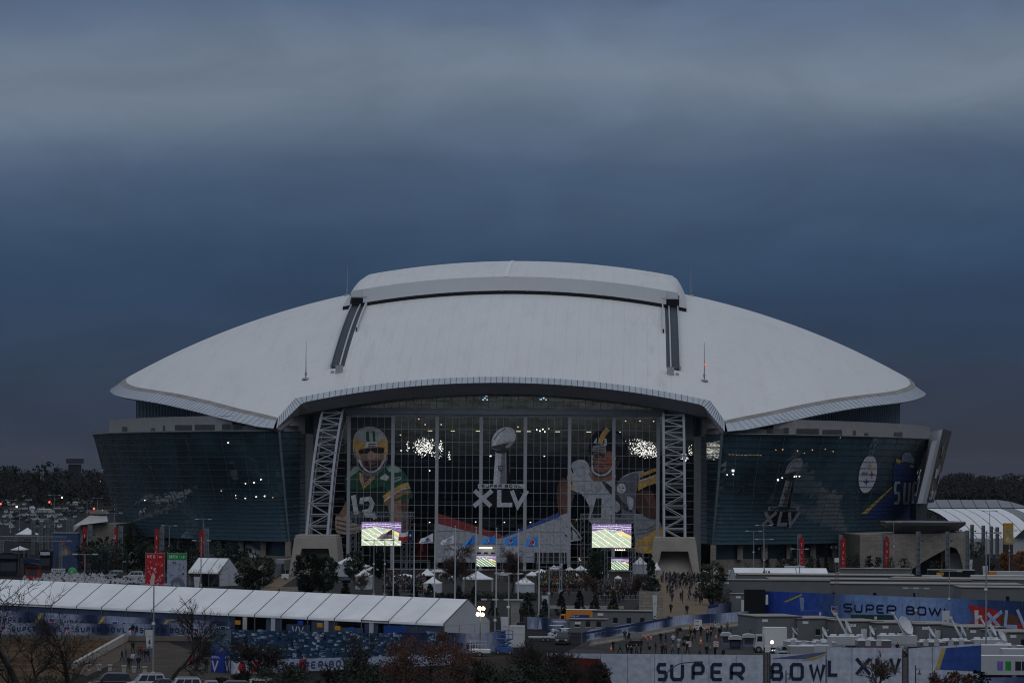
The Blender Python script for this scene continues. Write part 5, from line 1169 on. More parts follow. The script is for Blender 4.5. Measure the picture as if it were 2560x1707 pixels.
def car(label, p, rz, paint, kind='suv', group='cars parked along the kerb'):
    """front towards local -x... length along x"""
    L_, Wd, H = {'suv':(4.9,1.95,1.85),'sedan':(4.7,1.8,1.45),'pickup':(5.4,1.95,1.85)}[kind]; t = thing('parked_car', label, 'car', p, rz, group); h = H
    belt = h*.56
    lo = [(0,.30),(.02*L_,.62),(.06*L_,belt*.86),(.25*L_,belt*.98)] + [(L_*.97,belt),(L_,belt*.7),(L_*.99,.32)]
    b = M(); ks = [(-1,.86),(-.96,.97),(.96,.97),(1,.86)]
    def ring(s_): 
        y, k = s_; return [((x-L_/2)*(.985 if abs(y) == 1 else 1)+0, y*Wd/2, z if abs(y) != 1 else .3+(z-.3)*k) for x, z in lo]
    rs = [ring(s_) for s_ in ks]; n = len(lo)
    for A, B in zip(rs, rs[1:]):
        for i in range(n): j = (i+1) % n; b.face([A[i], B[i], B[j], A[j]])
    b.face(list(rs[0])); b.face(list(reversed(rs[-1])))
    # cabin
    if kind == 'suv': cb = [(.24,belt*.97),(.37,h*.97),(.45,h),(.90,h*.985),(.975,belt)]
    elif kind == 'sedan': cb = [(.25,belt*.97),(.41,h*.985),(.50,h),(.68,h*.985),(.88,belt)]
    else: cb = [(.26,belt*.97),(.37,h*.98),(.42,h),(.60,h),(.64,belt)]
    cab = [((x-.5)*L_, z) for x, z in cb]; n = len(cab); rr = []
    for y, k in ((-.93,0),(-.80,1),(.80,1),(.93,0)): rr.append([(x, (y if abs(z-belt) < .1*h else y*.9 if k == 0 else y)*Wd/2, z) for x, z in cab])
    A_ = [(x, -(.94 if z < belt*1.01 else .80)*Wd/2, z) for x, z in cab]; B_ = [(x, -y, z) for x, y, z in A_]
    for i in range(n-1): b.face([A_[i], B_[i], B_[i+1], A_[i+1]])
    b.face(A_); b.face(list(reversed(B_)))
    o = b.build('body', paint, t); weld(o, .002, False)
    # glazing: windscreen, rear, sides
    def quadf(a, c, inset=.08, off=.02):
        (x0,z0),(x1,z1) = a, c; dx, dz = x1-x0, z1-z0; l_ = math.hypot(dx,dz); nx, nz_ = -dz/l_*off, dx/l_*off
        if nz_ < 0 and False: nx, nz_ = -nx, -nz_
        f = lambda k, ys: (x0+dx*k+nx, ys, z0+dz*k+nz_); yb_, yt = .84*Wd/2, .72*Wd/2
        return [f(inset,-yb_), f(inset,yb_), f(1-inset,yt), f(1-inset,-yt)]
    m = M(); m.face(quadf(cab[0],cab[1])); m.build('windscreen', BLKG, t); m = M(); m.face(quadf(cab[-1],cab[-2],.15,-.02)); m.build('rear_window', BLKG, t)
    for s in (-1, 1):
        x0, x1 = cab[0][0]+.35, cab[-1][0]-.25; xt0, xt1 = cab[1][0]+.15, cab[-2][0]-.05; zb, zt_ = belt+.05, h*.93; cuts = 3 if kind != 'pickup' else 2
        for k in range(cuts):
            a0, a1 = k/cuts+.02, (k+1)/cuts-.02; fy = lambda z: s*((.94-.14*(z-belt)/(h-belt))*Wd/2+.012)
            m = M(); m.face([(x0+(x1-x0)*a0,fy(zb),zb),(x0+(x1-x0)*a1,fy(zb),zb),(xt0+(xt1-xt0)*a1,fy(zt_),zt_),(xt0+(xt1-xt0)*a0,fy(zt_),zt_)]); m.build('side_window', BLKG, t)
        m = M(); m.box(-L_/2-.02,s*Wd*.30-.16,belt*.66,-L_/2+.12,s*Wd*.30+.16,belt*.82); m.build('headlight', HEADL, t)
        m = M(); m.box(L_/2-.1,s*Wd*.38-.1,belt*.68,L_/2+.02,s*Wd*.38+.1,belt*.95); m.build('tail_lamp', REDL, t)
        m = M(); m.box(-L_*.22,s*Wd*.5,belt+.02,-L_*.22+.16,s*(Wd*.5+.2),belt+.2) if s > 0 else m.box(-L_*.22,s*(Wd*.5+.2),belt+.02,-L_*.22+.16,s*Wd*.5,belt+.2); m.build('mirror', paint, t)
        for x in (-L_*.32, L_*.31): wheel(t, x, s*(Wd/2-.1), .36)
    m = M(); m.box(-L_/2-.03,-Wd*.22,belt*.55,-L_/2+.1,Wd*.22,belt*.78); m.build('grille', BLACKP, t); m = M(); m.box(-L_/2-.04,-Wd*.46,.28,-L_/2+.2,Wd*.46,.48); m.box(L_/2-.2,-Wd*.46,.3,L_/2+.05,Wd*.46,.5); m.build('bumper', BLACKP, t)
    if kind == 'suv': 
        m = M(); 
        for s in (-1,1): m.bar((-L_*.08,s*Wd*.36,h+.06),(L_*.36,s*Wd*.36,h+.06),.06)
        m.build('roof_rail', GALV, t)
    return t
PAINTS = {n: mat('paint_'+n.replace(' ','_'), c, .25, .05, spec=.6) for n, c in {'black':(.012,.013,.015),'white':(.52,.52,.53),'silver':(.34,.35,.36),'grey green':(.07,.09,.09),'dark red':(.12,.02,.02),'navy':(.02,.03,.07),'grey':(.13,.135,.14),'dark green':(.02,.05,.035),'orange':(.75,.27,.02)}.items()}
TRW = mat('trailer_grey', (.17,.17,.168), .6, .1, .5); TRR = mat('trailer_roof_tan', (.29,.26,.23), .8, .2, .4); DARKT = mat('trailer_trim', (.05,.05,.05), .6); WINDK = mat('trailer_window', (.02,.022,.025), .2)
def trailer(label, p, rz, L_, W_, H, group='grey site trailers', wins=3, roof=TRR, body=TRW, sign=True, ac=True, door=False):
    """site trailer, long side facing local -y, origin front left corner of the floor"""
    t = thing('site_trailer', label, 'trailer', p, rz, group); b = M(); b.box(0,0,.6,L_,W_,H); b.build('body', body, t)
    b = M(); b.box(-.08,-.08,H,L_+.08,W_+.08,H+.10); b.build('roof', roof, t); b = M(); b.box(-.10,-.10,H-.12,L_+.10,-.003,H-.003); b.box(-.10,-.10,H-.12,-.003,W_,H-.003); b.build('roof_trim', DARKT, t)
    b = M(); b.box(.1,.1,0,L_-.1,W_-.1,.6); b.build('skirt', mat('skirt_dark', (.07,.07,.07), .9), t)
    for k in range(wins): x = L_*(k+.7)/(wins+.4); b = M(); b.box(x-.35,-.03,1.45,x+.35,.02,2.35); o = b.build('window', WINDK, t); b = M(); b.box(x-.42,-.05,1.38,x+.42,-.031,1.45); b.build('sill', WHITE, o)
    b = M(); n = int(L_/1.2)
    for k in range(1, n): b.box(L_*k/n-.015,-.015,.62,L_*k/n+.015,-.002,H-.13)
    struct(b.build('seam', mat('seam_grey', (.17,.17,.17), .7), t), 'stuff')
    if sign: b = M(); b.box(.8,-.05,H-.75,1.7,-.02,H-.35); b.build('paper_sign', WHITE, t)
    if ac: b = M(); b.box(-.35,W_*.3,1.2,-.02,W_*.3+.9,2.3); b.build('air_conditioner', mat('ac_grey', (.16,.16,.165), .6), t)
    if door: b = M(); b.box(L_*.42,-.04,.65,L_*.42+.9,-.01,2.7); o = b.build('door', WHITE, t); b = M(); b.tube((L_*.42+.8,-.09,1.7),(L_*.42+.8,-.02,1.7),.04); b.build('handle', DARKT, o)
    return t
def box_truck(label, p, rz, L_, W_, H, cab, paint, body, group=None, name='box_truck', decal=None, nose=True):
    """front towards local -x; origin centre of the footprint on the ground"""
    t = thing(name, label, 'truck', p, rz, group); x0 = -L_/2; xc = x0+cab
    b = M(); b.box(xc+.08,-W_/2,.75,L_/2,W_/2,H); b.build('cargo_box', body, t); b = M(); b.box(xc+.07,-W_/2-.02,H,L_/2+.02,W_/2+.02,H+.06); b.build('roof', WHITE, t)
    ch = H*.72; b = M()
    pr = [(x0,.5),(x0,ch*.55),(x0+cab*.42,ch*.62),(x0+cab*.58,ch),(xc,ch),(xc,.5)] if nose else [(x0,.4),(x0,ch*.5),(x0+.25,ch),(xc,ch),(xc,.4)]
    b.prism(pr, -W_/2*.92, W_/2*.92); b.build('cab', paint, t)
    a, c = (pr[2], pr[3]) if nose else (pr[1], pr[2]); m = M(); m.face([(a[0]-.02,-W_*.38,a[1]+.1),(a[0]-.02,W_*.38,a[1]+.1),(c[0]-.02,W_*.36,c[1]-.12),(c[0]-.02,-W_*.36,c[1]-.12)]); m.build('windscreen', BLKG, t)
    for s in (-1, 1):
        m = M(); y = s*(W_/2*.92+.01); xx = pr[3][0] if nose else pr[2][0]; m.face([(xx+.0,y,ch*.64),(xc-.2,y,ch*.64),(xc-.2,y,ch*.93),(xx+.1,y,ch*.93)]); m.build('side_window', BLKG, t)
        m = M(); m.box(x0-.03,s*W_*.32-.14,.8,x0+.05,s*W_*.32+.14,1.05); m.build('headlight', HEADL, t)
        for x in (x0+cab*.4, L_/2-L_*.22): wheel(t, x, s*(W_/2-.14), .46, .28)
    b = M(); b.box(x0-.1,-W_*.46,.4,x0+.1,W_*.46,.7); b.box(x0+.3,-W_*.3,.45,L_/2-.1,W_*.3,.74); b.build('chassis', BLACKP, t)
    if decal: decal(t)
    return t
DISHM = mat('dish_white', (.62,.63,.64), .5, .06); 
def dish(t, c, r, aim, arm_from, n=18):
    A = Vector(aim).normalized(); m = M(); m.lathe([(.02,0),(r*.4,r*.05),(r*.75,r*.17),(r,r*.30)], c, n, axis=A); m.lathe([(r,r*.30),(r*1.02,r*.27),(r*.76,r*.13),(.02,-.05)], c, n, axis=A); o = m.build('dish', DISHM, t, smooth=True)
    m = M(); f = Vector(c)+A*r*.95; X = A.orthogonal().normalized()
    for k in range(3): X2 = Matrix.Rotation(k*2.094, 3, A) @ X; m.tube(Vector(c)+A*r*.25+X2*r*.85, f, .025, None, 3)
    m.lathe([(0,-.1),(.1,-.08),(.1,.1),(0,.12)], f, 8, axis=A); m.build('feed_horn', GALV, o)
    m = M(); m.tube(arm_from, Vector(c)-A*.1, .13, .09, 6); m.build('dish_arm', DISHM, t)
def sat_truck(label, p, rz, L_=7.5, W_=2.4, H=3.0, dr=1.3, aim=(.8,-.3,.45), dx=.2, boom=True, stripe=None, group='satellite trucks', acs=3, lift=1.6):
    pc = PAINTS[('white','silver','white','grey')[int(abs(p.x*7)) % 4]]; t = box_truck(label, p, rz, L_, W_, H, 1.9, pc, pc, group, 'satellite_truck', nose=rnd.random() < .5)
    for k in range(acs): b = M(); x = -L_/2+2.6+k*1.25; b.box(x-.45,-.5,H+.06,x+.45,.5,H+.18); b.box(x-.38,-.42,H+.18,x+.38,.42,H+.36); b.build('roof_unit', WHITE, t)
    base = Vector((L_*dx,0,H+.06)); A = Vector(aim).normalized(); b = M(); b.lathe([(.5,0),(.5,.25),(.3,.4),(0,.42)], base, 12); b.build('turntable', DISHM, t)
    dr *= .74; lift *= .78
    dish(t, tuple(base+Vector((0,0,lift))), dr, A, base+Vector((0,0,.3)))
    if boom: 
        b = M(); e = base+Vector((-1.6,0,3.1)); b.bar(base+Vector((0,0,.3)), e, .22); b.cbox(e,(.5,.45,.35)); b.build('feed_boom', DISHM, t)
    b = M(); b.box(-L_/2+2.2,-W_/2-.02,1.1,L_/2-.3,-W_/2-.004,1.35); b.build('stripe', mat('stripe_'+(stripe or 'grey'), {'blue':(.05,.10,.32),'red':(.4,.04,.04),None:(.3,.3,.31)}.get(stripe,(.3,.3,.31)), .4), t)
    for x in (-.3, 1.2): b = M(); b.box(x,-W_/2-.02,1.5,x+.7,-W_/2-.003,2.3); b.build('locker_door', mat('locker_grey', (.5,.5,.51), .5), t)
    return t
TRUSSM = mat('truss_alu', (.30,.31,.33), .4, .08, metal=.4)
def truss_bars(m, a, b, w_=.5, r=.035, n=None):
    a, b = Vector(a), Vector(b); d = b-a; L_ = d.length; d.normalize(); X = d.orthogonal().normalized() if abs(d.z) < .9 else Vector((1,0,0)); X = (Vector((0,0,1)) if abs(d.z) < .9 else X); Y = d.cross(X).normalized(); n = n or max(2, int(L_/w_/1.2))
    C = [(X*i+Y*j)*w_/2 for i, j in ((-1,-1),(1,-1),(1,1),(-1,1))]
    for c in C: m.tube(a+c, b+c, r, None, 4, cap=False)
    for k in range(n):
        p, q = a+d*L_*k/n, a+d*L_*(k+1)/n
        for i in range(4): m.tube(p+C[i], (q+C[(i+1) % 4]) if k % 2 else (p+C[(i+1) % 4]).lerp(q+C[(i+1) % 4], 1.0), r*.6, None, 3, cap=False)
# ================================================================== placement
def ht(px, by, ty): p = G(px, by); return AT(px, ty, p.y).z
def wd(pxw, by): return pxw*(G(1280, by).y+900)/F
# ------------------------------------------------------------------ distance: treeline, far buildings, hall
R = random.Random(8); tm_ = M(); tw_ = M()
def far_tree(m, c, H, W, R, n=90):
    for _ in range(n):
        a = R.uniform(0,6.283); z = R.uniform(.12,1)**.9; rr = W/2*math.sqrt(max(.02,1-((z-.5)/.55)**2))*math.sqrt(R.random())
        leaf_quad(m, R, c+Vector((rr*math.cos(a), rr*math.sin(a), z*H)), R.uniform(.9,2.6))
for (pa, pb, da, db, n) in ((-160,330,2080,2700,230),(2300,2760,1900,2700,300)):
    for k in range(n):
        d = R.uniform(da, db)**1; px = R.uniform(pa, pb); p = CAM+ray(px, 1184)*d; p.z = gz(p.y); far_tree(tm_ if R.random() < .75 else tw_, p, R.uniform(9,15)*(1.1 if px > 2000 else 1), R.uniform(8,15), R, 80)
struct(tm_.build('treeline', mat('far_bark_mass', (.022,.018,.017), 1, .4, .02)), 'stuff'); struct(tw_.build('treeline', mat('far_leaf_mass', (.014,.017,.014), 1, .4, .02)), 'stuff')
for px, ty, d, lab, W in ((119,1155,2050,'dark evergreen rising above the hazy woods left of the stadium',20),(25,1164,2300,'rounded pine on the horizon at the far left edge',17),
        (2466,1226,1850,'dark round evergreen before the woods behind the white hall',30),(2395,1236,1850,'low dark evergreen before the woods beside the leaning slab',20)):
    p = CAM+ray(px, 1184)*d; p.z = gz(p.y); H = AT(px, ty, p.y).z-p.z; put_leafy('evergreen_tree', lab, p, H, W, 'round', EVG, 700, 1.7, 21+px, 'trees standing out from the woods')
# far control building and mast over the trees
p = CAM+ray(187, 1184)*2400; t = thing('distant_building', 'flat topped banded building standing above the hazy woods', 'building', (p.x,p.y,0)); z1, z0 = AT(187,1146,p.y).z, AT(187,1160,p.y).z
for a, b_, c in ((0,.32,.36),(.32,.42,.55),(.42,.78,.30),(.78,.9,.5)): m = M(); m.box(-5.4,-4,z1-(z1-z0)*b_,5.4,4,z1-(z1-z0)*a-.02); m.build('storey', mat('far_storey_%d' % int(c*100), (c*.13,c*.14,c*.17), .7), t)  # distance haze is put into the storey colours, close to the sky tone
m = M(); m.box(-4,-3,0,4,3,z0-.05); m.build('tower', mat('far_tower', (.03,.03,.035), .8), t)
t = thing('radio_mast', 'lattice radio mast rising from the woods at the left', 'mast', (0,0,0)); p = CAM+ray(105,1184)*2300; t.location = (p.x,p.y,0); h = AT(105,1138,p.y).z; m = M(); truss_bars(m,(0,0,0),(0,0,h),1.6,.22,20); m.cbox((0,0,h-3),(4,1,.4)); m.build('lattice', MASTM, t)
# white hall on the right
Y = 260.0; q = lambda px, py, y=Y: AT(px, py, y)
t = thing('exhibition_hall', 'long white arched fabric hall behind the leaning slab on the right', 'building', (0,0,0))
bay = 0; xs_ = [2318+i*31 for i in range(13)]
GREYV = mat('grey_vinyl', (.20,.21,.225), .6); WHV = mat('hall_vinyl', (.78,.78,.79), .5, .04)
for a, b_ in zip(xs_, xs_[1:]):
    dx = 62
    ya, yb = 1275+(a-2318)*-.00, 1275
    m = M(); TL, TR, BL_, BR = q(a,1271,Y+16), q(b_,1271,Y+16), q(a+95,1345,Y-20), q(b_+95,1345,Y-20); n = 6
    pts = lambda A, B, k: A.lerp(B, k)+Vector((0,0,math.sin(k*math.pi)*1.6))
    for k in range(n): m.face([pts(TL,BL_,(k+1)/n), pts(TR,BR,(k+1)/n)-Vector((.25,0,0)), pts(TR,BR,k/n)-Vector((.25,0,0)), pts(TL,BL_,k/n)])
    m.build('roof_panel', GREYV if bay in (6,8) else WHV, t); bay += 1
    m = M(); AA = lambda px: [q(px-24,1250+max(0,(px-2520))*.25,Y+60), q(px-10,1249+max(0,(px-2520))*.28,Y+42), q(px,1269,Y+17)]
    u0, u1 = AA(a), AA(b_)
    for k in range(2): m.face([u0[k+1], u1[k+1]-Vector((.2,0,0)), u1[k]-Vector((.2,0,0)), u0[k]])
    m.build('ridge_panel', GREYV, t)
m = M(); m.face([q(2385,1345,Y-20),q(2700,1345,Y-20),q(2700,1400,Y-20),q(2385,1400,Y-20)]); m.build('hall_wall', TENTG, t)
m = M(); m.face([q(2535,1345,Y-21),q(2560,1322,Y-21),q(2590,1345,Y-21)]); m.build('porch_gable', DARKG, t)
# ------------------------------------------------------------------ banner pylons
REDB = LC(165,42,44)
def pylon(label, px, by, ty, banner, group, w_=1.05, num='1', side=-1):
    p = G(px, by); h = ht(px, by, ty); t = thing('banner_pylon', label, 'pylon', p, 0, group); PM = mat('pylon_grey', (.21,.225,.235), .55, .08)
    m = M(); 
    for x0, x1, y0, y1 in ((-w_/2,-w_/2+.12,-.5,.5),(w_/2-.12,w_/2,-.5,.5),(-w_/2+.12,w_/2-.12,-.06,.06)): m.box(x0,y0,0,x1,y1,h)
    m.build('column', PM, t); m = M()
    for k in range(1, 8): m.box(-w_/2+.121,-.3,h*k/8-.04,w_/2-.121,-.061,h*k/8+.04)
    struct(m.build('stiffener', PM, t), 'stuff')
    m = M(); m.lathe([(0,-.28),(.3,-.1),(.3,.1),(0,.28)], (w_/2+.5,0,h*.80), 8); m.bar((w_/2+.001,0,h*.8),(w_/2+.45,0,h*.8),.08); m.build('floodlight', DARKT, t)
    if banner:
        bw = 1.15 if side < 0 else 1.3; xo = (-w_/2-.15-bw) if side < 0 else -.1
        pos = lambda u, v, l=0: (xo+u, -.52-l, v); m = M(); flat(m, [(.05,.3),(bw-.05,.3),(bw,h*.5),(bw*.9,h*.9),(bw*.5,h*.97),(bw*.1,h*.9),(0,h*.5)] if side > 0 else [(.1,.3),(bw-.1,.3),(bw-.1,h*.96),(.1,h*.96)], pos, REDB, 0, 0)
        for k, ch in enumerate('1' + 'AV'[k_ % 2] if False else 'VLX'): text(m, ch, bw*.3, h*.30+k*1.3, bw*.4, .8, .1, .14, pos, 0, LC(225,150,150), .01)
        text(m, num, bw*.32, h*.72, bw*.36, .9, .1, .14, pos, 0, LC(235,215,215), .01); m.build('red_banner', PRINT, t)
        m = M(); m.bar((xo,-.45,h*.9),(xo+bw,-.45,h*.9),.05); m.bar((xo,-.45,.4),(xo+bw,-.45,.4),.05); m.build('banner_bracket', PM, t)
k_ = 0
for i, (px, by, ty) in enumerate(((224,1430,1312),(301,1431,1314),(404,1432,1317),(516,1434,1320))): pylon('%s red banner pylon from the left along the left glass wing' % ORD[i], px, by, ty, True, 'banner pylons by the left wing', num='1')
for i, (px, by, ty) in enumerate(((1998,1443,1335),(2102,1443,1336),(2211,1440,1335))): pylon('%s red banner pylon from the left along the right glass wing' % ORD[i], px, by, ty, True, 'banner pylons by the right wing', num='1', side=1)
for i, (px, by, ty) in enumerate(((2295,1442,1328),(2368,1442,1328),(2418,1442,1325),(2394,1388,1310),(2430,1392,1311),(2458,1392,1313),(2478,1394,1315),(2493,1396,1317))): pylon('%s bare grey pylon from the left, right of the stone arch' % ORD[i], px, by, ty, False, 'bare pylons on the right')
for i, (px, by, ty) in enumerate(((83,1385,1299),(103,1392,1303),(118,1380,1297),(129,1388,1303),(170,1345,1295),(181,1350,1297))): pylon('%s bare grey pylon from the left edge, near the blue booth' % ORD[i], px, by, ty, False, 'bare pylons on the left')
# ------------------------------------------------------------------ far parking lot, cars left
cpal = [('white',.32),('silver',.2),('black',.2),('grey',.12),('dark red',.08),('navy',.08)]
def wpick(pal):
    r = rnd.random()
    for n, w_ in pal:
        r -= w_
        if r < 0: return n
    return pal[0][0]
cm = M(); cm.prism([(-2.2,.3),(-2.25,.75),(-1.4,.9),(-.8,1.4),(.9,1.42),(1.8,.95),(2.25,.85),(2.25,.3)], -.85, .85, 0); cm.prism([(-1.25,.92),(-.78,1.35),(.85,1.37),(1.6,.97)], -.87, -.851, 1); cm.face([(-1.38,-.7,.93),(-.82,-.65,1.39),(-.82,.65,1.39),(-1.38,.7,.93)], 1)
for x in (-1.4,1.4): cm.lathe([(0,-.9),(.33,-.88),(.33,-.6),(0,-.58)], (x,0,.33), 8, 2, axis=(0,1,0))
o0 = cm.build('parked_car', [PAINTS['white'], BLKG, TYRE]); FARCAR = o0.data; bpy.data.objects.remove(o0)
nfar = 0
for j, by in enumerate((1270,1273,1277,1281,1285,1290,1295,1301,1307,1314,1321)):
    px = -12+U(0,10)
    step = (4.4 if j % 2 else 3.1)*F/(G(100,by).y+900)
    while px < (232 if by < 1290 else 200 if by < 1300 else 165):
        if rnd.random() < .74:
            c = wpick(cpal); o = bpy.data.objects.new('parked_car', FARCAR); COL.objects.link(o); p = G(px, by); p.z = gz(p.y)+.01
            p2 = CAM+ray(px, by)*((p.y+900)/ray(px,by).y); o.location = (p.x, p.y, p.z+.004); o.rotation_euler = (0,0,U(-.06,.06)+(0 if j % 2 else math.pi/2)); o.scale = (1,1,U(.95,1.35))
            o.material_slots[0].link = 'OBJECT'; o.material_slots[0].material = PAINTS[c]; tag(o, 'small %s car in the %s of the distant parking lot, %s' % (c, ('back rows','middle rows','front rows')[min(2,j//4)], 'far left' if px < 60 else 'middle part' if px < 130 else 'towards the stadium'), 'car', 'cars in the distant parking lot'); nfar += 1
        px += step*U(.95,1.2)
sig = lambda n, c, e: mat(n, c, emit=e)
for i, (px, py, r_, mt, lab) in enumerate(((1.5,1259,.6,sig('red_signal',(1,.06,.03),5),'red traffic light at the far left edge above the parking lot'),(124,1255,.65,sig('red_signal',(1,.06,.03),5),'red traffic light over the middle of the distant parking lot'),(235,1271,.6,sig('red_signal',(1,.06,.03),5),'red traffic light close to the left glass wing'),
        (155,1243,.5,sig('warm_lamp',(1,.8,.55),5),'warm white lamp against the dark woods'),(42,1266,.55,sig('warm_lamp',(1,.8,.55),5),'warm white lamp over the left of the distant parking lot'))):
    p = AT(px, py, 1150); t = thing('traffic_light', lab, 'light', (p.x,p.y,gz(p.y)), 0, 'lights across the distant parking lot'); h = p.z-gz(p.y)
    m = M(); m.tube((0,0,0),(0,0,h),.14,.1,5); m.build('pole', DPOLE, t); m = M(); m.lathe([(0,-r_),(r_*.8,-r_*.6),(r_,0),(r_*.8,r_*.6),(0,r_)], (0,-.3,h), 10); m.build('lamp', mt, t)
    m = M(); m.box(-1.2,-.1,h-.1,1.2,.2,h+.1); m.build('arm', DPOLE, t)
# white trailers and stalls at the back of the lot
for i, (px, by, ty, pw, lab, col) in enumerate(((110,1284,1273,34,'white broadcast van roof with orange base in the distant lot',(.6,.5,.35)),(182,1277,1271,24,'white canopy stall at the back of the distant lot',(.7,.7,.7)),(10,1276,1270,22,'yellow fronted stall at the far left of the lot',(.45,.36,.16)),(80,1285,1265,10,'pale figure shaped inflatable in the distant lot',(.6,.62,.7)))):
    p = G(px, by); p.z = gz(p.y); h = max(2.2, AT(px,ty,p.y).z-p.z); w_ = wd(pw, by)/1.0; t = thing('stall', lab, 'stall', p, 0, 'stalls in the distant lot'); m = M(); m.box(-w_/2,-1.5,0,w_/2,1.5,h*.7); m.build('counter_front', mat('stall_front_%d' % i, col, .7), t); m = M(); m.prism([(-w_/2-.3,h*.7),(w_/2+.3,h*.7),(w_*.3,h),(-w_*.3,h)], -2, 2); m.build('awning', TENTW, t)
for i, (px, by, ty) in enumerate(((137,1310,1237),(27,1312,1249),(49,1300,1260),(218,1296,1251),(244,1290,1244))): lamp_post('tall lamp post in the distant parking lot, %s from the left' % ORD[i], px, by, ty, 2, base_d=1330+60*i, group='lamp posts in the distant lot', arm=2.0)
# ------------------------------------------------------------------ left fan area
BLU = mat('booth_blue', (.045,.075,.16), .6, .15)
p = G(132, 1421); t = thing('blue_booth', 'tall dark blue display booth with a round crest of figures on the left', 'booth', p); w_, h = wd(60,1421), ht(160,1421,1333)
m = M(); m.box(0,0,0,w_,4,h); m.build('wall', BLU, t); m = M(); m.box(-.1,-.1,h,w_+.1,4.1,h+.25); m.build('cornice', mat('cornice_grey', (.22,.23,.25), .6), t)
pos = lambda u, v, l=0: (u, -.03-l, v); m = M(); blob(m, [(w_*.25,h*.42),(w_*.45,h*.66),(w_*.6,h*.62),(w_*.72,h*.5),(w_*.70,h*.38),(w_*.28,h*.36)], pos, LC(120,95,90), .0); disc(m, w_*.42, h*.72, .45, .4, pos, LC(170,70,45), .01); blob(m, [(w_*.35,h*.42),(w_*.5,h*.58),(w_*.62,h*.45),(w_*.5,h*.38)], pos, LC(150,140,140), .015); text(m, 'FAN ZONE' if False else 'NFL', w_*.55, h*.76, .42, .5, .12, .1, pos, 0, LC(200,200,205)); m.build('print', PRINT, t)
m = M(); m.box(.8,-.02,0,2.2,.1,3); m.build('doorway', DARKG, t)
fence('blue_wall', 'dark blue printed wall with red white and blue disc beside the tall booth', [G(192,1424), G(268,1424)], ht(230,1424,1377), word_print([('p',[(1,1.9),(7.2,1.9),(7.2,2.05),(1,2.05)],LC(170,175,190))], 3, lambda t: LC(32,48,98)), 'wall')
t = thing('round_logo_sign', 'round red white and blue swirl disc on the dark blue wall', 'sign', G(192,1424)+Vector((0,-.2,0))); m = M(); pos = lambda u, v, l=0: (u, -l, v); cx_, cz_ = 5.2, 3.3
disc(m, cx_, cz_, .8, .8, pos, LC(225,225,230), 0, 24); blob(m, [(cx_-.72,cz_+.15),(cx_-.45,cz_+.6),(cx_,cz_+.74),(cx_+.5,cz_+.55),(cx_+.3,cz_+.25),(cx_-.2,cz_+.2)], pos, LC(200,50,50), .01); blob(m, [(cx_-.7,cz_-.2),(cx_-.2,cz_-.15),(cx_+.4,cz_-.3),(cx_+.65,cz_-.3),(cx_+.3,cz_-.68),(cx_-.3,cz_-.66)], pos, LC(50,80,180), .012); m.build('disc', PRINT, t)
# gantry truss with pylons
p = G(-20,1424); t = thing('gantry_truss', 'long horizontal lighting truss spanning the fan area at the left edge', 'truss', (0,0,0)); a, b_ = AT(-40,1345,p.y), AT(165,1347,p.y); m = M(); truss_bars(m, a, b_, 1.1, .07, 26); m.build('beam', TRUSSM, t)
for px in (5, 152): m = M(); q = AT(px,1346,p.y); truss_bars(m, (q.x,q.y,0), (q.x,q.y,q.z-.6), .7, .05, 14); m.build('leg', TRUSSM, t)
# tents and booths on the left
def kiosk(label, px, by, ty, pw, body, roofc, sign=None, depth=3, cat='booth', name='sales_booth', group='booths in the fan area'):
    p = G(px, by); w_, h = wd(pw, by), ht(px, by, ty); t = thing(name, label, cat, p, 0, group); m = M(); m.box(-w_/2,0,0,w_/2,depth,h*.72); m.build('body', body, t)
    m = M(); m.prism([(-w_/2-.25,h*.72),(w_/2+.25,h*.72),(w_/2+.1,h*.93),(w_*.2,h),(-w_*.2,h),(-w_/2-.1,h*.93)], -.5, depth+.2); m.build('roof', roofc, t); m = M(); m.box(-w_*.4,-.03,h*.22,w_*.4,.02,h*.58); m.build('opening', DARKG, t)
    if sign: m = M(); pos = lambda u, v, l=0: (u, -.52-l, v); flat(m, [(-w_*.45,h*.74),(w_*.45,h*.74),(w_*.45,h*.9),(-w_*.45,h*.9)], pos, sign, 0, .01); 
    if sign: text(m, 'FOOD' if 'food' in label else 'GAMES', -w_*.3, h*.77, w_*.1, h*.1, w_*.03, w_*.02, pos, 0, LC(40,45,60), .02) if False else None; m.build('sign_board', PRINT, t)
    return t
NV = mat('navy_canvas', (.02,.03,.075), .8); BK = mat('black_canvas', (.016,.016,.02), .8); RDV = mat('red_canvas', (.40,.04,.035), .7); GRV = mat('green_canvas', (.05,.28,.08), .7)
for a in (('black roofed food stall at the left edge under the gantry',20,1440,1380,46,BK,BK,LC(60,60,65)),('dark stall with white sign strip beside the gantry leg',113,1424,1374,26,BK,BK,LC(200,205,215)),('navy canopy stall in front of the gantry',78,1436,1396,36,BK,NV,None),('red sided stall behind the bare trees at left',80,1447,1408,30,RDV,BK,None),
          ('white sign stall between blue wall and lettered truck',276,1420,1381,26,NV,NV,LC(205,208,215)),('long navy canopy with white front left of the red banner',390,1411,1372,108,BK,NV,None)): kiosk(*a)
peak_tent('small white peaked tent near the bare pylons at far left', G(68,1355)-Vector((0,0,0)), wd(52,1355), 6, ht(68,1355,1334), ht(68,1355,1318), 0.1)
peak_tent('low white awning tent under the gantry truss', G(50,1392), wd(34,1392), 4, ht(50,1392,1372), ht(50,1392,1364), -.2)
peak_tent('red panelled low tent between blue booth and pylons', G(205,1400), wd(24,1400), 3, ht(205,1400,1372), ht(205,1400,1362), 0, roofm_=RDV, walls=1)
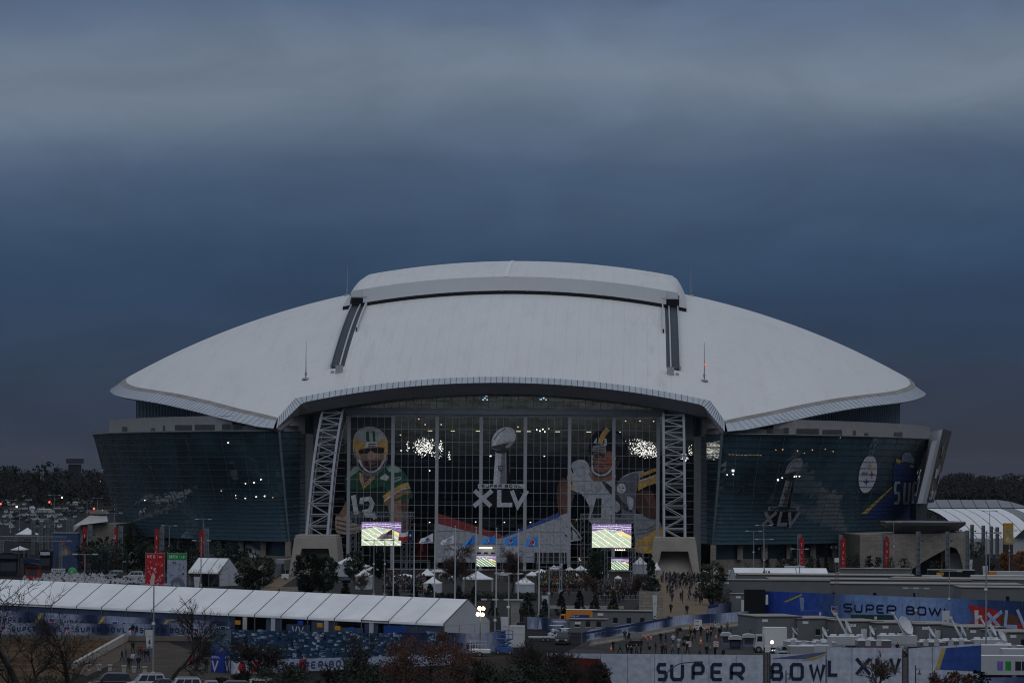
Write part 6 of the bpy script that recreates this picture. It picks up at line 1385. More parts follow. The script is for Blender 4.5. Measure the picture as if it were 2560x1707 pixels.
p = G(181,1434); t = thing('green_inflatable', 'bright green dome shaped inflatable before the blue booth', 'inflatable', p); m = M(); m.lathe([(wd(12,1434),0),(wd(12,1434),.6),(wd(9,1434),1.2),(wd(4,1434),1.55),(0,1.6)], (0,0,0), 18); m.build('dome', GRV, t, smooth=True); m = M(); pos = lambda u, v, l=0: (u,-wd(12,1434)-.02-l,v); text(m,'4',-.25,.25,.5,.6,.1,.1,pos,0,LC(220,230,220)); m.build('mark', PRINT, t)
p = G(146,1433); t = thing('white_sign_board', 'low white board sign beside the green inflatable', 'sign', p); m = M(); m.box(-wd(17,1433),0,.3,wd(17,1433),.15,1.2); m.build('board', WHITE, t); m = M(); pos = lambda u, v, l=0: (u,-.01-l,v); text(m,'WELCOME',-wd(14,1433),.5,.4,.5,.1,.1,pos,0,LC(40,40,50)); m.build('lettering', PRINT, t)
# lettered truck and lorry with a red streak
def streak(t):
    m = M(); pos = lambda u, v, l=0: (u, -1.262-l, v); poly(m, [(-3,1.1),(-.6,1.1),(0,2.9),(.35,1.3),(3.6,1.35),(3.6,1.5),(.6,1.55),(.1,2.95),(-.9,1.3),(-3,1.3)], pos, LC(200,45,45), .005); text(m, 'GAMES', -2.6, 2.0, .32, .4, .12, .09, pos, 0, LC(40,40,50)); text(m, 'LIVE', 1.6, 1.9, .3, .3, .1, .07, pos, 0, LC(60,60,66)); m.build('streak_print', PRINT, t)
box_truck('white box lorry with a red streak behind the fan area', G(311,1412), 0, wd(52,1412)+1.5, 2.5, ht(311,1412,1380), 1.6, PAINTS['white'], PAINTS['white'], None, decal=streak)
# tall red and green letter banners
def gate_banner(label, x0, x1, by, ty, word, col, body, seed):
    p = G(x0, by); w_, h = wd(x1-x0, by), ht(x0, by, ty); t = thing('gate_banner', label, 'banner', p, 0, 'lot colour banners'); m = M(); pos = lambda u, v, l=0: (u, -.1-l, v)
    flat(m, [(0,.2),(w_,.2),(w_,h),(0,h)], pos, body, 0, 0); flat(m, [(0,h*.83),(w_,h*.83),(w_,h),(0,h)], pos, col, 0, .01)
    n = len(word); text(m, word, w_*.10, h*.875, w_*.46/n*.68, h*.075, w_*.46/n*.3, .09, pos, 0, LC(240,240,240), .02); flat(m, [(w_*.64,h*.86),(w_*.65,h*.86),(w_*.65,h*.97),(w_*.64,h*.97)], pos, LC(240,240,240), 0, .02); text(m, 'RD' if word == 'RED' else 'LOT', w_*.72, h*.88, w_*.055, h*.055, w_*.025, .06, pos, 0, LC(240,240,240), .02)
    r = random.Random(seed); base = LC(235,190,190) if word == 'RED' else LC(70,72,80)
    for k in range(40): u, v = r.uniform(.08,.9)*w_, r.uniform(.08,.78)*h; s = r.uniform(.05,.22); blob(m, [(u-s,v),(u,v+s*1.6),(u+s,v+s*.3),(u+s*.3,v-s)], pos, tuple(a*.5+b*.5 for a, b in zip(base, body)) if k % 3 else base, .02+.002*k, 3)
    if word == 'RED': blob(m, [(w_*.25,h*.1),(w_*.3,h*.38),(w_*.4,h*.5),(w_*.5,h*.42),(w_*.46,h*.2),(w_*.35,h*.1)], pos, LC(228,190,190), .11)
    else: blob(m, [(w_*.05,h*.06),(w_*.2,h*.3),(w_*.5,h*.4),(w_*.8,h*.34),(w_*.95,h*.1),(w_*.8,h*.05),(w_*.6,h*.28),(w_*.35,h*.26),(w_*.25,h*.06)], pos, LC(110,115,128), .11)
    m.build('banner_cloth', PRINT, t); m = M(); 
    for x in (0, w_/2, w_): m.tube((x,0,0),(x,0,h+.3),.06,None,5)
    m.bar((0,-.03,h),(w_,-.03,h),.07); m.bar((0,-.03,.2),(w_,-.03,.2),.07); m.build('scaffold_frame', GALV, t)
gate_banner('tall red banner reading RED standing left of the green one', 363, 410, 1480, 1382, 'RED', LC(190,35,38), LC(190,45,48), 3)
gate_banner('tall grey banner with green top reading GREEN', 418, 465, 1482, 1382, 'GREEN', LC(30,150,70), LC(165,170,185), 4)
gable_tent('white gabled entrance pavilion right of the GREEN banner', G(470,1463), 8.2, 7.5, ht(476,1465,1430), ht(520,1468,1398), -.5, 3, 'entrance pavilions', open_front=True)
m_ = put_bare('young_tree', 'slim bare young tree before the white pavilion', G(478,1470), 31, 4.6, .6, 'slim young trees by the pavilion', BARK2, TWIGP, levels=4, r0=.06, tw=.012); put_bare('young_tree', 'second slim bare young tree before the pavilion, nearer its gable', G(528,1470), 32, 5.4, .6, 'slim young trees by the pavilion', BARK2, TWIGP, levels=4, r0=.06, tw=.012)
# pale rubble bank behind the long tent
m = M(); R = random.Random(5)
for k in range(900):
    px, py = R.uniform(60,362), R.uniform(1434,1458); p = G(px, py); s = R.uniform(.15,.5); a = R.uniform(0,6.28)
    v = [p+Vector((math.cos(a+i*1.57)*s*R.uniform(.6,1.2), math.sin(a+i*1.57)*s*R.uniform(.6,1.2), 0)) for i in range(4)]; top = p+Vector((0,0,s*R.uniform(.8,1.6)))
    for i in range(4): m.face([v[i], v[(i+1) % 4], top])
struct(m.build('rubble_bank', mat('pale_rock', (.36,.36,.37), .9, .4, .8)), 'stuff')
# evergreens along the wings
R = random.Random(12); i = 0
for px, ty in ((213,1346),(230,1350),(247,1347),(266,1343),(282,1347),(299,1349),(318,1352),(336,1350),(356,1347),(372,1352),(388,1349),(420,1353),(441,1350),(460,1354),(480,1351),(498,1352),(541,1356),(569,1357),(592,1362),(620,1372)):
    p = G(px, 1431+R.uniform(-3,4)); put_leafy('evergreen_tree', '%s dark evergreen from the left in the row below the left glass wing' % ORD[i], p, ht(px,1432,ty-3), 4.0+R.random(), 'column', CON, 700, .5, 51+i % 3, 'evergreen row below the left wing'); i += 1
for k, (px, by, ty, pw) in enumerate(((1919,1406,1376,10),(1950,1410,1378,22),(1982,1408,1378,24),(2024,1417,1388,24),(2045,1417,1386,16),(2065,1414,1386,16),(2120,1412,1387,22),(2140,1412,1384,22),(2172,1410,1386,18),(2196,1418,1390,18),(2226,1420,1390,24),(2262,1424,1394,30),(2338,1424,1398,24),(2360,1424,1402,16))):
    put_leafy('evergreen_shrub', 'dark %s evergreen %s from the left before the right stone base' % (('slim','bushy')[pw > 17], ORD[k]), G(px,by+26), ht(px,by+26,ty), wd(pw,by), 'cone' if pw < 18 else 'round', CON if k % 2 else EVG2, 500, .4, 61+k % 4, 'evergreens before the right stone base')
for k, (px, by, ty, pw, lf, lab) in enumerate(((2440,1392,1355,50,EVG,'dark leafy tree among the bare pylons at right'),(2515,1428,1380,36,ORL,'tree with orange leaves lit below the yellow banner'),(2552,1428,1376,34,ORL,'tree with orange leaves at the right edge'),(2478,1424,1400,20,EVG2,'low dark bush under the right pylons'))):
    put_leafy('leafy_tree', lab, G(px,by), ht(px,by,ty), wd(pw,by), 'round', lf, 700, .5, 81+k, 'trees by the right pylons')
p = G(2520,1410); t = thing('yellow_banner_tower', 'tall pale yellow banner on a dark stand at the right', 'banner', p); w_, h0, h1 = wd(26,1410), ht(2520,1410,1360), ht(2520,1410,1307)
m = M(); pos = lambda u, v, l=0: (u, -1.0-l, v); flat(m, [(-w_/2,h0),(w_/2,h0),(w_/2,h1),(-w_/2,h1)], pos, LC(190,160,100), 0, 0); flat(m, [(-w_/2,h1*.9),(w_/2,h1*.9),(w_/2,h1),(-w_/2,h1)], pos, LC(205,165,60), 0, .01); blob(m, [(-w_*.3,h0+1),(0,h0+2.2),(w_*.3,h0+.8),(.2,h0+.4)], pos, LC(215,195,150), .02); m.build('banner_cloth', PRINT, t); m = M(); m.box(-w_/2+.1,-.9,0,w_/2-.1,1.2,h1-.05); m.build('stand', DARKT, t)
# ------------------------------------------------------------------ tents and sheds at the foot of the stadium
def slope_tent(label, L0, px0, px1, by, ty0, ty1, W_, rz, bays, mt=None, grp='big tents by the abutments'):
    p = G(px0, by); return gable_tent(label, p, wd(px1-px0, by), W_, ht(px0,by,ty1), ht(px0,by,ty0), rz, bays, grp, roofm_=mt)
TG = mat('tent_grey_white', (.46,.45,.44), .6, .08, .3)
slope_tent('large pale tent roof running up left of the left concrete abutment', 0, 622, 738, 1424, 1352, 1392, 17, .22, 6, TG)
slope_tent('pale low tent roof between the left abutment and the left giant screen', 0, 838, 940, 1402, 1352, 1382, 14, -.12, 5, TG)
fence('red_wall', 'red printed wall at the foot of the pale tent beneath the left giant screen', [G(962,1402), G(1032,1400)], ht(1000,1401,1383), word_print([], 1, lambda t: LC(185,45,40)), 'wall', group=None)
for k, (px, by, ty, pw, ev, lab, wl_) in enumerate(((640,1398,1372,48,.62,'white rippled tent roof left of the big pale tent',5),(1058,1443,1434,1,.6,'',0),(1012,1452,1433,95,.5,'long white tent with navy valance left of the flagpole row centre',4),(872,1440,1390,70,.66,'white tent behind the dark evergreens left',5),(1068,1448,1420,38,.45,'white peaked tent right of the long white tent',0),
        (1096,1432,1418,40,.4,'low white tent top beside the bare tree',4),(1082,1481,1440,44,.62,'small white walled hut tent with dark doorway left of the bare tree',7),(1194,1478,1426,74,.65,'grey white gazebo over a dark seating deck in the plaza centre',4),(1312,1481,1440,44,.60,'white hut tent with sloping wall right of the second bare tree',7),(1353,1443,1421,36,.6,'small white peaked tent with legs at the crowd',4),(1330,1444,1427,30,.5,'lower white peaked tent behind the small one',4),
        (1452,1440,1412,32,.62,'tall white tent at the right end of the crowd',4),(1600,1434,1391,36,.62,'white tent behind truss right of the stage screen',7),(1641,1448,1404,22,.6,'narrow white tent beside the big conifer',6),(1605,1475,1451,16,.7,'small white covered cart by the conifer',7),(910,1472,1422,40,.7,'tall white tent behind the small bare tree',7),
        (1830,1425,1380,78,.55,'white rippled tent before the right glass wing',5),(1815,1416,1398,40,.6,'white cabin roof left of the right wing tent',7),(895,1430,1402,52,.6,'white tent next to the left abutment',4),(1472,1440,1419,30,.6,'small white tent by the barrier end at the right crowd',4),(1508,1444,1426,26,.6,'small white tent right of the dark evergreen',4),(1112,1446,1428,28,.6,'white tent top left of the large bare tree',4),(1258,1446,1426,26,.6,'white tent between gazebo and second bare tree',4),(930,1436,1414,34,.6,'white tent left of the long white tent',4),(1385,1430,1412,26,.6,'far white tent before the lobby doors',4),(1425,1432,1416,24,.6,'far white tent right of the lobby doors',4))):
    if not lab: continue
    h = ht(px,by,ty); peak_tent(lab, G(px,by), wd(pw,by), wd(pw,by)*.8, h*ev, h, U(-.15,.15), 'tents around the plaza', wl_)
for k, (px, by, ty, pw, lab) in enumerate(((1405,1444,1428,34,'navy canopy behind the crowd, left one'),(1388,1441,1430,26,'navy canopy behind the crowd, farther one'),(865,1455,1442,30,'navy canopy beside the dark evergreen'))): h = ht(px,by,ty); peak_tent(lab, G(px,by), wd(pw,by), 4, h*.6, h, 0, 'navy canopies', 0, NV)
m = M(); t = thing('navy_valance', 'dark navy hanging banner along the front of the long white tent', 'banner', G(975,1452)+Vector((0,-3.4,0))); h = ht(1000,1452,1440); pos = lambda u, v, l=0: (u,-l,v); flat(m, [(0,h*.5),(wd(50,1452),h*.5),(wd(54,1452),h*1.05),(0,h*1.05)], pos, LC(40,50,72), 0, 0); disc(m, wd(28,1452), h*.75, .4, .4, pos, LC(110,120,140), .01); m.build('cloth', PRINT, t)
# grey shed left of the big trees, lorry & mesh fence by the left driveway
def boothless(t): m = M(); pos = lambda u, v, l=0: (u, -1.262-l, v); text(m, 'COLE', .5, 2.3, .34, .4, .1, .1, pos, 0, LC(190,70,50)); m.build('print', PRINT, t)
box_truck('pale lorry parked beside the left abutment with red lettering', G(712,1432), 1.1, 8, 2.5, ht(712,1432,1397), 1.7, PAINTS['grey'], mat('pale_box', (.36,.35,.34), .6), None)
fence('mesh_fence', 'grey mesh fence along the driveway left of the dark evergreens', [G(625,1492), G(707,1430)], 2.3, word_print([], 1, lambda t: LC(95,100,112)), 'fence', 2.4)
# generator light tower small
p = G(713,1449); t = thing('light_tower', 'small white generator trailer with mast beside the driveway', 'generator', p); m = M(); m.box(-.8,-.6,.4,.8,.6,ht(713,1449,1430)*.8); m.build('housing', WHITE, t); m = M(); m.tube((0,0,1.2),(0,0,2.7),.07); m.build('mast', GALV, t)
for s in (-1,1): wheel(t, 0, s*.62, .3, .2)
# ------------------------------------------------------------------ screens on truss towers
def field_picture(m, W_, H_, pos, seed, close=False):
    r = random.Random(seed); gc = LC(146,156,134) if not close else LC(92,112,86)
    flat(m, [(0,0),(W_,0),(W_,H_),(0,H_)], pos, gc, 0, 0)
    wl = LC(235,242,232); st = .70*H_
    for k in range(-5, 9):
        x0 = k*W_*.19; x1 = x0+W_*.72; y0, y1 = H_*.80, -H_*.02
        P = lambda t: (x0-W_*.1+(x1-x0)*t*1.0, y0+(y1-y0)*t)
        pts = [P(t) for t in (0,1)]; pts = [(u, v) for u, v in pts]
        a, b = pts; th = H_*(.010 if not close else .02)
        # clip to the screen
        def clip(a, b):
            (xa,ya),(xb,yb) = a, b; t0, t1 = 0, 1
            for p_, q_ in ((-(xb-xa),xa-0),((xb-xa),W_-xa),(-(yb-ya),ya-H_*.02),((yb-ya),H_*.78-ya)):
                if p_ == 0: continue
                tt_ = q_/p_
                if p_ < 0: t0 = max(t0,tt_)
                else: t1 = min(t1,tt_)
            return None if t0 >= t1 else ((xa+(xb-xa)*t0,ya+(yb-ya)*t0),(xa+(xb-xa)*t1,ya+(yb-ya)*t1))
        c = clip(a, b)
        if c: stroke(m, c, th*1.0 if k % 2 else th*1.7, pos, 0, wl, .02)
    for k in range(70): u, v = r.uniform(.05,.8)*W_, r.uniform(.12,.62)*H_; s = r.uniform(.006,.02)*W_; flat(m, [(u-s,v-s*.25),(u+s,v-s*.25),(u+s,v+s*.25),(u-s,v+s*.25)], pos, mixc(gc, wl, .55), 0, .03)
    poly(m, [(W_*.62,H_*.62),(W_*.99,H_*.40),(W_*.99,H_*.52),(W_*.70,H_*.70)], pos, LC(195,172,105), .04); poly(m, [(W_*.40,H_*.70),(W_*.56,H_*.64),(W_*.66,H_*.67),(W_*.50,H_*.73)], pos, LC(120,130,150), .04)
    poly(m, [(0,H_*.68),(W_*.35,H_*.80),(W_*.75,H_*.70),(W_,H_*.50),(W_,H_),(0,H_)], pos, LC(88,74,112), .05)
    for k in range(420):
        u, v = r.uniform(0,.985)*W_, r.uniform(.66,.985)*H_
        if v < H_*(.69+.11*min(1,u/W_/.35)) and u < W_*.35: continue
        s = r.uniform(.005,.014)*W_; c = r.choice([LC(230,225,240),LC(180,60,70),LC(60,50,110),LC(240,240,250),LC(140,90,150),LC(35,30,60)]); flat(m, [(u,v),(u+s,v),(u+s,v+s*.55),(u,v+s*.55)], pos, c, 0, .06)
    for v0 in (.80,.88): stroke(m, [(0,H_*v0),(W_*.45,H_*(v0+.05)),(W_,H_*(v0-.02))], H_*.012, pos, 0, LC(225,225,240), .07)
    for k in range(60): u = r.uniform(.3,1)*W_*.98; s = W_*r.uniform(.004,.014); v = r.uniform(0,.10)*H_*(u/W_); flat(m, [(u,v),(u+s,v),(u+s,v+s),(u,v+s)], pos, r.choice([LC(200,60,80),LC(230,230,240),LC(90,50,140)]), 0, .05)
def screen(label, x0, x1, y1, y0, yplane, seed, towers=None, stage=False, bright=SCREEN):
    A = AT(x0, y0, yplane); B = AT(x1, y0, yplane); T = AT(x0, y1, yplane); W_ = (B-A).length; H_ = T.z-A.z
    t = thing('video_screen', label, 'screen', (A.x, A.y, 0), 0, 'video screens'); m = M(); pos = lambda u, v, l=0: (u, -.35-l, A.z+v)
    field_picture(m, W_, H_, pos, seed, stage); m.build('picture', bright, t); m = M(); m.box(-.12,-.3,A.z-.12,W_+.12,.4,A.z+H_+.12); m.build('cabinet', DARKT, t)
    return t, A, W_, H_
def twr(t, x, y, h, w_=1.3, r=.06): m = M(); truss_bars(m, (x,y,0), (x,y,h), w_, r, int(h/1.2)); return m.build('truss_tower', TRUSSM, t)
for (lab, x0, x1, yt, yb, tl, tr_, tt_, sd) in (('giant left video screen showing a football field on truss towers',904,1003,1304,1363,892,1020,1278,3),('giant right video screen showing a football field on truss towers',1480,1578,1309,1368,1466,1592,1284,4)):
    t, A, W_, H_ = screen(lab, x0, x1, yt, yb, -60, sd); sc_ = (A.y+900)/F
    for px in (tl, tr_): X = AT(px,1300,-60).x-A.x; h = AT(px,tt_,-60).z; twr(t, X-.9, .3, h, 1.0, .055); twr(t, X+.9, 1.8, h, 1.0, .055)
    m = M(); h = AT(x0,tt_+6,-60).z; truss_bars(m, (AT(tl,1300,-60).x-A.x-1.5,.3,h), (AT(tr_,1300,-60).x-A.x+1.5,.3,h), 1.0, .06, 16); m.build('top_truss', TRUSSM, t)
    m = M()
    for k in range(5): m.tube((W_*(k+.5)/5,0,h-.5),(W_*(k+.5)/5,0,A.z+H_),.04,None,3)
    m.build('hanger', TRUSSM, t)
t, A, W_, H_ = screen('small stage video screen in the plaza centre between the bare trees', 1190, 1240, 1387, 1415, -85, 5, stage=True)
h = AT(1215,1366,-85).z; m = M(); truss_bars(m, (-2.2,-.5,h), (W_+2.2,-.5,h), .6, .04, 14); m.build('lamp_truss', TRUSSM, t)
for x in (-1.3, W_+1.3): twr(t, x, -.3, h, .6, .04)
for k in range(7): m = M(); m.lathe([(0,-.18),(.2,-.1),(.24,.1),(0,.18)], (W_*(.22+.09*k),-.9,h-.25), 8); m.build('stage_lamp', mat('stage_lamp', (1,.88,.62), emit=5), t)
m = M(); m.box(-6,.6,A.z+H_*.98,W_+5,1.0,A.z+H_+2.0); m.build('stage_backdrop', mat('backdrop_white', (.55,.56,.6), .6), t)
for k in (0.15,.5,.85): m = M(); m.cbox((W_*k,-.8,A.z+H_+.5),(.9,.5,.4)); m.build('speaker', BLACKP, t)
t, A, W_, H_ = screen('small video screen under the right giant screen beside the big conifer', 1528, 1572, 1395, 1424, -95, 6, stage=True)
for x in (-1.2, W_+1.2): twr(t, x, .2, A.z+H_+2, .7, .045)
# scoreboard floodlight right
p = AT(1556,1374,-70); t = thing('floodlight', 'bright floodlight cluster beneath the right giant screen', 'light', (p.x,p.y,0)); 
for k in range(6): m = M(); m.lathe([(0,-.16),(.18,0),(0,.16)], (-1.6+k*.42,0,p.z), 8); m.build('lamp', mat('flood_warm', (1,.85,.65), emit=8 if k > 3 else 3), t)
m = M(); truss_bars(m, (-5,.3,p.z+.1), (5,.3,p.z+.1), .6, .04, 12); m.tube((-5,.3,0),(-5,.3,p.z),.08); m.tube((5,.3,0),(5,.3,p.z),.08); m.build('stand', TRUSSM, t)
# red vertical banners with trophy
for lab, x0, x1, by, ty, ch in (('tall red banner with trophy left of the plaza trees',1042,1067,1402,1344,''),('tall red banner with trophy numbered D on the right side',1439,1465,1404,1349,'D')):
    p = G(x0, 1424); sc_ = (p.y+900)/F; w_, h, b0 = (x1-x0)*sc_, AT(x0,ty,p.y).z, AT(x0,by,p.y).z; t = thing('trophy_banner', lab, 'banner', p, 0, 'red trophy banners'); pos = lambda u, v, l=0: (u,-.2-l,v); m = M()
    flat(m, [(0,b0),(w_,b0),(w_,h),(0,h)], pos, LC(190,40,36), 0, 0); flat(m, [(0,b0),(w_,b0),(w_,b0+(h-b0)*.25),(w_*.5,b0+(h-b0)*.32),(0,b0+(h-b0)*.22)], pos, LC(150,30,30), 0, .008); mini_trophy(m, pos, w_*.5, b0+(h-b0)*.50, (h-b0)*.30, LC(225,205,205), .02)
    if ch: text(m, ch, w_*.75, h*.88, w_*.16, h*.07, .1, .1, pos, 0, LC(235,225,200), .02); flat(m, [(0,h*.865),(w_,h*.865),(w_,h*.87),(0,h*.87)], pos, LC(130,25,25), 0, .015)
    m.build('banner_cloth', PRINT, t); m = M(); m.box(.05,-.15,0,.2,.2,h); m.box(w_-.2,-.15,0,w_-.05,.2,h); m.box(.05,-.16,h-.1,w_-.05,.1,h+.1); m.build('frame', DPOLE, t)
# entry lobby truss and railing in front of the doors
for lab, a, b_ in (('low horizontal truss across the plaza before the lobby doors',1340,1470),('low horizontal truss before the left lobby doors',955,1075),('low truss line before the right abutment',1640,1745)):
    A, B = G(a,1432), G(b_,1432); z_ = AT(a,1405 if a != 955 else 1402,A.y).z; t = thing('plaza_truss', lab, 'truss', A, 0, 'low trusses across the plaza'); L_ = B.x-A.x; m = M(); truss_bars(m, (0,0,z_), (L_,B.y-A.y,z_), .5, .04, 30); m.build('beam', TRUSSM, t)
    for x in (.2, L_/2, L_-.2): m = M(); truss_bars(m, (x,(B.y-A.y)*x/L_,0), (x,(B.y-A.y)*x/L_,z_-.3), .4, .03, 8); m.build('leg', TRUSSM, t)
# ------------------------------------------------------------------ flags
FP = [(983,1501,1316),(1034.5,1506,1313),(1086,1511,1315),(1137,1516,1318),(1189,1522,1321),(1240,1528,1323),(1295,1534,1326),(1347,1540,1328)]
def flag_pole(i, label):
    px, by, ty = FP[i]; p = G(px, by); h = ht(px, by, ty); t = thing('flagpole', label, 'flagpole', p, 0, 'flagpoles in a row'); m = M(); m.tube((0,0,0),(0,0,h),.15,.08,8); m.build('pole', mat('pole_white', (.62,.62,.63), .35, .05), t); m = M(); m.lathe([(0,h),(.16,h+.12),(.16,h+.22),(0,h+.34)], (0,0,0), 8); m.build('finial', mat('finial_gold', (.5,.45,.3), .3, metal=.6), t); m = M(); m.lathe([(.4,0),(.4,.25),(.2,.35)], (0,0,0), 10); m.build('collar', CONC, t); return p
def flag(px_pole, label, corners, draw, by):
    """corners in photo px: hoist top, hoist bottom, fly bottom, fly top; cloth u 0..1 from hoist to fly, v 0..1 bottom to top"""
    p = G(px_pole, by); Q = [AT(x, y, p.y-.05) for x, y in corners]; t = thing('flag', label, 'flag', Q[0], 0, 'flags on the flagpoles'); O = Q[0]; L_ = (Q[3]-Q[0]).length
    def pos(u, v, l=0):
        a = Q[1].lerp(Q[2], u).lerp(Q[0].lerp(Q[3], u), v)-O; w_ = math.sin(u*7+v*1.3)*.16*u+math.sin(u*13+2)*.05*u
        return (a.x, a.y+w_*2-l*1.5-.02, a.z+math.sin(u*6.5+1)*.12*u)
    m = M(); draw(m, pos); m.build('cloth', PRINT, t)
    m = M(); m.tube((.0,-.02,.0), tuple(Q[1]-O), .03, None, 4); m.build('halyard', GALV, t)
def cloth_grid(m, pos, colf, nx=18, ny=9):
    for i in range(nx):
        for j in range(ny): u0, u1, v0, v1 = i/nx, (i+1)/nx, j/ny, (j+1)/ny; m.face([pos(u0,v0), pos(u1,v0), pos(u1,v1), pos(u0,v1)], 0, colf((u0+u1)/2, (v0+v1)/2))
def us(m, pos): cloth_grid(m, pos, lambda u, v: LC(35,45,90) if u < .42 and v > .46 else (LC(170,45,50) if int(v*13) % 2 == 0 else LC(225,222,220)), 20, 13); [flat(m, [(a-.012,b-.02),(a+.012,b-.02),(a+.012,b+.02),(a-.012,b+.02)], pos, LC(220,220,225), 0, .03) for a in (.06,.13,.2,.27,.34) for b in (.54,.64,.74,.84,.93)]
def tx(m, pos): cloth_grid(m, pos, lambda u, v: LC(32,42,85) if u < .34 else (LC(228,226,224) if v > .5 else LC(195,45,48)), 21, 10); star5 = [(.17+.09*(1 if k % 2 == 0 else .4)*math.sin(k*math.pi/5), .5+.2*(1 if k % 2 == 0 else .4)*math.cos(k*math.pi/5)) for k in range(10)]; poly(m, star5, pos, LC(235,235,238), .03)
def host(m, pos): cloth_grid(m, pos, lambda u, v: LC(222,222,226)); poly(m, [(.25,.42),(.5,.8),(.55,.42)], pos, LC(45,70,150), .03); poly(m, [(.45,.45),(.62,.65),(.85,.42)], pos, LC(190,50,55), .03); text(m, 'PITTSBURGH', .12, .16, .055, .18, .02, .022, lambda a, b, c=0: pos(1-a, b, c), 0, LC(40,45,80), .03)
def ntx(m, pos): cloth_grid(m, pos, lambda u, v: LC(222,224,228)); 
def ntx2(m, pos):
    ntx(m, pos); stroke(m, [(.15,.45),(.35,.72),(.48,.55),(.62,.74),(.85,.45)], .05, pos, 0, LC(70,75,85), .03); text(m, 'NORTH TEXAS', .1, .2, .05, .15, .02, .018, lambda a, b, c=0: pos(1-a, b, c), 0, LC(150,155,165), .03)
SKYB = LC(58,145,230)
def bl(kind):
    def d(m, pos):
        cloth_grid(m, pos, lambda u, v: SKYB); mp = lambda a, b, c=0: pos(1-a, b, c)
        if kind == 'N': text(m, 'N', .36, .28, .3, .46, .1, .09, mp, 0, LC(25,50,110), .03); poly(m, [(.45,.5),(.5,.62),(.55,.5),(.5,.42)], pos, LC(220,225,235), .04)
        if kind == 'T': 
            q = lambda u, v, l=0: mp(u*.5+.5, v, l); poly(m, [(.44,.35),(.56,.35),(.53,.6),(.47,.6)], mp, LC(225,228,235), .03); disc(m, .5, .72, .06, .13, mp, LC(225,228,235), .04); text(m, 'XLV', .34, .14, .09, .2, .02, .03, mp, 0, LC(225,228,235), .03)
        if kind == 'S': 
            s = lambda u, v, l=0: mp(.5+u*.30, .52+v*.62, l); shield(m, s, 0, 0, 1.0, .03)
        if kind == 'A': poly(m, [(.22,.16),(.36,.84),(.66,.84),(.80,.16),(.60,.16),(.57,.36),(.44,.36),(.41,.16)], mp, LC(235,235,238), .03); poly(m, [(.26,.2),(.39,.8),(.63,.8),(.76,.2),(.63,.2),(.60,.4),(.41,.4),(.38,.2)], mp, LC(205,45,50), .04); poly(m, [(.45,.5),(.57,.5),(.55,.68),(.48,.68)], mp, LC(235,235,238), .05)
    return d
PL = ['flagpole of the striped national flag at the left end of the row','flagpole of the lone star flag, second from the left','white flagpole flying the white PITTSBURGH flag','white flagpole flying the white mountain outline flag','flagpole of the blue flag with a dark letter N','flagpole of the blue trophy flag','flagpole of the blue shield flag','flagpole of the blue flag with a red A at the right end']
for i in range(8): flag_pole(i, PL[i])
flag(983, 'striped red and white national flag with starred blue corner', [(981,1322),(981,1346),(942,1347),(955,1336)], us, 1501)
flag(1034.5, 'lone star flag with white and red bars', [(1032,1325),(1032,1349),(995,1352),(998,1333)], tx, 1506)
flag(1086, 'white flag with blue and red peaks reading PITTSBURGH', [(1083,1332),(1083,1355),(1047,1358),(1052,1347)], host, 1511)
flag(1137, 'plain white flag with a dark mountain outline', [(1135,1336),(1135,1358),(1100,1361),(1106,1351)], ntx2, 1516)
flag(1189, 'blue flag drooping low with a dark letter N', [(1187,1334),(1187,1358),(1154,1365),(1172,1350)], bl('N'), 1522)
flag(1240, 'blue flag with a white trophy and XLV', [(1238,1337),(1238,1359),(1201,1359),(1210,1347)], bl('T'), 1528)
flag(1295, 'blue flag with a red white and blue shield', [(1293,1339),(1293,1364),(1259,1361),(1264,1347)], bl('S'), 1534)
flag(1347, 'blue flag with a large red letter A', [(1344,1341),(1344,1366),(1312,1366),(1318,1349)], bl('A'), 1540)
# ------------------------------------------------------------------ plaza trees
put_bare('bare_tree', 'large dense bare tree behind the flagpoles, left of the stage screen', G(1136,1495), 201, ht(1136,1495,1345), 1.0, 'large bare plaza trees', BARK, TWIGR, levels=7, r0=.2, tw=.024, dens=1.0)
put_bare('bare_tree', 'large dense bare tree behind the flagpoles, right of the stage screen', G(1280,1490), 202, ht(1280,1490,1362), 1.0, 'large bare plaza trees', BARK, TWIGR, levels=7, r0=.2, tw=.024, dens=1.0)
for k, (px, by, ty, sp, tw, lab) in enumerate(((805,1483,1428,.8,TWIGR,'rusty bare tree in front of the big dark evergreen'),(904,1480,1424,.9,TWIGP,'small pale bare tree before the tall white tent'),(1486,1492,1432,.7,TWIGR,'reddish bare tree right of the crowd'),(1585,1496,1432,.7,TWIGR,'reddish bare tree left of the big conifer'))): put_bare('bare_tree', lab, G(px,by), 210+k, ht(px,by,ty), sp, 'small bare plaza trees', BARK2, tw, levels=6, r0=.08, tw=.016, dens=1.4)
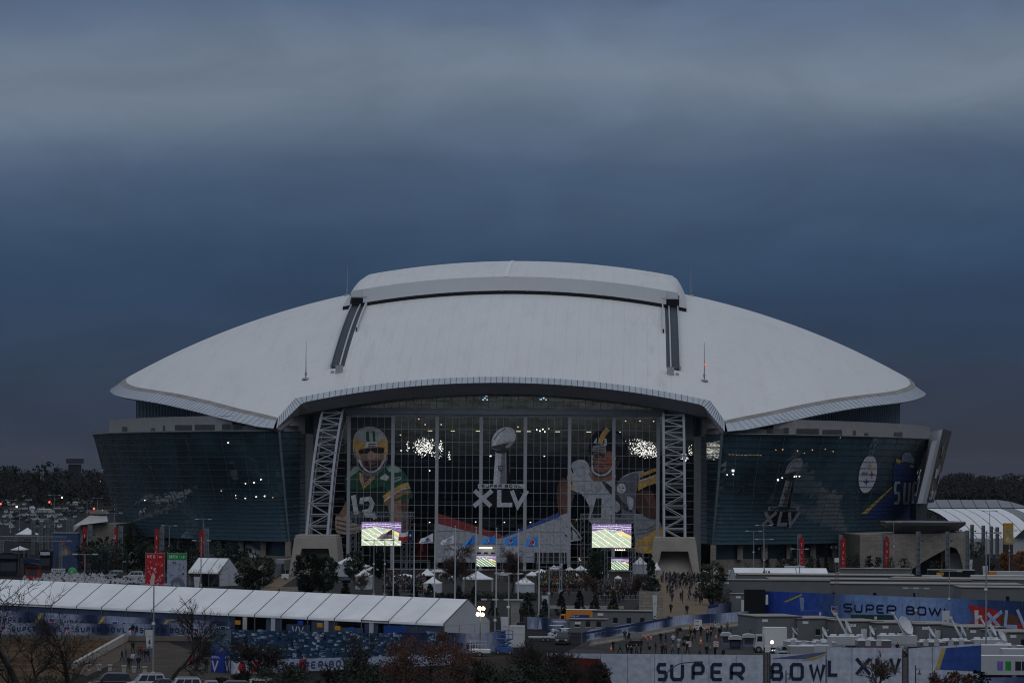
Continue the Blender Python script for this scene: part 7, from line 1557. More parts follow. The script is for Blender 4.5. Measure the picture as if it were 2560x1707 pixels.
for k, (px, by, ty, pw, sh, lf, n, lab) in enumerate(((770,1486,1384,80,'round',EVG,5200,'big dark evergreen clump right of the left abutment'),(810,1484,1384,66,'round',EVG,4200,'dark evergreen merging with the clump on its right'),(884,1452,1378,48,'round',EVG,3200,'dark round evergreen before the left tents'),(948,1446,1376,46,'round',EVG,3200,'dark evergreen below the left giant screen'),
        (1494,1452,1378,54,'round',EVG,3600,'dark evergreen below the right giant screen'),(1627,1482,1386,46,'cone',CON,4600,'tall dark conifer beside the stone wall block'),(1780,1512,1403,66,'round',EVG2,4600,'olive leafy tree right of the promenade'),(1548,1392,1368,56,'round',EVG2,900,'tree top under the right giant screen'),
        (612,1472,1392,52,'round',EVG2,3600,'olive leafy tree left of the mesh fence'),(658,1468,1390,54,'round',EVG2,3600,'olive leafy tree nearer the mesh fence'),(634,1492,1420,44,'round',EVG,1400,'dark leafy bush behind the long tent beside the mesh fence'))):
    put_leafy('evergreen_tree' if lf in (EVG,CON) else 'leafy_tree', lab, G(px,by), ht(px,by,ty), wd(pw,by), sh, lf, n, .42, 101+k, 'leafy trees around the plaza', .05)
CR = [(1233,1538,1497,24),(1318,1541,1480,32),(1362,1541,1497,28),(1404,1538,1477,30),(1449,1529,1474,28),(1487,1530,1486,26),(1533,1524,1475,24),(1146,1500,1462,20),(1185,1508,1464,20),(864,1488,1450,22),(985,1492,1458,26),(1036,1498,1455,22),(1075,1496,1458,22)]
for k, (px, by, ty, pw) in enumerate(CR): put_leafy('small_conifer', 'dark small conifer, %s of the row across the plaza' % ORD[k], G(px,by), ht(px,by,ty), wd(pw,by)*1.15, 'cone', CON, 900, .34, 121+k % 4, 'conifer row across the plaza', .03)
# planter wall and low walls in the plaza
for k, (pts, h, lab, mt) in enumerate(((((1597,1541),(1658,1541)),0,'large square tan stone wall block at the left of the promenade',STONE),(((1180,1490),(1330,1490)),.6,'low dark planter wall below the gazebo',mat('planter_dark', (.12,.115,.11), .9)),(((1352,1520),(1560,1520)),.55,'low pale kerb wall behind the small conifers',CONC),(((700,1478),(745,1478)),.9,'low stone wall at the driveway end',STONE))):
    A, B = G(*pts[0]), G(*pts[1]); h = h or ht(1600,1541,1478); t = thing('stone_block' if k == 0 else 'low_wall', lab, 'wall', A); m = M(); m.box(0,0,0,(B-A).x,1.5 if k == 0 else .5,h*.6); m.build('lower_course', mt, t); m = M(); m.box(.02,.02,h*.6+.02,(B-A).x-.02,1.48 if k == 0 else .48,h); m.build('upper_course', mt, t)
# barrier fence rails in front of the crowd
for k, (a, b_, by) in enumerate(((1345,1462,1483),(955,1060,1487),(1480,1600,1500))):
    A, B = G(a,by), G(b_,by); L_ = B.x-A.x; t = thing('crowd_barrier', 'line of metal crowd barriers, %s of three in the plaza' % ('right','left','far right')[k], 'barrier', A, 0, 'crowd barriers'); n = int(L_/2.2)
    for i in range(n): 
        m = M(); x0, x1 = L_*i/n+.04, L_*(i+1)/n-.04; m.tube((x0,0,1.05),(x1,0,1.05),.022,None,4); m.tube((x0,0,.25),(x1,0,.25),.022,None,4)
        for j in range(8): m.tube((x0+(x1-x0)*j/7,0,.02 if j in (0,7) else .25),(x0+(x1-x0)*j/7,0,1.05),.015,None,3,cap=False)
        m.build('barrier_panel', GALV, t)
# ================================================================== foreground
# ---- long white tent at the left, printed front wall, terrace
th = math.radians(-27); Rr = G(1109,1558,3.5); LT, WT = 95.6, 13.3
O_ = Vector((Rr.x-LT*math.cos(th), Rr.y-LT*math.sin(th), LT*.0141))
t = gable_tent('very long white frame tent of many roof bays across the lower left', O_, LT, WT, 3.5, 6.75, th, 21, None, open_front=True); t.rotation_euler = (0, .0141, th)
lx = lambda x, y, z=0.0: O_+Vector((x*math.cos(th)-y*math.sin(th), x*math.sin(th)+y*math.cos(th), z-x*.0141))
for a, b_ in ((0,60.2),(65.6,68.2),(73.4,77.8),(82.4,84.6),(88.5,LT)): m = M(); m.box(a,.2,.03,b_,.3,3.15); m.build('front_wall', mat('tent_wall_blue', (.06,.085,.15), .7, .3, .5), t)
m = M()
for a in (62,66.9,76,83.6): m.box(a-.35,.02,.03,a+.35,.16,3.1)
m.build('door_jamb', TENTG, t)
def wp_(words, n, ph=0.0, c0=LC(30,46,80), c1=LC(150,160,184)): return word_print(words, 2, rep_base(n, ph, c0, c1))
def sb(u, v=.55, w_=.55, h=.8, g=.28, th_=.13, s='SUPER BOWL', col=INK): return ('t', s, u, v, w_, h, g, th_, col)
A, B = lx(14,-.9), lx(60,-.9)
fence('banner_fence', 'rear printed fence reading SUPER BOWL along the long tent front', [A, B], 2.35, wp_([sb(4+11.5*k,.6,.6,.85,.36,.14) for k in range(4)]+[('s',2.6+11.5*k,1.1,1.0) for k in range(4)]+[('p',[(-1.2+11.5*k,.3),(.4+11.5*k,2.2),(.9+11.5*k,2.2),(-.4+11.5*k,.3)],LC(190,165,95)) for k in range(1,4)],4,.1), group='printed fences along the long tent')
A, B = G(-30,1585,.9), G(530,1591,.9)
fence('banner_fence', 'front printed fence reading SUPER BOWL at the edge of the terrace', [A, B], 1.75, wp_([sb(3.5+9.4*k,.5,.52,.72,.27,.13) for k in range(4)]+[('s',2.2+9.4*k,.85,.85) for k in range(4)]+[('m',12.0+9.4*k,.55,.9) for k in range(3)],3.8,.0), group='printed fences along the long tent')
m = M(); P0, P1, P2, P3 = G(-60,1599), G(560,1602), lx(72,2), lx(4,2); z_ = .88
m.face([(p.x,p.y,z_) for p in (P0,P1,P2,P3)]); m.face([(P0.x,P0.y,0),(P1.x,P1.y,0),(P1.x,P1.y,z_),(P0.x,P0.y,z_)]); m.face([(P1.x,P1.y,0),(P2.x,P2.y,0),(P2.x,P2.y,z_),(P1.x,P1.y,z_)]); struct(m.build('terrace', mat('terrace_concrete', (.23,.195,.16), .9, .2, .3)))
A, B = G(530,1591,.9), G(583,1566,.9)
fence('banner_fence', 'short printed fence folding back at the end of the terrace', [A, B], 1.7, wp_([sb(.6,.5,.4,.7,.2,.12,'SUPER')],1,.2), group='printed fences along the long tent')
# print and clutter along the open tent front at the right
for k, (x, w_, h, z0, c, lab) in enumerate(((69.6,4.0,1.5,.9,LC(60,75,100),'printed mesh panel with white V letters under the tent eave'),(78.4,4.2,1.3,1.0,LC(70,85,110),'pale printed panel between two tent openings'),(86.0,4.0,2.0,.9,LC(38,70,140),'bright blue curtain panel at the right end of the tent'))):
    P = lx(x,-.5); t = thing('tent_panel', lab, 'panel', P, th, 'panels under the tent eave'); m = M(); pos = lambda u, v, l=0: (u,-l,v); flat(m,[(0,z0-.9),(w_,z0-.9),(w_,z0+h),(0,z0+h)],pos,c,0,0); [stroke(m,[(1+i*1.1,z0+h*.8),(1.4+i*1.1,z0),(1.8+i*1.1,z0+h*.8)],.2,pos,0,LC(190,195,205),.02) for i in range(2 if k == 0 else 0)]; m.build('cloth', PRINT, t)
for k, (x, z0, c, lab) in enumerate(((61.5,2.0,LC(215,150,35),'yellow square sign by the first tent opening'),(75.6,2.2,LC(215,150,35),'yellow square sign between the tent openings'),(78.6,1.9,LC(215,150,35),'yellow sign above the crowd at the tent front'),(72.3,2.4,LC(35,75,170),'pair of blue squares hanging in the tent opening'),(81,1.8,LC(45,85,160),'blue sign above the crowd at the tent front'))):
    P = lx(x,-1.0); t = thing('hanging_sign', lab, 'sign', P, th, 'signs along the tent front'); m = M(); m.box(-.45,-.04,z0,.45,.04,z0+.62,0,c); m.build('board', PRINT, t); m = M(); m.tube((0,0.06,.1),(0,.06,z0+.5),.04,None,4); m.build('stick', DPOLE, t)
# ---- blue printed fence to the right of the tent
fence('banner_fence', 'navy topped printed fence running right from the tent end to the white container', [G(1062,1626), G(1170,1634), G(1262,1626)], 2.75, wp_([sb(5.2,.7,.5,.8,.3,.14),('p',[(1,.2),(2.2,2.3),(2.9,2.3),(1.8,.2)],LC(190,165,95)),('p',[(0,2.1),(11,2.1),(11,2.73),(0,2.73)],LC(36,50,82))],1.3,.6), group='printed fences beyond the oak')
# ---- tall mosaic banner wall, kiosk
A, B = G(576,1687), G(1128,1663); LB = Vector((B.x-A.x,B.y-A.y)).length; Rm = random.Random(77)
def mosaic(m, pos, L_):
    hh = lambda u: 5.5-1.5*u/L_
    for k in range(520):
        u, v = Rm.uniform(.0,.97)*L_, Rm.uniform(.30,.985); s = Rm.uniform(.3,1.0); d = Rm.uniform(.12,.32); c = Rm.choice([LC(172,186,206),LC(140,160,188),LC(30,62,80),LC(20,42,62),LC(110,140,165),LC(38,88,105),LC(205,212,225)])
        v *= hh(u); u1 = min(L_, u+s); m.face([pos(u,v,.004+k*.00006), pos(u1,v-.03,.004+k*.00006), pos(u1,v+d-.03,.004+k*.00006), pos(u,v+d,.004+k*.00006)], 0, [c, mixc(c,LC(44,72,98),.85), mixc(c,LC(44,72,98),.85), c])
    for k in range(60): u, v = Rm.uniform(0,.98)*L_, Rm.uniform(.35,.95); m.face([pos(u,v*hh(u),.05), pos(u+.22,v*hh(u),.05), pos(u+.22,v*hh(u)+.3,.05), pos(u,v*hh(u)+.3,.05)], 0, LC(16,30,48))
    flat(m, [(0,.1),(L_,.1),(L_,1.5),(0,1.75)], pos, LC(170,180,200), 0, .06); stroke(m, [(2.1,1.6),(2.6,.25),(3.1,1.6)], .3, pos, 0, LC(215,220,228), .08); stroke(m, [(.3,1.6),(1.2,.25)], .3, pos, 0, LC(215,220,228), .08); stroke(m, [(1.2,1.6),(.3,.25)], .3, pos, 0, LC(215,220,228), .086)
    for a in (.9,3.2,10.5): flat(m, [(a,.2),(a+1.3,.2),(a+1.5,1.62),(a+.3,1.62)], pos, LC(190,55,50), 0, .07)
    text(m, 'SUPER BOWL', 9.2, .4, .8, .9, .35, .2, pos, 0, LC(60,70,110), .075)
    flat(m, [(.76*L_,2.2),(.88*L_,2.2),(.88*L_,4.35),(.76*L_,4.5)], pos, LC(36,50,84), 0, .09)
mosaic.base = lambda t: LC(44,72,98)
fence('mosaic_banner', 'tall blue and white streaked banner wall with XLV letters at its foot', [A, B], lambda u: 5.5-1.5*u/LB, mosaic, 'banner', 2.9)
P = G(560,1681); t = thing('entry_kiosk', 'square blue printed tower reading ENTRY beside the streaked banner', 'kiosk', P, math.radians(-28)); kh = ht(560,1681,1566)
for nm, ps_, w_ in (('left_face', lambda u, v, l=0: (-2.0+u, -l, v), 2.0),('right_face', lambda u, v, l=0: (l, u, v), 2.0)):
    m = M(); n = 8
    for k in range(n): a, b_ = k/n, (k+1)/n; c0, c1 = [mixc(LC(40,62,150), LC(88,120,140), min(1,max(0,(q-.35)*3))) for q in (a,b_)]; m.face([ps_(0,kh*a),ps_(w_,kh*a),ps_(w_,kh*b_),ps_(0,kh*b_)],0,[c0,c0,c1,c1])
    flat(m,[(0,kh*.94),(w_,kh*.94),(w_,kh),(0,kh)],ps_,LC(40,50,80),0,.01); text(m,'ENTRY' if nm[0] == 'l' else 'EAST',.12,kh*.952,.22,.22,.08,.06,ps_,0,LC(230,232,238),.02); disc(m,.62,kh*.80,.17,.17,ps_,LC(205,60,50),.02,14); flat(m,[(.35,kh*.72),(.95,kh*.72),(.95,kh*.73),(.35,kh*.73)],ps_,LC(220,220,225),0,.02)
    text(m,'BOWL' if nm[0] == 'l' else 'SUPER',.15,kh*.31,.24,.3,.08,.06,ps_,0,LC(210,215,228),.02,.1); stroke(m,[(.25,kh*.26),(.62,kh*.05),(1.1,kh*.26)],.26,ps_,0,LC(205,200,190),.03); flat(m,[(1.2,kh*.47),(2,kh*.56),(2,kh*.54),(1.2,kh*.45)],ps_,LC(200,170,80),0,.02)
    if nm[0] == 'r': stroke(m,[(1.2,kh*.26),(1.2,kh*.05),(1.8,kh*.05)],.22,ps_,0,LC(205,200,190),.03)
    m.build(nm, PRINT, t)
m = M(); m.box(-2.0,.005,0,-.005,1.99,kh-.02); m.build('frame', DARKT, t)
# ---- retaining wall, bank, low posts
A, B = G(318,1600), G(183,1672); a, n, L_ = along(A, B); t = thing('retaining_wall', 'sloping pale concrete retaining wall beside the dead grass', 'wall', A); k = 8
for i in range(k):
    m = M(); u0, u1 = L_*i/k+.03, L_*(i+1)/k-.03; q = lambda u, s, z: (a.x*u+n.x*s, a.y*u+n.y*s, z); hh = lambda u: 1.15-.35*u/L_
    b0 = [q(u0,-.25,0),q(u1,-.25,0),q(u1,.25,0),q(u0,.25,0)]; b1 = [q(u0,-.25,hh(u0)),q(u1,-.25,hh(u1)),q(u1,.25,hh(u1)),q(u0,.25,hh(u0))]; m.face(b1)
    for j in range(4): m.face([b0[j],b0[(j+1) % 4],b1[(j+1) % 4],b1[j]])
    m.build('wall_segment', CONC, t)
sheet('bank', [G(318,1604),G(330,1612),G(300,1650),G(215,1690),G(180,1678)], .016, mat('bank_earth', (.085,.058,.038), 1, .4, .4, bump=.3))
for k, (px, by) in enumerate(((222,1672),(248,1671),(275,1672),(310,1674),(335,1676),(362,1677))):
    p = G(px,by+4); t = thing('concrete_post', '%s low concrete post from the left beside the footpath' % ORD[k], 'bollard', p, 0, 'low posts along the footpath'); m = M(); m.box(-.22,-.2,0,.22,.2,.62); m.build('shaft', CONC, t); m = M(); m.box(-.3,-.28,.621,.3,.28,.8); m.build('cap', CONC, t)
# ---- tapered gate signs
def gate_sign(label, px, by, ty, pw, num='4', ext=None):
    p = G(px,by); w_, h = wd(pw,by), ht(px,by,ty); t = thing('gate_sign', label, 'sign', p, 0, 'tapered white gate signs'); m = M(); m.prism([(-w_*.30,.15),(w_*.30,.15),(w_*.5,h),(-w_*.5,h)], -.15, .15); m.build('board', mat('sign_white', (.60,.60,.61), .6, .08), t)
    m = M(); pos = lambda u, v, l=0: (u,-.155-l,v)
    if num: text(m, num, -w_*.16, h*.22, w_*.32, h*.32, .1, .15, pos, 0, LC(25,25,28), .01)
    text(m, 'GATE' if False else 'LOT', -w_*.2, h*.64, w_*.1, h*.05, .06, .04, pos, 0, LC(60,60,66), .01); flat(m,[(-w_*.2,h*.1),(w_*.2,h*.1),(w_*.2,h*.15),(-w_*.2,h*.15)],pos,LC(60,60,66),0,.01); m.build('print', PRINT, t)
    m = M(); m.box(-w_*.25,-.2,0,w_*.25,.2,.149); m.build('base', DARKT, t)
gate_sign('tapered white 4 sign on the footpath below the terrace', 374, 1622, 1574, 22)
gate_sign('tapered white 4 sign before the flagpole with the red A flag', 1364, 1529, 1488, 20)
gate_sign('tapered white 4 sign above the grey container by the blue lift', 1262, 1613, 1541, 22)
gate_sign('tapered white 4 sign above the trailers before the big blue banner', 2364, 1600, 1526, 20)
gate_sign('narrow white printed sign column right of the 4 sign over the trailers', 2441, 1600, 1525, 10, '')
gate_sign('narrow white sign pillar on the stone block by the promenade', 1637, 1548, 1487, 12, '')
gate_sign('blank tapered white sign in front of the white pavilion', 492, 1472, 1441, 16, '')
gate_sign('narrow white sign with dark letters below the left wing evergreens', 282, 1414, 1353, 9, '')
gate_sign('white sign with small print before the right bare pylons', 2426, 1440, 1398, 11, '')
gate_sign('white tapered sign above the black lorry', 2463, 1452, 1414, 14, '')
# ---- lamps posts
for lab, px, by, ty, hd in (('lamp post left of the red banner, its foot behind the terrace fence',210.6,1562,1384,2),('tall lamp post with a white box before the long tent',382.5,1690,1459,1),('lamp post rising beside the white gabled pavilion',502,1466,1350,2),('lamp post before the left wing, right of the tall one',507,1432,1297,2),('lamp post before the left end of the glass wing',284,1432,1281,2),('lamp post with two floodlights before the middle of the left wing',422,1434,1313,2),
        ('three headed lamp post right of the lit floodlight',1237,1622,1497,3),('tall three headed lamp post behind the blue lift',1271,1630,1432,3),('lamp post beside the 4 sign in the plaza',1372,1574,1415,1),('thin lamp post before the left giant screen',934,1490,1349,2),('slim lamp post right of that, before the screen',961,1490,1349,1),('lamp post before the right lobby doors',1399,1482,1370,2),('lamp post close beside it before the lobby doors',1404,1480,1359,2),
        ('lamp post before the right wing, left one of the pair',1884,1450,1327,2),('taller lamp post before the right wing, right of the pair',1909,1450,1312,2),('lamp post with wide head before the right wing trailers',1910,1470,1347,2),('lamp post before the disc canopy',2234,1446,1304,2),('lamp post before the white hall',2474,1440,1276,2),('lamp post by the yellow banner tower',2523,1444,1325,1),
        ('double headed lamp post over the mid trailers',2290,1600,1469,3),('lamp post with white box before the big blue banner',2373,1590,1426,1),('tall lamp pole among the satellite trucks at right',2465,1660,1330,1),('lamp post behind the left mid trailers',1999,1470,1371,2)): lamp_post(lab, px, by, ty, hd)
for lab, px, by, ty in (('dark twin headed street lamp above the left trees',45,1520,1346),('dark twin headed street lamp before the right trailers',1916,1480,1426),('dark street lamp with globe heads by the right wing',2084,1450,1364),('dark globe street lamp left of the ambulance',1903,1452,1368)):
    p = G(px,by); h = ht(px,by,ty); t = thing('street_lamp', lab, 'street lamp', p, 0, 'dark twin street lamps'); m = M(); m.tube((0,0,0),(0,0,h),.11,.06,6); m.bar((-.55,0,h),(.55,0,h),.06); m.build('pole', DPOLE, t)
    for s in (-1,1): m = M(); m.lathe([(.05,h+.05),(.14,h-.1),(.32,h-.55),(0,h-.56)], (s*.55,0,0), 10); m.build('lamp_shade', DPOLE, t)
for lab, px, ty, hook in (('black bell street lamp with arm in front of the white bottom banner',2289,1662,1),('black bell street lamp before the letter B of the bottom banner',1965,1674,1)):
    p = AT(px, ty, -515); t = thing('street_lamp', lab, 'street lamp', (p.x,p.y,0), 0, 'black bell street lamps'); h = p.z; m = M(); m.tube((0,0,0),(0,0,h),.09,.06,6); m.build('pole', DPOLE, t); m = M(); m.bar((0,0,h-.45),(.35,0,h-.35),.05); m.bar((.35,0,h-.35),(.42,0,h-.6),.05); m.lathe([(.04,h-.6),(.08,h-.75),(.26,h-1.0),(0,h-1.0)], (.42,0,0), 12); m.build('lamp_shade', DPOLE, t)
p = AT(1660,1690,-517); t = thing('street_lamp', 'black curved arm street lamp bending right before the letter U', 'street lamp', (p.x,p.y,0)); m = M(); q0 = [(0,0),(0,p.z-.4),(.5,p.z+.6),(1.6,p.z+1.35),(2.8,p.z+1.55),(3.6,p.z+1.6)]; q1 = smooth2(q0,5)
for u, v in zip(q1,q1[1:]): m.tube((u.x,0,u.y),(v.x,0,v.y),.06,None,5)
m.build('arm', DPOLE, t); m = M(); m.box(3.3,-.15,p.z+1.5,4.2,.15,p.z+1.68); m.build('lamp_head', DPOLE, t)
# ---- lit light tower by the tent end
p = G(1200,1640); h = ht(1200,1640,1528); t = thing('light_tower', 'lit mobile light tower with four glaring lamps by the tent end', 'light tower', p); m = M(); m.tube((0,0,.8),(0,0,h+.6),.07,.05,6); m.build('mast', DPOLE, t); m = M(); m.bar((-.4,0,h-.35),(.4,0,h-.35),.06); m.bar((-.3,0,h+.45),(.5,0,h+.45),.06); m.build('crossbar', DPOLE, t)
for x, z in ((-.32,h-.35),(.3,h-.4),(-.1,h+.45),(.4,h+.42)):
    m = M(); m.lathe([(0,-.26),(.18,-.2),(.26,0),(.18,.2),(0,.26)], (x,-.14,z), 12); m.build('lamp', mat('glare_lamp', (1,.66,.30), emit=16), t)
ll = bpy.data.lights.new('tower_light', 'POINT'); ll.energy = 700; ll.color = (1,.72,.40); ll.shadow_soft_size = .4; lo2 = bpy.data.objects.new('tower_light', ll); COL.objects.link(lo2); lo2.location = (p.x, p.y-.6, h+.1)
m = M(); m.box(-1.4,-.7,.5,1.4,.7,1.0); m.build('generator', WHITE, t); m = M(); [m.box(-1.3+k*.7,-.72,1.05,-1.25+k*.7,-.68,2.2) for k in range(4)]; m.box(-1.4,-.73,2.1,1.0,-.69,2.16); m.box(-1.4,-.73,1.6,1.0,-.69,1.66); m.build('railing', WHITE, t)
for s in (-1,1): wheel(t, 0, s*.72, .33, .2)
# ---- white container, blue scissor lift
p = G(1273,1617); t = thing('white_container', 'white shipping container with dotted vents beside the blue scissor lift', 'container', p); w_, h = wd(38,1617), ht(1273,1617,1564); m = M(); m.box(0,0,0,w_,2.4,h); m.build('box', mat('container_white', (.60,.60,.60), .55, .08), t); m = M(); m.box(-.03,-.03,h*.62,w_+.03,-.005,h*.64); m.build('seam_rail', TENTG, t); m = M()
for k in range(8): m.box(.15+k*w_*.115,-.02,h-.25,.22+k*w_*.115,-.004,h-.17)
m.build('vent', DARKT, t)
p = G(1260,1634); t = thing('scissor_lift', 'blue scissor lift with railed platform before the white container', 'lift', p); BLS = mat('lift_blue', (.03,.10,.34), .5); m = M(); m.box(-1.25,-.6,.3,1.25,.6,.95); m.build('base', BLS, t); m = M(); [m.bar((-1,s*.4,1.0+k*.5),(1,s*.4,1.5+k*.5),.1) for s in (-1,1) for k in range(2)]; [m.bar((1,s*.4,1.0+k*.5),(-1,s*.4,1.5+k*.5),.1) for s in (-1,1) for k in range(2)]; m.build('scissor_arm', BLS, t); m = M(); m.box(-1.25,-.6,2.02,1.25,.6,2.15); [m.tube((x,y,2.15),(x,y,3.2),.035) for x in (-1.2,0,1.2) for y in (-.58,.58)]; [m.tube((-1.2,y,z),(1.2,y,z),.03) for y in (-.58,.58) for z in (2.7,3.2)]; m.build('platform', BLS, t)
for x in (-.8,.8): 
    for s in (-1,1): wheel(t, x, s*.55, .3, .2)
p = G(1193,1690)
# bronze statue on stone plinth pillar
p = G(1288,1562); t = thing('stone_pillar', 'pale stone pillar with flat cap behind the white container', 'pillar', p); h = ht(1288,1562,1497); m = M(); n = 6
for k in range(n): m.box(-.7,-.5,h*.93*k/n+.02,.7,.5,h*.93*(k+1)/n)
m.build('shaft', mat('pillar_stone', (.30,.285,.265), .8, .2, .8), t); m = M(); m.box(-1.3,-.7,h*.93+.01,1.3,.7,h); m.build('cap', CONC, t)
p = G(1304,1566); t = thing('statue', 'dark bronze standing figure statue beside the pale stone pillar', 'statue', p); m = M(); m.prism([(-.9,0),(.9,0),(.7,.7),(-.7,.7)], -.7, .7); m.build('plinth', mat('dark_stone', (.04,.038,.036), .8), t); o = bpy.data.objects.new('figure', POSES[0]); COL.objects.link(o); o.parent = t; o.location = (0,0,.7); o.scale = (1.6,1.6,1.6)
for s_ in o.material_slots: s_.link = 'OBJECT'; s_.material = mat('bronze', (.025,.022,.02), .5, metal=.4)
# ---- site trailers, orange lorry and carts in the middle
t = trailer('small grey site trailer in front of the orange lorry', G(1424,1590), -.10, 5.6, 2.6, ht(1424,1590,1547), wins=3)
t = trailer('long grey two storey site trailer right of the orange lorry', G(1481,1580), -.06, 9.3, 3.2, ht(1500,1580,1526), wins=4)
def odec(t):
    m = M(); pos = lambda u, v, l=0: (u,-1.27-l,v); poly(m,[(-.8,1.5),(2.4,1.5),(2.4,2.0),(-.5,2.0)],pos,LC(45,65,150),.0); text(m,'RENT',-.5,1.6,.25,.3,.1,.06,pos,0,LC(220,225,235),.01); m.build('stripe_print', PRINT, t)
box_truck('orange rental lorry facing left behind the grey site trailers', G(1438,1566), -.06, 6.8, 2.5, ht(1438,1566,1523), 1.9, PAINTS['orange'], PAINTS['orange'], None, decal=odec)
def cart(label, px, by, rz, col=WHITE):
    t = thing('golf_cart', label, 'golf cart', G(px,by), rz, 'golf carts'); m = M(); m.prism([(-1.2,.3),(-1.2,.7),(-.8,.85),(-.4,.55),(.1,.5),(.2,.85),(1.1,.85),(1.2,.3)], -.55, .55); m.build('body', col, t); m = M(); m.box(-1.0,-.6,1.85,1.0,.6,1.93); m.build('canopy', WHITE, t); m = M(); [m.tube((x,y,.8),(x,y,1.85),.03,None,4) for x in (-.9,.9) for y in (-.55,.55)]; m.build('canopy_post', DPOLE, t); m = M(); m.box(.1,-.5,.86,.5,.5,.98); m.box(.5,-.5,.86,.6,.5,1.4); m.build('seat', BLACKP, t)
    for x in (-.75,.75):
        for s in (-1,1): wheel(t, x, s*.5, .25, .18)
cart('white roofed golf cart left of the small site trailer', 1391, 1594, .3); cart('second golf cart parked just behind the first', 1398, 1584, .3); cart('dark bodied golf cart in front of the small trailer', 1412, 1602, 1.3, BLACKP)
car('dark off road vehicle beside the golf carts seen from behind', G(1408,1610), 1.5, PAINTS['black'], 'suv', 'vehicles by the blue fence')
car('black off road vehicle with red tail lamps before the printed barrier', G(1585,1612), -1.45, PAINTS['black'], 'suv', 'vehicles by the blue fence')
t = thing('flatbed_trailer', 'low empty flatbed trailer beside the golf carts', 'trailer', G(1355,1602)); m = M(); m.box(-2,-.8,.5,2,.8,.7); m.build('deck', TENTG, t); [wheel(t, x, s*.75, .3, .2) for x in (.2,.9) for s in (-1,1)]
fence('banner_fence', 'low printed fence left of the orange lorry by the flagpoles', [G(1318,1572), G(1424,1580)], 2.0, wp_([('p',[(1,.2),(1.6,1.9),(2.2,.2)],LC(190,195,205)),('p',[(3.2,.2),(3.8,1.9),(4.4,.2)],LC(190,195,205))],1.5,.3), group='printed fences in the middle')
# ---- curved printed barrier with jersey blocks
BP = [G(1456,1622),G(1478,1613),G(1560,1600),G(1640,1586),G(1702,1574),G(1800,1569),G(1872,1562)]
t = thing('concrete_barrier', 'curving row of pale concrete barrier blocks under the printed fence', 'barrier', BP[0]); n_ = 0
for P, Q in zip(BP[1:],BP[2:]):
    a, n, L_ = along(P,Q); k = max(1,int(L_/3))
    for i in range(k):
        u0, u1 = L_*i/k+.04, L_*(i+1)/k-.04; m = M(); q = lambda u, s, z: (P.x-BP[0].x+a.x*u+n.x*s, P.y-BP[0].y+a.y*u+n.y*s, z); pr = [(-.3,0),(.3,0),(.3,.2),(.14,.42),(.1,.85),(-.1,.85),(-.14,.42),(-.3,.2)]; A_ = [q(u0,s,z) for s,z in pr]; B_ = [q(u1,s,z) for s,z in pr]
        for j in range(8): m.face([A_[j],A_[(j+1)%8],B_[(j+1)%8],B_[j]])
        m.face(A_); m.face(list(reversed(B_))); m.build('barrier_block', mat('barrier_tan', (.36,.31,.255), .9, .15, .6), t)
fence('banner_fence', 'curving navy printed fence reading SUPER BOWL above the concrete blocks', [p+Vector((0,.25,0)) for p in BP], 1.55, word_print([sb(3.2+9.2*k,.35,.42,.62,.16,.12) for k in range(4)]+[('m',8.3+9.2*k,.45,.62) for k in range(3)]+[('p',[(0,1.22),(60,1.22),(60,1.53),(0,1.53)],LC(36,52,100),.012)],2,rep_base(5,.85)), base_z=.8, seg=2.6, group='printed fences in the middle')
fence('banner_fence', 'navy topped printed fence stepping back at the end of the promenade', [G(1770,1548), G(1865,1530)], 2.4, wp_([('p',[(0,1.9),(9,1.9),(9,2.38),(0,2.38)],LC(36,52,100)),('p',[(4,.1),(5.4,1.5),(6,1.5),(6,.1)],LC(185,190,205))],1,.4), group='printed fences in the middle')
# ---- cones, barricade signs, rails
for k, (px, by, s) in enumerate(((1528,1627,1),(1614,1597,1),(1627,1600,1.2),(1761,1577,1),(1775,1576,1.2),(1752,1610,1.3),(1790,1597,1))):
    t = thing('traffic_cone', '%s orange traffic cone from the left in the lower plaza' % ORD[k], 'cone', G(px,by), 0, 'orange traffic cones'); m = M(); m.box(-.22,-.22,0,.22,.22,.05); m.build('base', BLACKP, t); m = M(); m.lathe([(.17*s,.05),(.12*s,.35*s),(.09*s,.55*s),(.04*s,.9*s),(0,.9*s)], (0,0,0), 12); m.build('cone', mat('cone_orange', (.80,.13,.03), .6), t); m = M(); m.lathe([(.125*s,.36*s),(.095*s,.54*s)], (0,0,0), 12); m.build('stripe', WHITE, t)
for k, (px, by) in enumerate(((1722,1620),(1790,1620))):
    t = thing('barricade_sign', ('left','right')[k]+' orange and white striped panel sign in the lower plaza', 'sign', G(px,by), 0, 'striped panel signs'); m = M(); m.box(-.35,-.04,.25,.35,.04,1.05); m.build('board', WHITE, t); m = M(); pos = lambda u, v, l=0: (u,-.05-l,v)
    for j in range(3): flat(m,[(-.28,.35+j*.24),(.28,.47+j*.24),(.28,.57+j*.24),(-.28,.45+j*.24)],pos,LC(205,70,55),0,.0)
    m.build('stripes', PRINT, t); m = M(); [m.tube((x,0,0),(x,0,.3),.03) for x in (-.25,.25)]; m.build('foot', DPOLE, t)
t = thing('sign_panel', 'white sign with red lettered lines before the curved fence', 'sign', G(1745,1578)); m = M(); m.box(-.6,-.04,.3,.6,.04,1.9); m.build('board', WHITE, t); m = M(); pos = lambda u, v, l=0: (u,-.05-l,v); [text(m,w_,-.5,v,.13,.2,.05,.05,pos,0,LC(190,60,60)) for w_, v in (('STOP',1.5),('HERE',.9),('LOT',.5))]; m.build('print', PRINT, t); m = M(); m.tube((0,0.05,0),(0,.05,.4),.04); m.build('post', DPOLE, t)
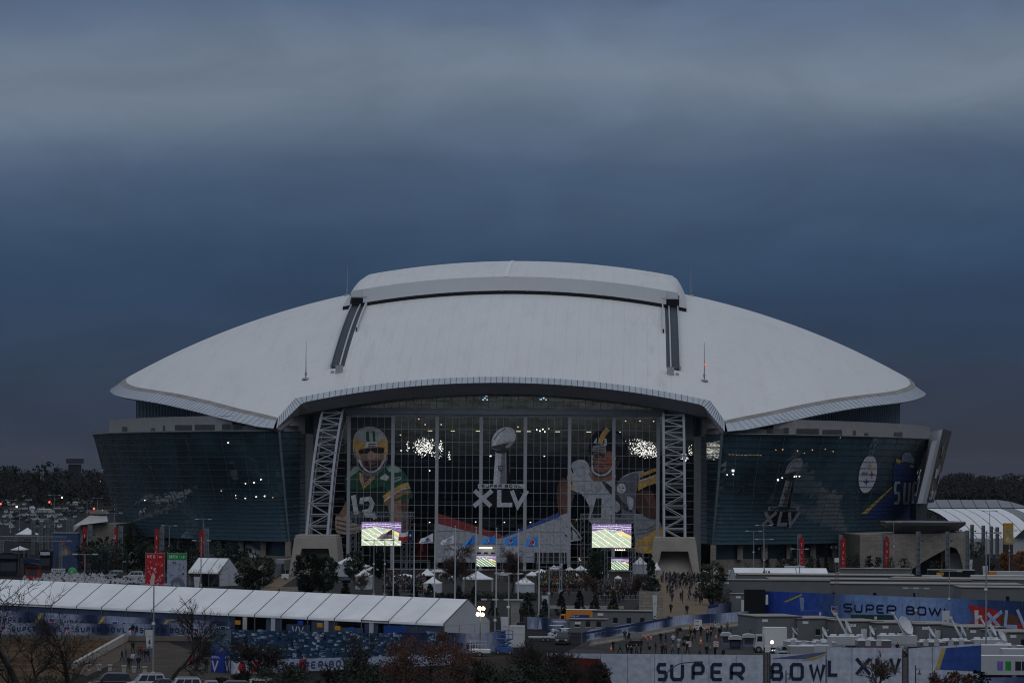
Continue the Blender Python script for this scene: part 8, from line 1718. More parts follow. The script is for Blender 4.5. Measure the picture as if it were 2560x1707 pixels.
# ---- big blue banner wall on the right with SUPER BOWL XLV
A, B = G(1861,1543), G(2600,1578); LB2 = Vector((B.x-A.x,B.y-A.y)).length
def pu(px): return (px-1861)/(2600-1861)*LB2*(1+.0*px)
def bigblue(t_):
    px = 1861+t_*739; stops_ = [(1861,LC(36,62,150)),(2010,LC(45,80,170)),(2090,LC(62,90,140)),(2160,LC(132,158,206)),(2330,LC(150,174,216)),(2420,LC(92,125,180)),(2470,LC(55,80,125)),(2600,LC(36,55,92))]
    for (a, c), (b_, d) in zip(stops_,stops_[1:]):
        if a <= px <= b_: return mixc(c,d,(px-a)/(b_-a))
    return stops_[-1][1]
hB = 4.75
wd_ = [('s',pu(2099),2.0,1.25),('p',[(pu(1964),3.0),(pu(2014),4.55),(pu(2014),4.2),(pu(1975),3.0)],LC(180,165,60)),('p',[(pu(2012),1.5),(pu(2019),1.5),(pu(2020),3.9),(pu(2008),3.9)],LC(150,160,185)),
   ('p',[(pu(2430),3.9),(pu(2497),3.2),(pu(2560),.9),(pu(2560),.2),(pu(2410),.2),(pu(2450),1.2)],LC(190,50,48)),('p',[(pu(2505),3.0),(pu(2552),2.2),(pu(2548),.6),(pu(2510),.4)],LC(110,75,55),.012)]
for ch, x0, x1 in (('S',2122,2145),('U',2150,2171),('P',2179,2200),('E',2206,2226),('R',2232,2256),('B',2280,2302),('O',2308,2330),('W',2335,2367),('L',2373,2389)): wd_.append(('t',ch,pu(x0),1.75,(pu(x1)-pu(x0))/(1.25 if ch == 'W' else 1),1.5,0,.30,LC(24,30,60)))
def bigprint(m, pos, L_):
    word_print(wd_,1,None)(m,pos,L_)
    for pts in ([(2472,.5),(2512,3.0)],[(2506,.5),(2478,2.6)],[(2523,3.2),(2520,.6),(2548,.6)],[(2548,3.4),(2565,.6),(2585,3.8)]): stroke(m,[(pu(x),z) for x,z in pts],.62,pos,0,LC(175,190,220),.03)
bigprint.base = bigblue
fence('banner_wall', 'long tall blue banner wall reading SUPER BOWL XLV across the right', [A, B], hB, bigprint, 'banner', 3.6)
t = thing('black_stage_box', 'tall black boxy stage cabinet at the left end of the blue banner wall', 'cabinet', G(1861,1546)); m = M(); m.box(0,0,0,wd(52,1546),3,ht(1861,1546,1473)); m.build('cabinet', mat('stage_black', (.008,.008,.009), .8), t); m = M(); m.lathe([(0,-.1),(.25,0),(.2,1.6),(0,1.7)], (wd(52,1546)+.3,-.1,2.5), 10); m.build('white_lamp', WHITE, t)
for lab, a, b_, by, ty, c in (('bright blue low container below the big banner',2009,2080,1552,1525,(.04,.09,.36)),('dark green skip below the letters of the big banner',2131,2232,1560,1536,(.018,.055,.05))):
    t = thing('container', lab, 'container', G(a,by)); w_, h = wd(b_-a,by), ht(a,by,ty); m = M(); m.prism([(.0,.1),(w_,.1),(w_+.2,h),(-.2,h)], 0, 2.2); m.build('tub', mat('tub_'+lab[:6].strip().replace(' ','_'), c, .6), t); m = M(); [m.box(w_*k/8-.05,-.08,.2,w_*k/8+.05,-.005,h-.1) for k in range(1,8)]; m.build('rib', mat('tub_'+lab[:6].strip().replace(' ','_'), c), t); m = M(); m.box(w_*.55,-.05,h*.55,w_*.55+.45,-.02,h*.85); m.build('label_plate', WHITE, t)
# rows of trailers behind the banner wall
for k, (px, by, ty, L_, lab) in enumerate(((1848,1490,1436,36,'long low grey shed roof behind the banner wall, farthest of the row'),(1925,1500,1447,40,'long flat trailer roof behind the banner wall, middle of the row'),(2015,1510,1458,42,'long flat trailer roof nearest behind the banner wall'),(1800,1512,1449,21,'grey trailer with two dark doors at the left before the white tent'),(2103,1482,1421,15,'tan boxy trailer with fabric front behind small trees'),(2222,1500,1445,42,'long tan trailer roof left of the white broadcast lorries'),(2403,1520,1468,30,'tan trailer roof just above the right banner wall'))):
    trailer(lab, G(px,by), .04 if k != 5 else -.18, L_, 4.2 if k in (3,4) else 11, ht(px,by,ty), 'trailers behind the blue banner wall', wins=2 if k > 2 else 5, ac=False, sign=k == 3)
gable_tent('white frame tent with pointed left gable behind the right trailers', G(1840,1468), 21, 10, ht(1840,1468,1444), ht(1840,1468,1420), .12, 3, None, open_front=False)
t = trailer('small pale cabin with dark door left of the black cabinet', G(1828,1537), .05, 4.2, 3, ht(1828,1537,1484), wins=1, door=True)
# black lorry, white broadcast lorries
t = box_truck('long black lorry before the right stone arch', G(2390,1462), math.pi, wd(146,1462), 2.6, ht(2390,1462,1424), 2.2, PAINTS['black'], PAINTS['black'], None); m = M(); m.box(wd(60,1462)-2.4,1.32,2.3,wd(60,1462)-.8,1.36,2.9,0,LC(215,160,50)); m.build('yellow_plate', PRINT, t)
def espn(t):
    m = M(); pos = lambda u, v, l=0: (u,-1.32-l,v); text(m,'ESPN',-3.6,2.75,.5,.36,.12,.12,pos,0,LC(205,45,48),.0,.2); text(m,'MONDAY',-3.6,1.75,.75,.75,.14,.24,pos,0,LC(28,28,32)); m.build('lettering', PRINT, t)
box_truck('white broadcast lorry lettered MONDAY at the right edge', G(2540,1507), 0, 17, 2.6, ht(2540,1507,1462), 2.0, PAINTS['white'], mat('lorry_cream', (.56,.53,.47), .5, .06), 'white broadcast lorries', decal=espn)
for k, (px, by, ty, L_) in enumerate(((2455,1490,1446,13),(2508,1478,1438,14),(2535,1468,1428,12))): box_truck('white broadcast lorry roof, %s of those behind the lettered one' % ('nearest','second','farthest')[k], G(px,by), math.pi*(k % 2), L_, 2.5, ht(px,by,ty), 2, PAINTS['white'], mat('lorry_cream', (.56,.53,.47)), 'white broadcast lorries')
t = box_truck('orange topped delivery lorry behind the broadcast lorries', G(2495,1460), 0, 8, 2.4, ht(2495,1460,1428), 1.8, PAINTS['orange'], PAINTS['orange'], None)
def amb(t):
    m = M(); pos = lambda u, v, l=0: (u,-1.262-l,v); [poly(m,[(-1.4+k*.5,1.0),(-1.1+k*.5,1.0),(-.8+k*.5,2.0),(-1.1+k*.5,2.0)],pos,(LC(215,200,40),LC(40,90,60))[k % 2],.0) for k in range(4)]; poly(m,[(1.0,1.0),(1.4,2.3),(1.9,1.0)],pos,LC(200,45,45),.01); m.build('chevrons', PRINT, t); m = M(); m.box(-1.6,-1.1,2.62,-1.1,1.1,2.8); m.build('light_bar', mat('amb_red', (1,.12,.08), emit=1.2), t)
box_truck('white ambulance with yellow chevrons and red light bar by the right wing', G(1976,1456), math.pi*0, 6.4, 2.4, ht(1976,1456,1408)*.86, 1.7, PAINTS['white'], PAINTS['white'], None, decal=amb)
car('white pickup by the right stone base', G(2170,1448), 0, PAINTS['white'], 'pickup', 'vehicles by the right wing'); t = box_truck('white cab lorry with dark windows before the stone base', G(2172,1446), 0, 6, 2.3, 2.6, 2, PAINTS['white'], PAINTS['silver'], None)
fence('banner_fence', 'pale printed fence below the right stone arch', [G(2060,1450), G(2330,1456)], 1.9, wp_([sb(18,.5,.5,.8,.3,.13)],3,.3), group='printed fences by the right arch')
# shrubs and thin trees among the trailers
for k, (px, by, ty, lab) in enumerate(((2136,1556,1498,'small bare tree before the letter S of the blue wall'),(2217,1556,1494,'small bare tree before the letter E of the blue wall'),(2322,1560,1496,'thin bare sapling before the letter O of the blue wall'),(2102,1484,1436,'small bare tree behind the banner wall, left'),(2150,1486,1440,'small bare tree behind the banner wall, second'),(2193,1488,1444,'small bare tree behind the banner wall, third'),(2240,1502,1452,'small bare tree before the long tan roof'),(2330,1508,1458,'small bare tree right of the long tan roof'),(1870,1440,1400,'small bare tree by the right wing tents'),(1930,1446,1398,'small bare tree left of the ambulance'))):
    put_bare('bare_tree', lab, G(px,by), 230+k, ht(px,by,ty), .8, 'small bare trees among the trailers', BARK2, TWIGP if k > 2 else TWIGR, levels=5, r0=.06, tw=.012)
put_leafy('leafy_bush', 'dark leafy bush at the foot of the trailers left of the black cabinet', G(1812,1528), 4.2, 4.5, 'round', EVG2, 900, .3, 141)
# trailers in front of the banner wall
xs_ = [(1892,1612,1541,130,'first'),(1993,1612,1546,120,'second'),(2112,1618,1553,112,'third'),(2193,1620,1557,140,'fourth'),(2292,1622,1560,125,'fifth'),(2412,1630,1568,120,'sixth'),(2512,1640,1580,110,'seventh')]
for px, by, ty, pw, o_ in xs_: trailer('%s grey site trailer from the left in the row before the blue banner wall' % o_, G(px,by), .30, wd(pw,by)*.92, 8.5, ht(px,by,ty), 'row of site trailers before the banner wall', wins=1, door=o_ in ('third','fifth'))
t = box_truck('plain white box lorry at the left of the satellite trucks', G(1925,1630), 0.08, wd(80,1630), 2.5, ht(1925,1630,1568), 1.2, PAINTS['white'], mat('lorry_white', (.66,.66,.66), .5, .04), None, nose=False); 
p = G(1930,1634); t = thing('work_lamp', 'bright small work lamp beside the white box lorry', 'lamp', p); m = M(); m.tube((0,0,0),(0,0,1.5),.04); m.build('stand', DPOLE, t); m = M(); m.lathe([(0,1.4),(.2,1.5),(.2,1.8),(0,1.9)], (0,-.1,0), 8); m.build('lamp', mat('work_glow', (1,.9,.75), emit=6), t)
SAT = [(1975,1640,.25,5.2,2.05,.9,(.75,-.25,.62),'white satellite van with small round dish at the left of the row',None,.1,0,1),(2040,1642,.2,5.2,2.05,1.0,(.8,-.45,.42),'white satellite van with upright dish left of the mast','blue',.2,0,1),(2090,1634,.15,6.0,2.4,1.35,(.85,-.35,.38),'satellite truck by the lattice mast with twin dishes',None,.25,1,4),(2165,1640,.12,6.6,2.2,1.0,(.8,-.4,.45),'white satellite truck with low tilted dish','red',.1,0,2),
       (2225,1632,.15,7.2,2.45,1.9,(.62,-.62,.5),'satellite truck with the largest round dish raised high',None,.28,1,4),(2310,1640,.1,5.6,2.0,1.15,(.8,-.3,.5),'satellite truck with thin edge on dish under the blue panel','red',.15,0,3),(2372,1640,.1,6.0,2.15,1.3,(.9,-.25,.4),'satellite truck with tall slanting dish below the 4 sign',None,.3,1,3),(2455,1640,.12,6.6,2.3,1.35,(.85,-.35,.45),'satellite truck with long boom near the right edge','blue',.2,1,3),(2502,1652,.1,5.8,2.1,1.2,(.7,-.5,.5),'satellite truck with folded ribbed dish at the right','blue',.0,0,2)]
for k, (px, by, rz, L_, H_, dr, aim, lab, st_, dx, bm, ac) in enumerate(SAT): sat_truck(lab, G(px,by), rz, L_, 2.4, H_, dr, aim, dx, bool(bm), st_, acs=ac)
t = box_truck('white van with green and purple panels at the right edge', G(2485,1700), .05, 8.2, 2.4, 3.0, 1.6, PAINTS['white'], PAINTS['white'], 'white vans at lower right'); m = M(); pos = lambda u, v, l=0: (u,-1.22-l,v); [flat(m,[(u,1.3),(u+.7,1.3),(u+.7,2.4),(u,2.4)],pos,c,0,0) for u, c in ((.2,LC(130,110,180)),(1.2,LC(40,150,60)),(2.4,LC(40,42,50)),(3.2,LC(40,42,50)))]; m.build('panel_print', PRINT, t)
box_truck('large white broadcast van cut by the right edge', G(2550,1690), .05, 8.5, 2.5, 3.4, 1.8, PAINTS['white'], PAINTS['white'], 'white vans at lower right'); box_truck('white van with square cab behind the blue banner panel', G(2462,1672), .05, 5.5, 2.4, 3.1, 1.8, PAINTS['white'], PAINTS['white'], 'white vans at lower right', nose=False)
# lattice mast
p = G(2091,1628); t = thing('lattice_mast', 'tall thin lattice mast with a white camera rising among the satellite trucks', 'mast', p); h = ht(2091,1628,1405); m = M(); truss_bars(m,(0,0,0),(0,0,h),.42,.035,40); m.build('lattice', mat('mast_rust', (.20,.16,.14), .7), t); m = M(); m.box(-.3,-.3,h,.3,.3,h+.6); m.build('camera_box', WHITE, t)
# ---- bottom banner, three stretches with gaps
def bfence(lab, x0, x1, y0, ztop, words, basef, dy=0): 
    A, B = AT(x0,1700,y0), AT(x1,1700,y0+dy); A.z = B.z = 0; return fence('bottom_banner', lab, [A, B], ztop, word_print(words,1,basef), 'banner', 3.0, group='white banners along the bottom edge')
yb = -488.0; S_ = (yb+900)/F; zt = lambda px, py: AT(px, py, yb).z
WHB = LC(196,200,210); GRB = LC(172,178,194)
def W_(ch, x0, x1, y0, y1, org): return ('t',ch,(x0-org)*S_,zt(x0,y1),(x1-x0)*S_/(1.25 if ch == 'W' else 1),(y1-y0)*S_,0,.38,LC(40,50,74))
bfence('white bottom banner with a red corner reading SUPER', 1366, 1908, yb, zt(1640,1634), [('p',[(0,0),((1535-1366)*S_,0),((1500-1366)*S_,zt(1500,1646)),((1372-1366)*S_,zt(1400,1640))],LC(96,30,32))]+[W_(c,a,b_,1656,1701,1366) for c, a, b_ in (('S',1640,1668),('U',1674,1709),('P',1727,1760),('E',1774,1807),('R',1822,1860))], lambda t: mixc(GRB,WHB,t*2))
bfence('white bottom banner with grey and yellow top band reading BOWL', 1926, 2064, yb, zt(1990,1634), [('p',[(0,zt(1926,1645)),((2064-1926)*S_,zt(2064,1628)),((2064-1926)*S_,zt(2064,1632)),((2030-1926)*S_,zt(2030,1646))],LC(90,105,140)),('p',[((2000-1926)*S_,zt(2000,1650)),((2064-1926)*S_,zt(2064,1632)),((2064-1926)*S_,zt(2064,1635)),((2030-1926)*S_,zt(2030,1648))],LC(190,165,90),.012)]+[W_(c,a,b_,1656,1700,1926) for c, a, b_ in (('B',1926,1958),('O',1974,2009),('W',2021,2063))], lambda t: WHB)
bfence('white bottom banner reading L XLV behind the pale bare tree', 2067, 2255, yb, zt(2160,1618), [W_(c,a,b_,y0,y1,2067) for c, a, b_, y0, y1 in (('L',2069,2097,1646,1690),('X',2136,2178,1641,1688),('L',2187,2215,1641,1688),('V',2221,2251,1641,1684))], lambda t: WHB)
bfence('white banner turning blue past a yellow slant at lower right', 2271, 2451, yb, lambda u: zt(2271,1620)+u*.010*8, [('p',[((2345-2271)*S_,zt(2345,1672)),((2363-2271)*S_,zt(2363,1619)),((2451-2271)*S_,zt(2451,1612)),((2451-2271)*S_,zt(2451,1678))],LC(52,82,150)),('p',[((2337-2271)*S_,zt(2337,1671)),((2354-2271)*S_,zt(2354,1619)),((2364-2271)*S_,zt(2364,1619)),((2348-2271)*S_,zt(2348,1672))],LC(190,165,95),.012)], lambda t: WHB)
bfence('low blue white printed fence reading BOWL at the lower right corner', 2350, 2620, yb-12, 1.5+.5, [('t','R BOWL',5.5,.75,.5,.62,.2,.13,INK),('m',11,.8,.7)], lambda t: mixc(LC(150,165,200),NAVY,t*1.4-.3), 6)
m = M(); 
for k, x in enumerate((1910,1924,2256.5,2269.5)):
    P = AT(x,1700,yb+.1); t = thing('gate_post', '%s dark post beside a gap in the bottom banners' % ORD[k], 'post', (P.x,P.y,0), 0, 'posts at the banner gaps'); m = M(); m.tube((0,0,0),(0,0,4.2),.07,None,6); m.build('shaft', DPOLE, t); m = M(); m.box(-.15,-.15,0,.15,.15,.12); m.build('base_plate', DPOLE, t)
t = thing('portable_light', 'small white lamp unit standing in the gap of the bottom banner', 'lamp', AT(1919,1640,-480)*1); t.location.z = 0; m = M(); m.tube((0,0,0),(0,0,3.8),.05); m.build('stand', DPOLE, t); m = M(); m.box(-.3,-.2,3.8,.3,.2,4.5); m.build('lamp_box', WHITE, t)
# white and navy tents/stalls at the left of the trucks
for k, (px, by, ty, pw, lab) in enumerate(((1838,1622,1588,26,'navy sided stall with white roof beside the lower plaza'),(1816,1612,1580,22,'blue and white printed stall at the right of the lower plaza'),(1872,1616,1584,26,'dark framed white roofed stall left of the box lorry'))): kiosk(lab, px, by, ty, pw, NV if k == 0 else mat('pale_blue_wall', (.16,.2,.3), .7), TG, None, 2.2, 'stall', 'stall', 'stalls beside the lower plaza')
for k, (px, by, L_, c) in enumerate(((1835,1452,6,'white'),(1858,1447,5,'white'),(1930,1458,5.5,'silver'),(2048,1456,6.5,'white'),(2100,1457,5,'grey'),(2262,1462,7,'white'),(2320,1466,6,'white'),(2350,1470,5,'silver'),(1770,1476,5,'white'),(2052,1660,5.4,'white'),(1985,1662,5,'silver'))):
    box_truck('%s service van, %s of the vans scattered among the right trailers' % (c, ORD[k]), G(px,by), (k % 2)*math.pi+.1, L_, 2.2, 2.5, 1.7, PAINTS[c], PAINTS[c], 'service vans among the trailers', 'service_van', nose=k % 3 == 0)
for k, (px, by, pw) in enumerate(((1792,1446,26),(1895,1450,22),(2015,1462,24),(2080,1466,20),(2180,1464,24),(2290,1474,22),(1760,1440,20),(1440,1448,20),(1545,1452,18),(1128,1452,18))): h = ht(px,by,by-pw*.8); peak_tent('small white canopy, %s of those scattered between vans and trailers' % ORD[k], G(px,by), wd(pw,by), wd(pw,by), h*.62, h, .2*k, 'small white canopies', 4)
for k in range(14): c = ('silver','black','white','grey','dark red','navy','white')[k % 7]; car('%s car, %s from the left in the line below the left evergreens' % (c, ORD[k]), G(285+k*25,1446+k % 3), U(-.1,.1)+math.pi*(k % 2), PAINTS[c], ('suv','sedan')[k % 2], 'cars below the left evergreens')
# ---- parked cars along the bottom left
for lab, px, yroof, rz, c, kd in (('black off road car at the left of the bottom row',277,1681,.18,'black','suv'),('white off road car second in the bottom row',364,1682,.2,'white','suv'),('grey green saloon half hidden by the tree trunk',405,1695,.2,'grey green','sedan'),('white off road car right of the tree trunk',454,1692,.2,'white','suv'),('dark red saloon low between two cars',492,1698,.2,'dark red','sedan'),('silver pickup in the bottom row',530,1700,.2,'silver','pickup'),('dark green off road car low at the bottom edge',576,1701,.2,'dark green','suv'),('white van like car at the right of the bottom row',640,1695,.2,'white','suv')):
    H_ = {'suv':1.9,'sedan':1.45,'pickup':1.85}[kd]; g0 = G(px, yroof, H_); car(lab, (g0.x,g0.y,0), rz, PAINTS[c], kd)
# ================================================================== people
def pp_(px, by, rz, j, tr='dark trousers', hat='', pose=0, lab='', grp=None): return person(G(px,by), rz, j, tr, hat, pose, lab, grp)
EXP = [(332,1599,2.5,'black jacket','left of a pair walking on the terrace edge',1),(341,1599,2.6,'navy jacket','right of a pair walking on the terrace edge',3),(360,1599,.4,'black jacket','by the 4 sign on the terrace edge',0),(8,1590,.3,'black jacket','at the far left before the terrace fence',2),(14,1589,.8,'dark','',0),
  (305,1655,1.2,'black jacket','at the left of the group on the footpath',1),(314,1643,1.0,'grey jacket','behind the left walker of the footpath group',0),(332,1632,3,'black jacket','at the far end of the footpath group',3),(347,1646,2.8,'brown coat','in the middle of the footpath group',1),(354,1646,2.7,'red jacket','in red at the back of the footpath group',0),(362,1652,2.9,'black jacket','right in the footpath group',1),(370,1652,2.9,'navy jacket','rightmost of the footpath group',3),(332,1663,.3,'white jersey','with light trousers centred on the footpath',1),(322,1672,.2,'black jacket','nearest at the left of the footpath',0),(346,1674,.1,'black jacket','nearest at the middle of the footpath',2),
  (487,1617,2.9,'black jacket','left of the trio below the terrace end',0),(493,1617,3.0,'navy jacket','middle of the trio below the terrace end',2),(500,1615,2.8,'black jacket','right of the trio below the terrace end',0),(460,1676,.6,'grey jacket','under the small dense tree',1),(476,1670,.4,'red jacket','in red left of the kiosk',0),(494,1672,.3,'red jacket','in red next to the kiosk',2),(516,1678,.2,'black jacket','right beside the kiosk corner',0),(626,1686,.5,'dark green jersey','in front of the banner foot',1)]
for px, by, rz, j, lab, ps in EXP:
    if j == 'dark': j, lab = 'grey jacket', 'second from the far left before the terrace fence'
    p = G(px,by) if not (by < 1602 and px < 400) else G(px,by-10,.9); person(p, rz, j, rnd.choice(['dark trousers','blue jeans']), '', ps, 'person in %s %s' % (j, lab), 'people at the lower left')
LOWER = [(1480,1632),(1800,1612),(1815,1572),(1700,1590),(1600,1612),(1500,1628)]
CL_ = ['black jacket']*7+['dark green jersey','white jersey','yellow jacket','grey jacket','brown coat','navy jacket','tan coat']
spots = [(1537,1630),(1553,1631),(1560,1601),(1626,1642),(1650,1604),(1652,1639),(1668,1612),(1680,1614),(1690,1590),(1703,1593),(1712,1612),(1718,1612),(1722,1590),(1728,1588),(1740,1598),(1754,1592),(1765,1605),(1772,1606),(1778,1590),(1785,1580),(1792,1578),(1800,1590),(1806,1584),(1812,1592),(1818,1580),(1825,1588),(1753,1640),(1763,1641),(1774,1640),(1785,1641),(1594,1638),(1580,1646),(1572,1640),(1566,1636),(1603,1640),(1618,1628),(1640,1634),(1666,1640),(1682,1638),(1694,1636),(1700,1620),(1707,1634),(1715,1636),(1730,1606),(1745,1570),(1660,1570)]
for k, (px, by) in enumerate(spots): crowd_person(G(px+U(-4,4),by+U(-4,4)), U(0,6.28), 'in the lower plaza', 'people in the lower plaza', CL_, ('','','yellow cap','black cap','white cap'), (0,1,2,3,4,0))
person(G(1664,1566,.6), 0, 'white jersey', 'blue jeans', '', 0, 'person in a pale top standing high at the curved printed fence', 'people in the lower plaza'); person(G(1672,1564,.6), 0, 'black jacket', 'dark trousers', 'green cap', 0, 'person in a green cap at the curved printed fence', 'people in the lower plaza')
PROM = [(1660,1470),(1745,1462),(1760,1500),(1785,1525),(1680,1505)]; PR2 = [(1664,1452),(1740,1448),(1752,1470),(1668,1472)]
for px, by in scatter(PROM, 34, 6)+scatter(PR2, 30, 4): crowd_person(G(px,by), U(0,6.28), 'on the tan promenade', 'people on the promenade', DARKJ+['blue jacket'], ('','','black cap'), (0,1,3,2))
for px, by, rz, lab in ((1677,1533,2.8,'person in dark clothes walking alone low on the promenade'),(1717,1536,.1,'person in a black coat alone at the near end of the promenade'),(1720,1445,0,'person in red raising an arm at the abutment')): person(G(px,by), rz, 'red jacket' if 'red' in lab else 'black jacket', 'black trousers', '', 5 if 'red' in lab else 1, lab, 'people on the promenade', 1.1)
for px, by in scatter([(965,1452),(1050,1450),(1062,1470),(1058,1484),(965,1484)], 52, 5): crowd_person(G(px,by), U(-.6,.6)+math.pi, 'in the left plaza crowd', 'left plaza crowd', ['black jacket']*4+['navy jacket','grey jacket','brown coat','white jersey','dark green jersey'], ('','dark cap','white cap'), (0,2,0))
for px, by in scatter([(1352,1452),(1458,1452),(1464,1480),(1350,1480)], 66, 5): crowd_person(G(px,by), U(-.6,.6)+math.pi, 'in the right plaza crowd', 'right plaza crowd', ['black jacket']*5+['yellow jacket','navy jacket','grey jacket','white jersey','brown coat'], ('yellow cap','black cap','','white cap','black cap','','yellow cap'), (0,2,0,5))
for px, by in ((1380,1492),(1423,1490),(1360,1488),(1062,1490),(1238,1488)): person(G(px,by), 3.1, 'red jacket', 'black trousers', 'black cap', 0, 'steward in red jacket standing before the crowd barriers', 'stewards in red')
for px, by in scatter([(1500,1476),(1590,1470),(1600,1500),(1560,1520),(1490,1515)], 30, 6): crowd_person(G(px,by), U(0,6.28), 'behind the small conifers', 'people behind the conifers', DARKJ+['yellow jacket','blue jacket'], ('','yellow cap'), (0,1,2,3))
for k in range(24): x = rnd.choice([U(78.2,82.4),U(84.5,88.4),U(69,73),U(84.5,88.4)]); p = lx(x, U(-1.8,.1)); p.z = 0; crowd_person(p, U(0,6.28), 'at the long tent front', 'people at the tent front', DARKJ+['white jersey','red jacket'], ('','yellow cap','white cap'), (0,2))
for k, (px, by, j) in enumerate(((2102,1648,'black jacket'),(2118,1648,'brown coat'),(2148,1649,'black jacket'),(2157,1648,'blue jacket'),(2168,1648,'black jacket'),(2186,1648,'navy jacket'),(2201,1649,'black jacket'),(2214,1640,'black jacket'),(2243,1636,'black jacket'),(2366,1642,'black jacket'),(2398,1636,'navy jacket'),(1966,1650,'red jacket'),(1976,1650,'navy jacket'),(2042,1650,'black jacket'),(2078,1650,'tan coat'),(1808,1650,'black jacket'))): person(G(px,by), U(0,6.28), j, 'dark trousers', '', k % 5, 'person in %s behind the bottom banner, %s of those from the left' % (j, ORD[k]), 'people behind the bottom banner')
# dense rest of both crowds as one mass each
def crowd_mass(P, n, cols, lab):
    m = M(); R = random.Random(len(P)+n); mats_ = cols
    for px, by in scatter(P, n, 0):
        p = G(px,by); h = R.uniform(1.55,1.8); c = R.randrange(len(cols)-2); a = R.uniform(0,3.14); w_ = .24
        m.lathe([(.13,.02),(.15,h*.5),(.24,h*.78),(.09,h*.86)], p, 6, c); m.lathe([(.0,h*.84),(.10,h*.89),(.105,h*.96),(0,h)], p, 6, len(cols)-(2 if R.random() < .15 else 1))
    struct(m.build('crowd', mats_, None), 'stuff')
crowd_mass([(955,1442),(1056,1440),(1066,1466),(1060,1482),(958,1482)], 420, [JACK['black jacket'],JACK['black jacket'],JACK['navy jacket'],JACK['brown coat'],JACK['grey jacket'],SKIN,HAIR], '')
crowd_mass([(1342,1440),(1462,1440),(1470,1479),(1344,1479)], 480, [JACK['black jacket'],JACK['black jacket'],JACK['black jacket'],JACK['brown coat'],JACK['grey jacket'],HATS['yellow cap'],HAIR], '')
crowd_mass([(1486,1466),(1592,1464),(1598,1496),(1490,1500)], 150, [JACK['black jacket'],JACK['black jacket'],JACK['navy jacket'],JACK['brown coat'],JACK['grey jacket'],SKIN,HAIR], '')
crowd_mass([(1650,1440),(1742,1438),(1750,1456),(1652,1458)], 90, [JACK['black jacket'],JACK['black jacket'],JACK['navy jacket'],JACK['brown coat'],JACK['grey jacket'],SKIN,HAIR], '')
# ================================================================== near trees
def near_tree(lab, px, top, d, seed, spread=1.0, lean=(0,0), lv=6, r0=.26, tw=.02, bark=BARK, twig=TWIG, tf=.26, dens=.95):
    q = CAM+ray(px,1707)*d; p = Vector((q.x,q.y,0)); h = AT(px,top,p.y).z
    return put_bare('bare_tree', lab, p, seed, h, spread, 'bare trees along the bottom', bark, twig, levels=lv, r0=r0, tw=tw, lean=lean, trunkf=tf, dens=dens)
near_tree('large spreading bare tree rising at the left edge', 40, 1385, 372, 301, 1.05, (.18,0), 6, .36, .022, dens=.62)
near_tree('bare tree with forked trunk before the terrace fence', 168, 1450, 380, 305, 1.0, (.02,0), 6, .30, .02, dens=.62)
near_tree('small dense bare tree before the footpath', 428, 1487, 415, 303, .8, (0,0), 6, .2, .018, dens=1.2)
near_tree('bare sprawling tree in front of the streaked banner', 655, 1586, 392, 304, 1.1, (.1,0), 6, .24, .02)
near_tree('bare tree with tall forked trunk right of the streaked banner', 855, 1572, 390, 311, 1.0, (.03,0), 6, .24, .02)
near_tree('tangled bare tree low beside the rusty oak', 760, 1640, 388, 306, 1.1, (0,0), 6, .2, .02)
near_tree('bare tree right of the rusty oak', 1215, 1640, 386, 307, 1.0, (0,0), 6, .2, .02)
near_tree('twiggy bare tree before the scissor lift', 1318, 1590, 400, 308, .95, (0,0), 6, .22, .018)
near_tree('low bare tree before the red corner of the bottom banner', 1425, 1632, 392, 309, 1.0, (0,0), 6, .2, .02)
near_tree('bare tree hugging the left end of the bottom banner', 1500, 1655, 396, 310, 1.0, (0,0), 6, .18, .018)
near_tree('pale vase shaped bare tree before the letters XLV', 2196, 1622, 392, 312, .55, (0,0), 6, .16, .014, BARK2, TWIGP, .16, .8)
near_tree('low brown bare tree at the lower right', 2360, 1672, 396, 313, .9, (0,0), 6, .16, .016, BARK2, TWIGR)
near_tree('bare tree at lower left corner', 92, 1560, 376, 314, 1.1, (-.1,0), 5, .24, .02)
q = CAM+ray(1075,1707)*372; put_leafy('oak_tree', 'dense rusty brown oak at the bottom centre', Vector((q.x,q.y,0)), AT(1075,1578,q.y).z, 9.0, 'round', OAK, 12000, .22, 151, None, .02)
for k, (px, ty, w_, lf) in enumerate(((985,1660,6,EVG),(1240,1668,7,EVG),(1340,1662,6,EVG),(700,1672,7,EVG),(900,1655,6.5,EVG),(2395,1684,5,OAK),(2440,1676,3,EVG),(120,1690,6,EVG))):
    q = CAM+ray(px,1707)*384; put_leafy('dark_bush', 'dark bush along the bottom edge, %s from the left' % ORD[(7,)[0] if False else [3,5,6,1,2,7,8,0][k]-0 if [3,5,6,1,2,7,8,0][k] < 8 else 7], Vector((q.x,q.y,0)), AT(px,ty,q.y).z, w_, 'round', lf, 1200, .3, 160+k, 'dark bushes along the bottom edge', .02)
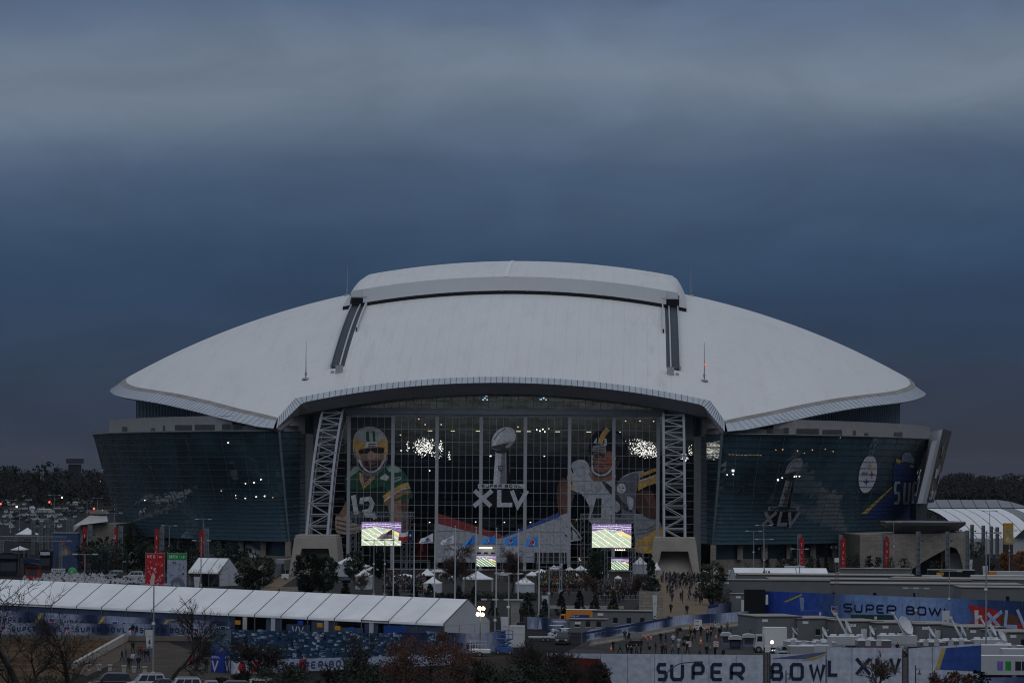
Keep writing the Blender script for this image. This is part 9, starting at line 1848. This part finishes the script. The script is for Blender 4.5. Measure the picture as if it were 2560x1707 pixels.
for k, (px, ty, w_) in enumerate(((620,1668,6),(740,1655,7),(820,1650,7),(930,1640,7),(1020,1640,7),(1150,1650,7),(1200,1655,6),(1335,1600,7),(1388,1612,7),(1436,1624,7),(1484,1642,6),(560,1690,5))):
    q = CAM+ray(px,1707)*398; put_bare('bare_thicket', 'dark twiggy thicket along the bottom edge, %s from the left' % ORD[[1,2,3,4,5,6,7,8,9,10,11,0][k]], Vector((q.x,q.y,0)), 400+k, AT(px,ty,q.y).z, 1.15, 'twiggy thickets along the bottom edge', BARK, TWIG, 0, 'thicket', levels=6, r0=.12, tw=.02, trunkf=.2, dens=1.1)
for k, px in enumerate((1090,1112,1134,1158,1182,1206,1230,1256,1282,1306,1330)): put_leafy('hedge_shrub', '%s low dark hedge shrub from the left below the gazebo' % ORD[k], G(px,1501), 1.5, 3.2, 'round', EVG, 400, .3, 180+k % 3, 'hedge shrubs below the gazebo', .02, 'shrub')
HZ = M(); HZ.box(-7200,-1600,-1,7200,14200,100); hz_o = HZ.build('haze', None or bpy.data.materials.new('air_haze')); hz_o['kind'] = 'stuff'
hm = hz_o.data.materials[0]; hm.use_nodes = True; ht_ = hm.node_tree; ht_.nodes.clear(); pv = ht_.nodes.new('ShaderNodeVolumePrincipled'); pv.inputs['Color'].default_value = (.80,.84,.95,1); pv.inputs['Density'].default_value = .000009; mo = ht_.nodes.new('ShaderNodeOutputMaterial'); ht_.links.new(pv.outputs[0], mo.inputs['Volume'])
print('PEOPLE', NPEOPLE, 'FARCARS', nfar)

for o in bpy.data.objects:      # pieces too small to pick apart singly in the photo
    if o.type == 'MESH' and o.parent and o.name.split('.')[0] in ('edge_joint','fascia_joint','window_lamp','glowing_board','gap_bracket','inner_brace','rung','mullion','transom','corner_mullion','fin','fin_glass','side_glazing_bar','clerestory_frame','concourse_lamp','ceiling_lamp','blue_spotlight','soffit_lamp','joint_plate','stone_course','louvre_blade','lattice','truss_tower','hanger','beam','halyard','crown','concourse_floor','seating_tier','side_plate','lobby_post','base_column','base_window','stone_base','trophy_mural','picture','print','rail','railing','canopy_post','vent','storey','cloth','stiffener'): o['kind'] = 'stuff'
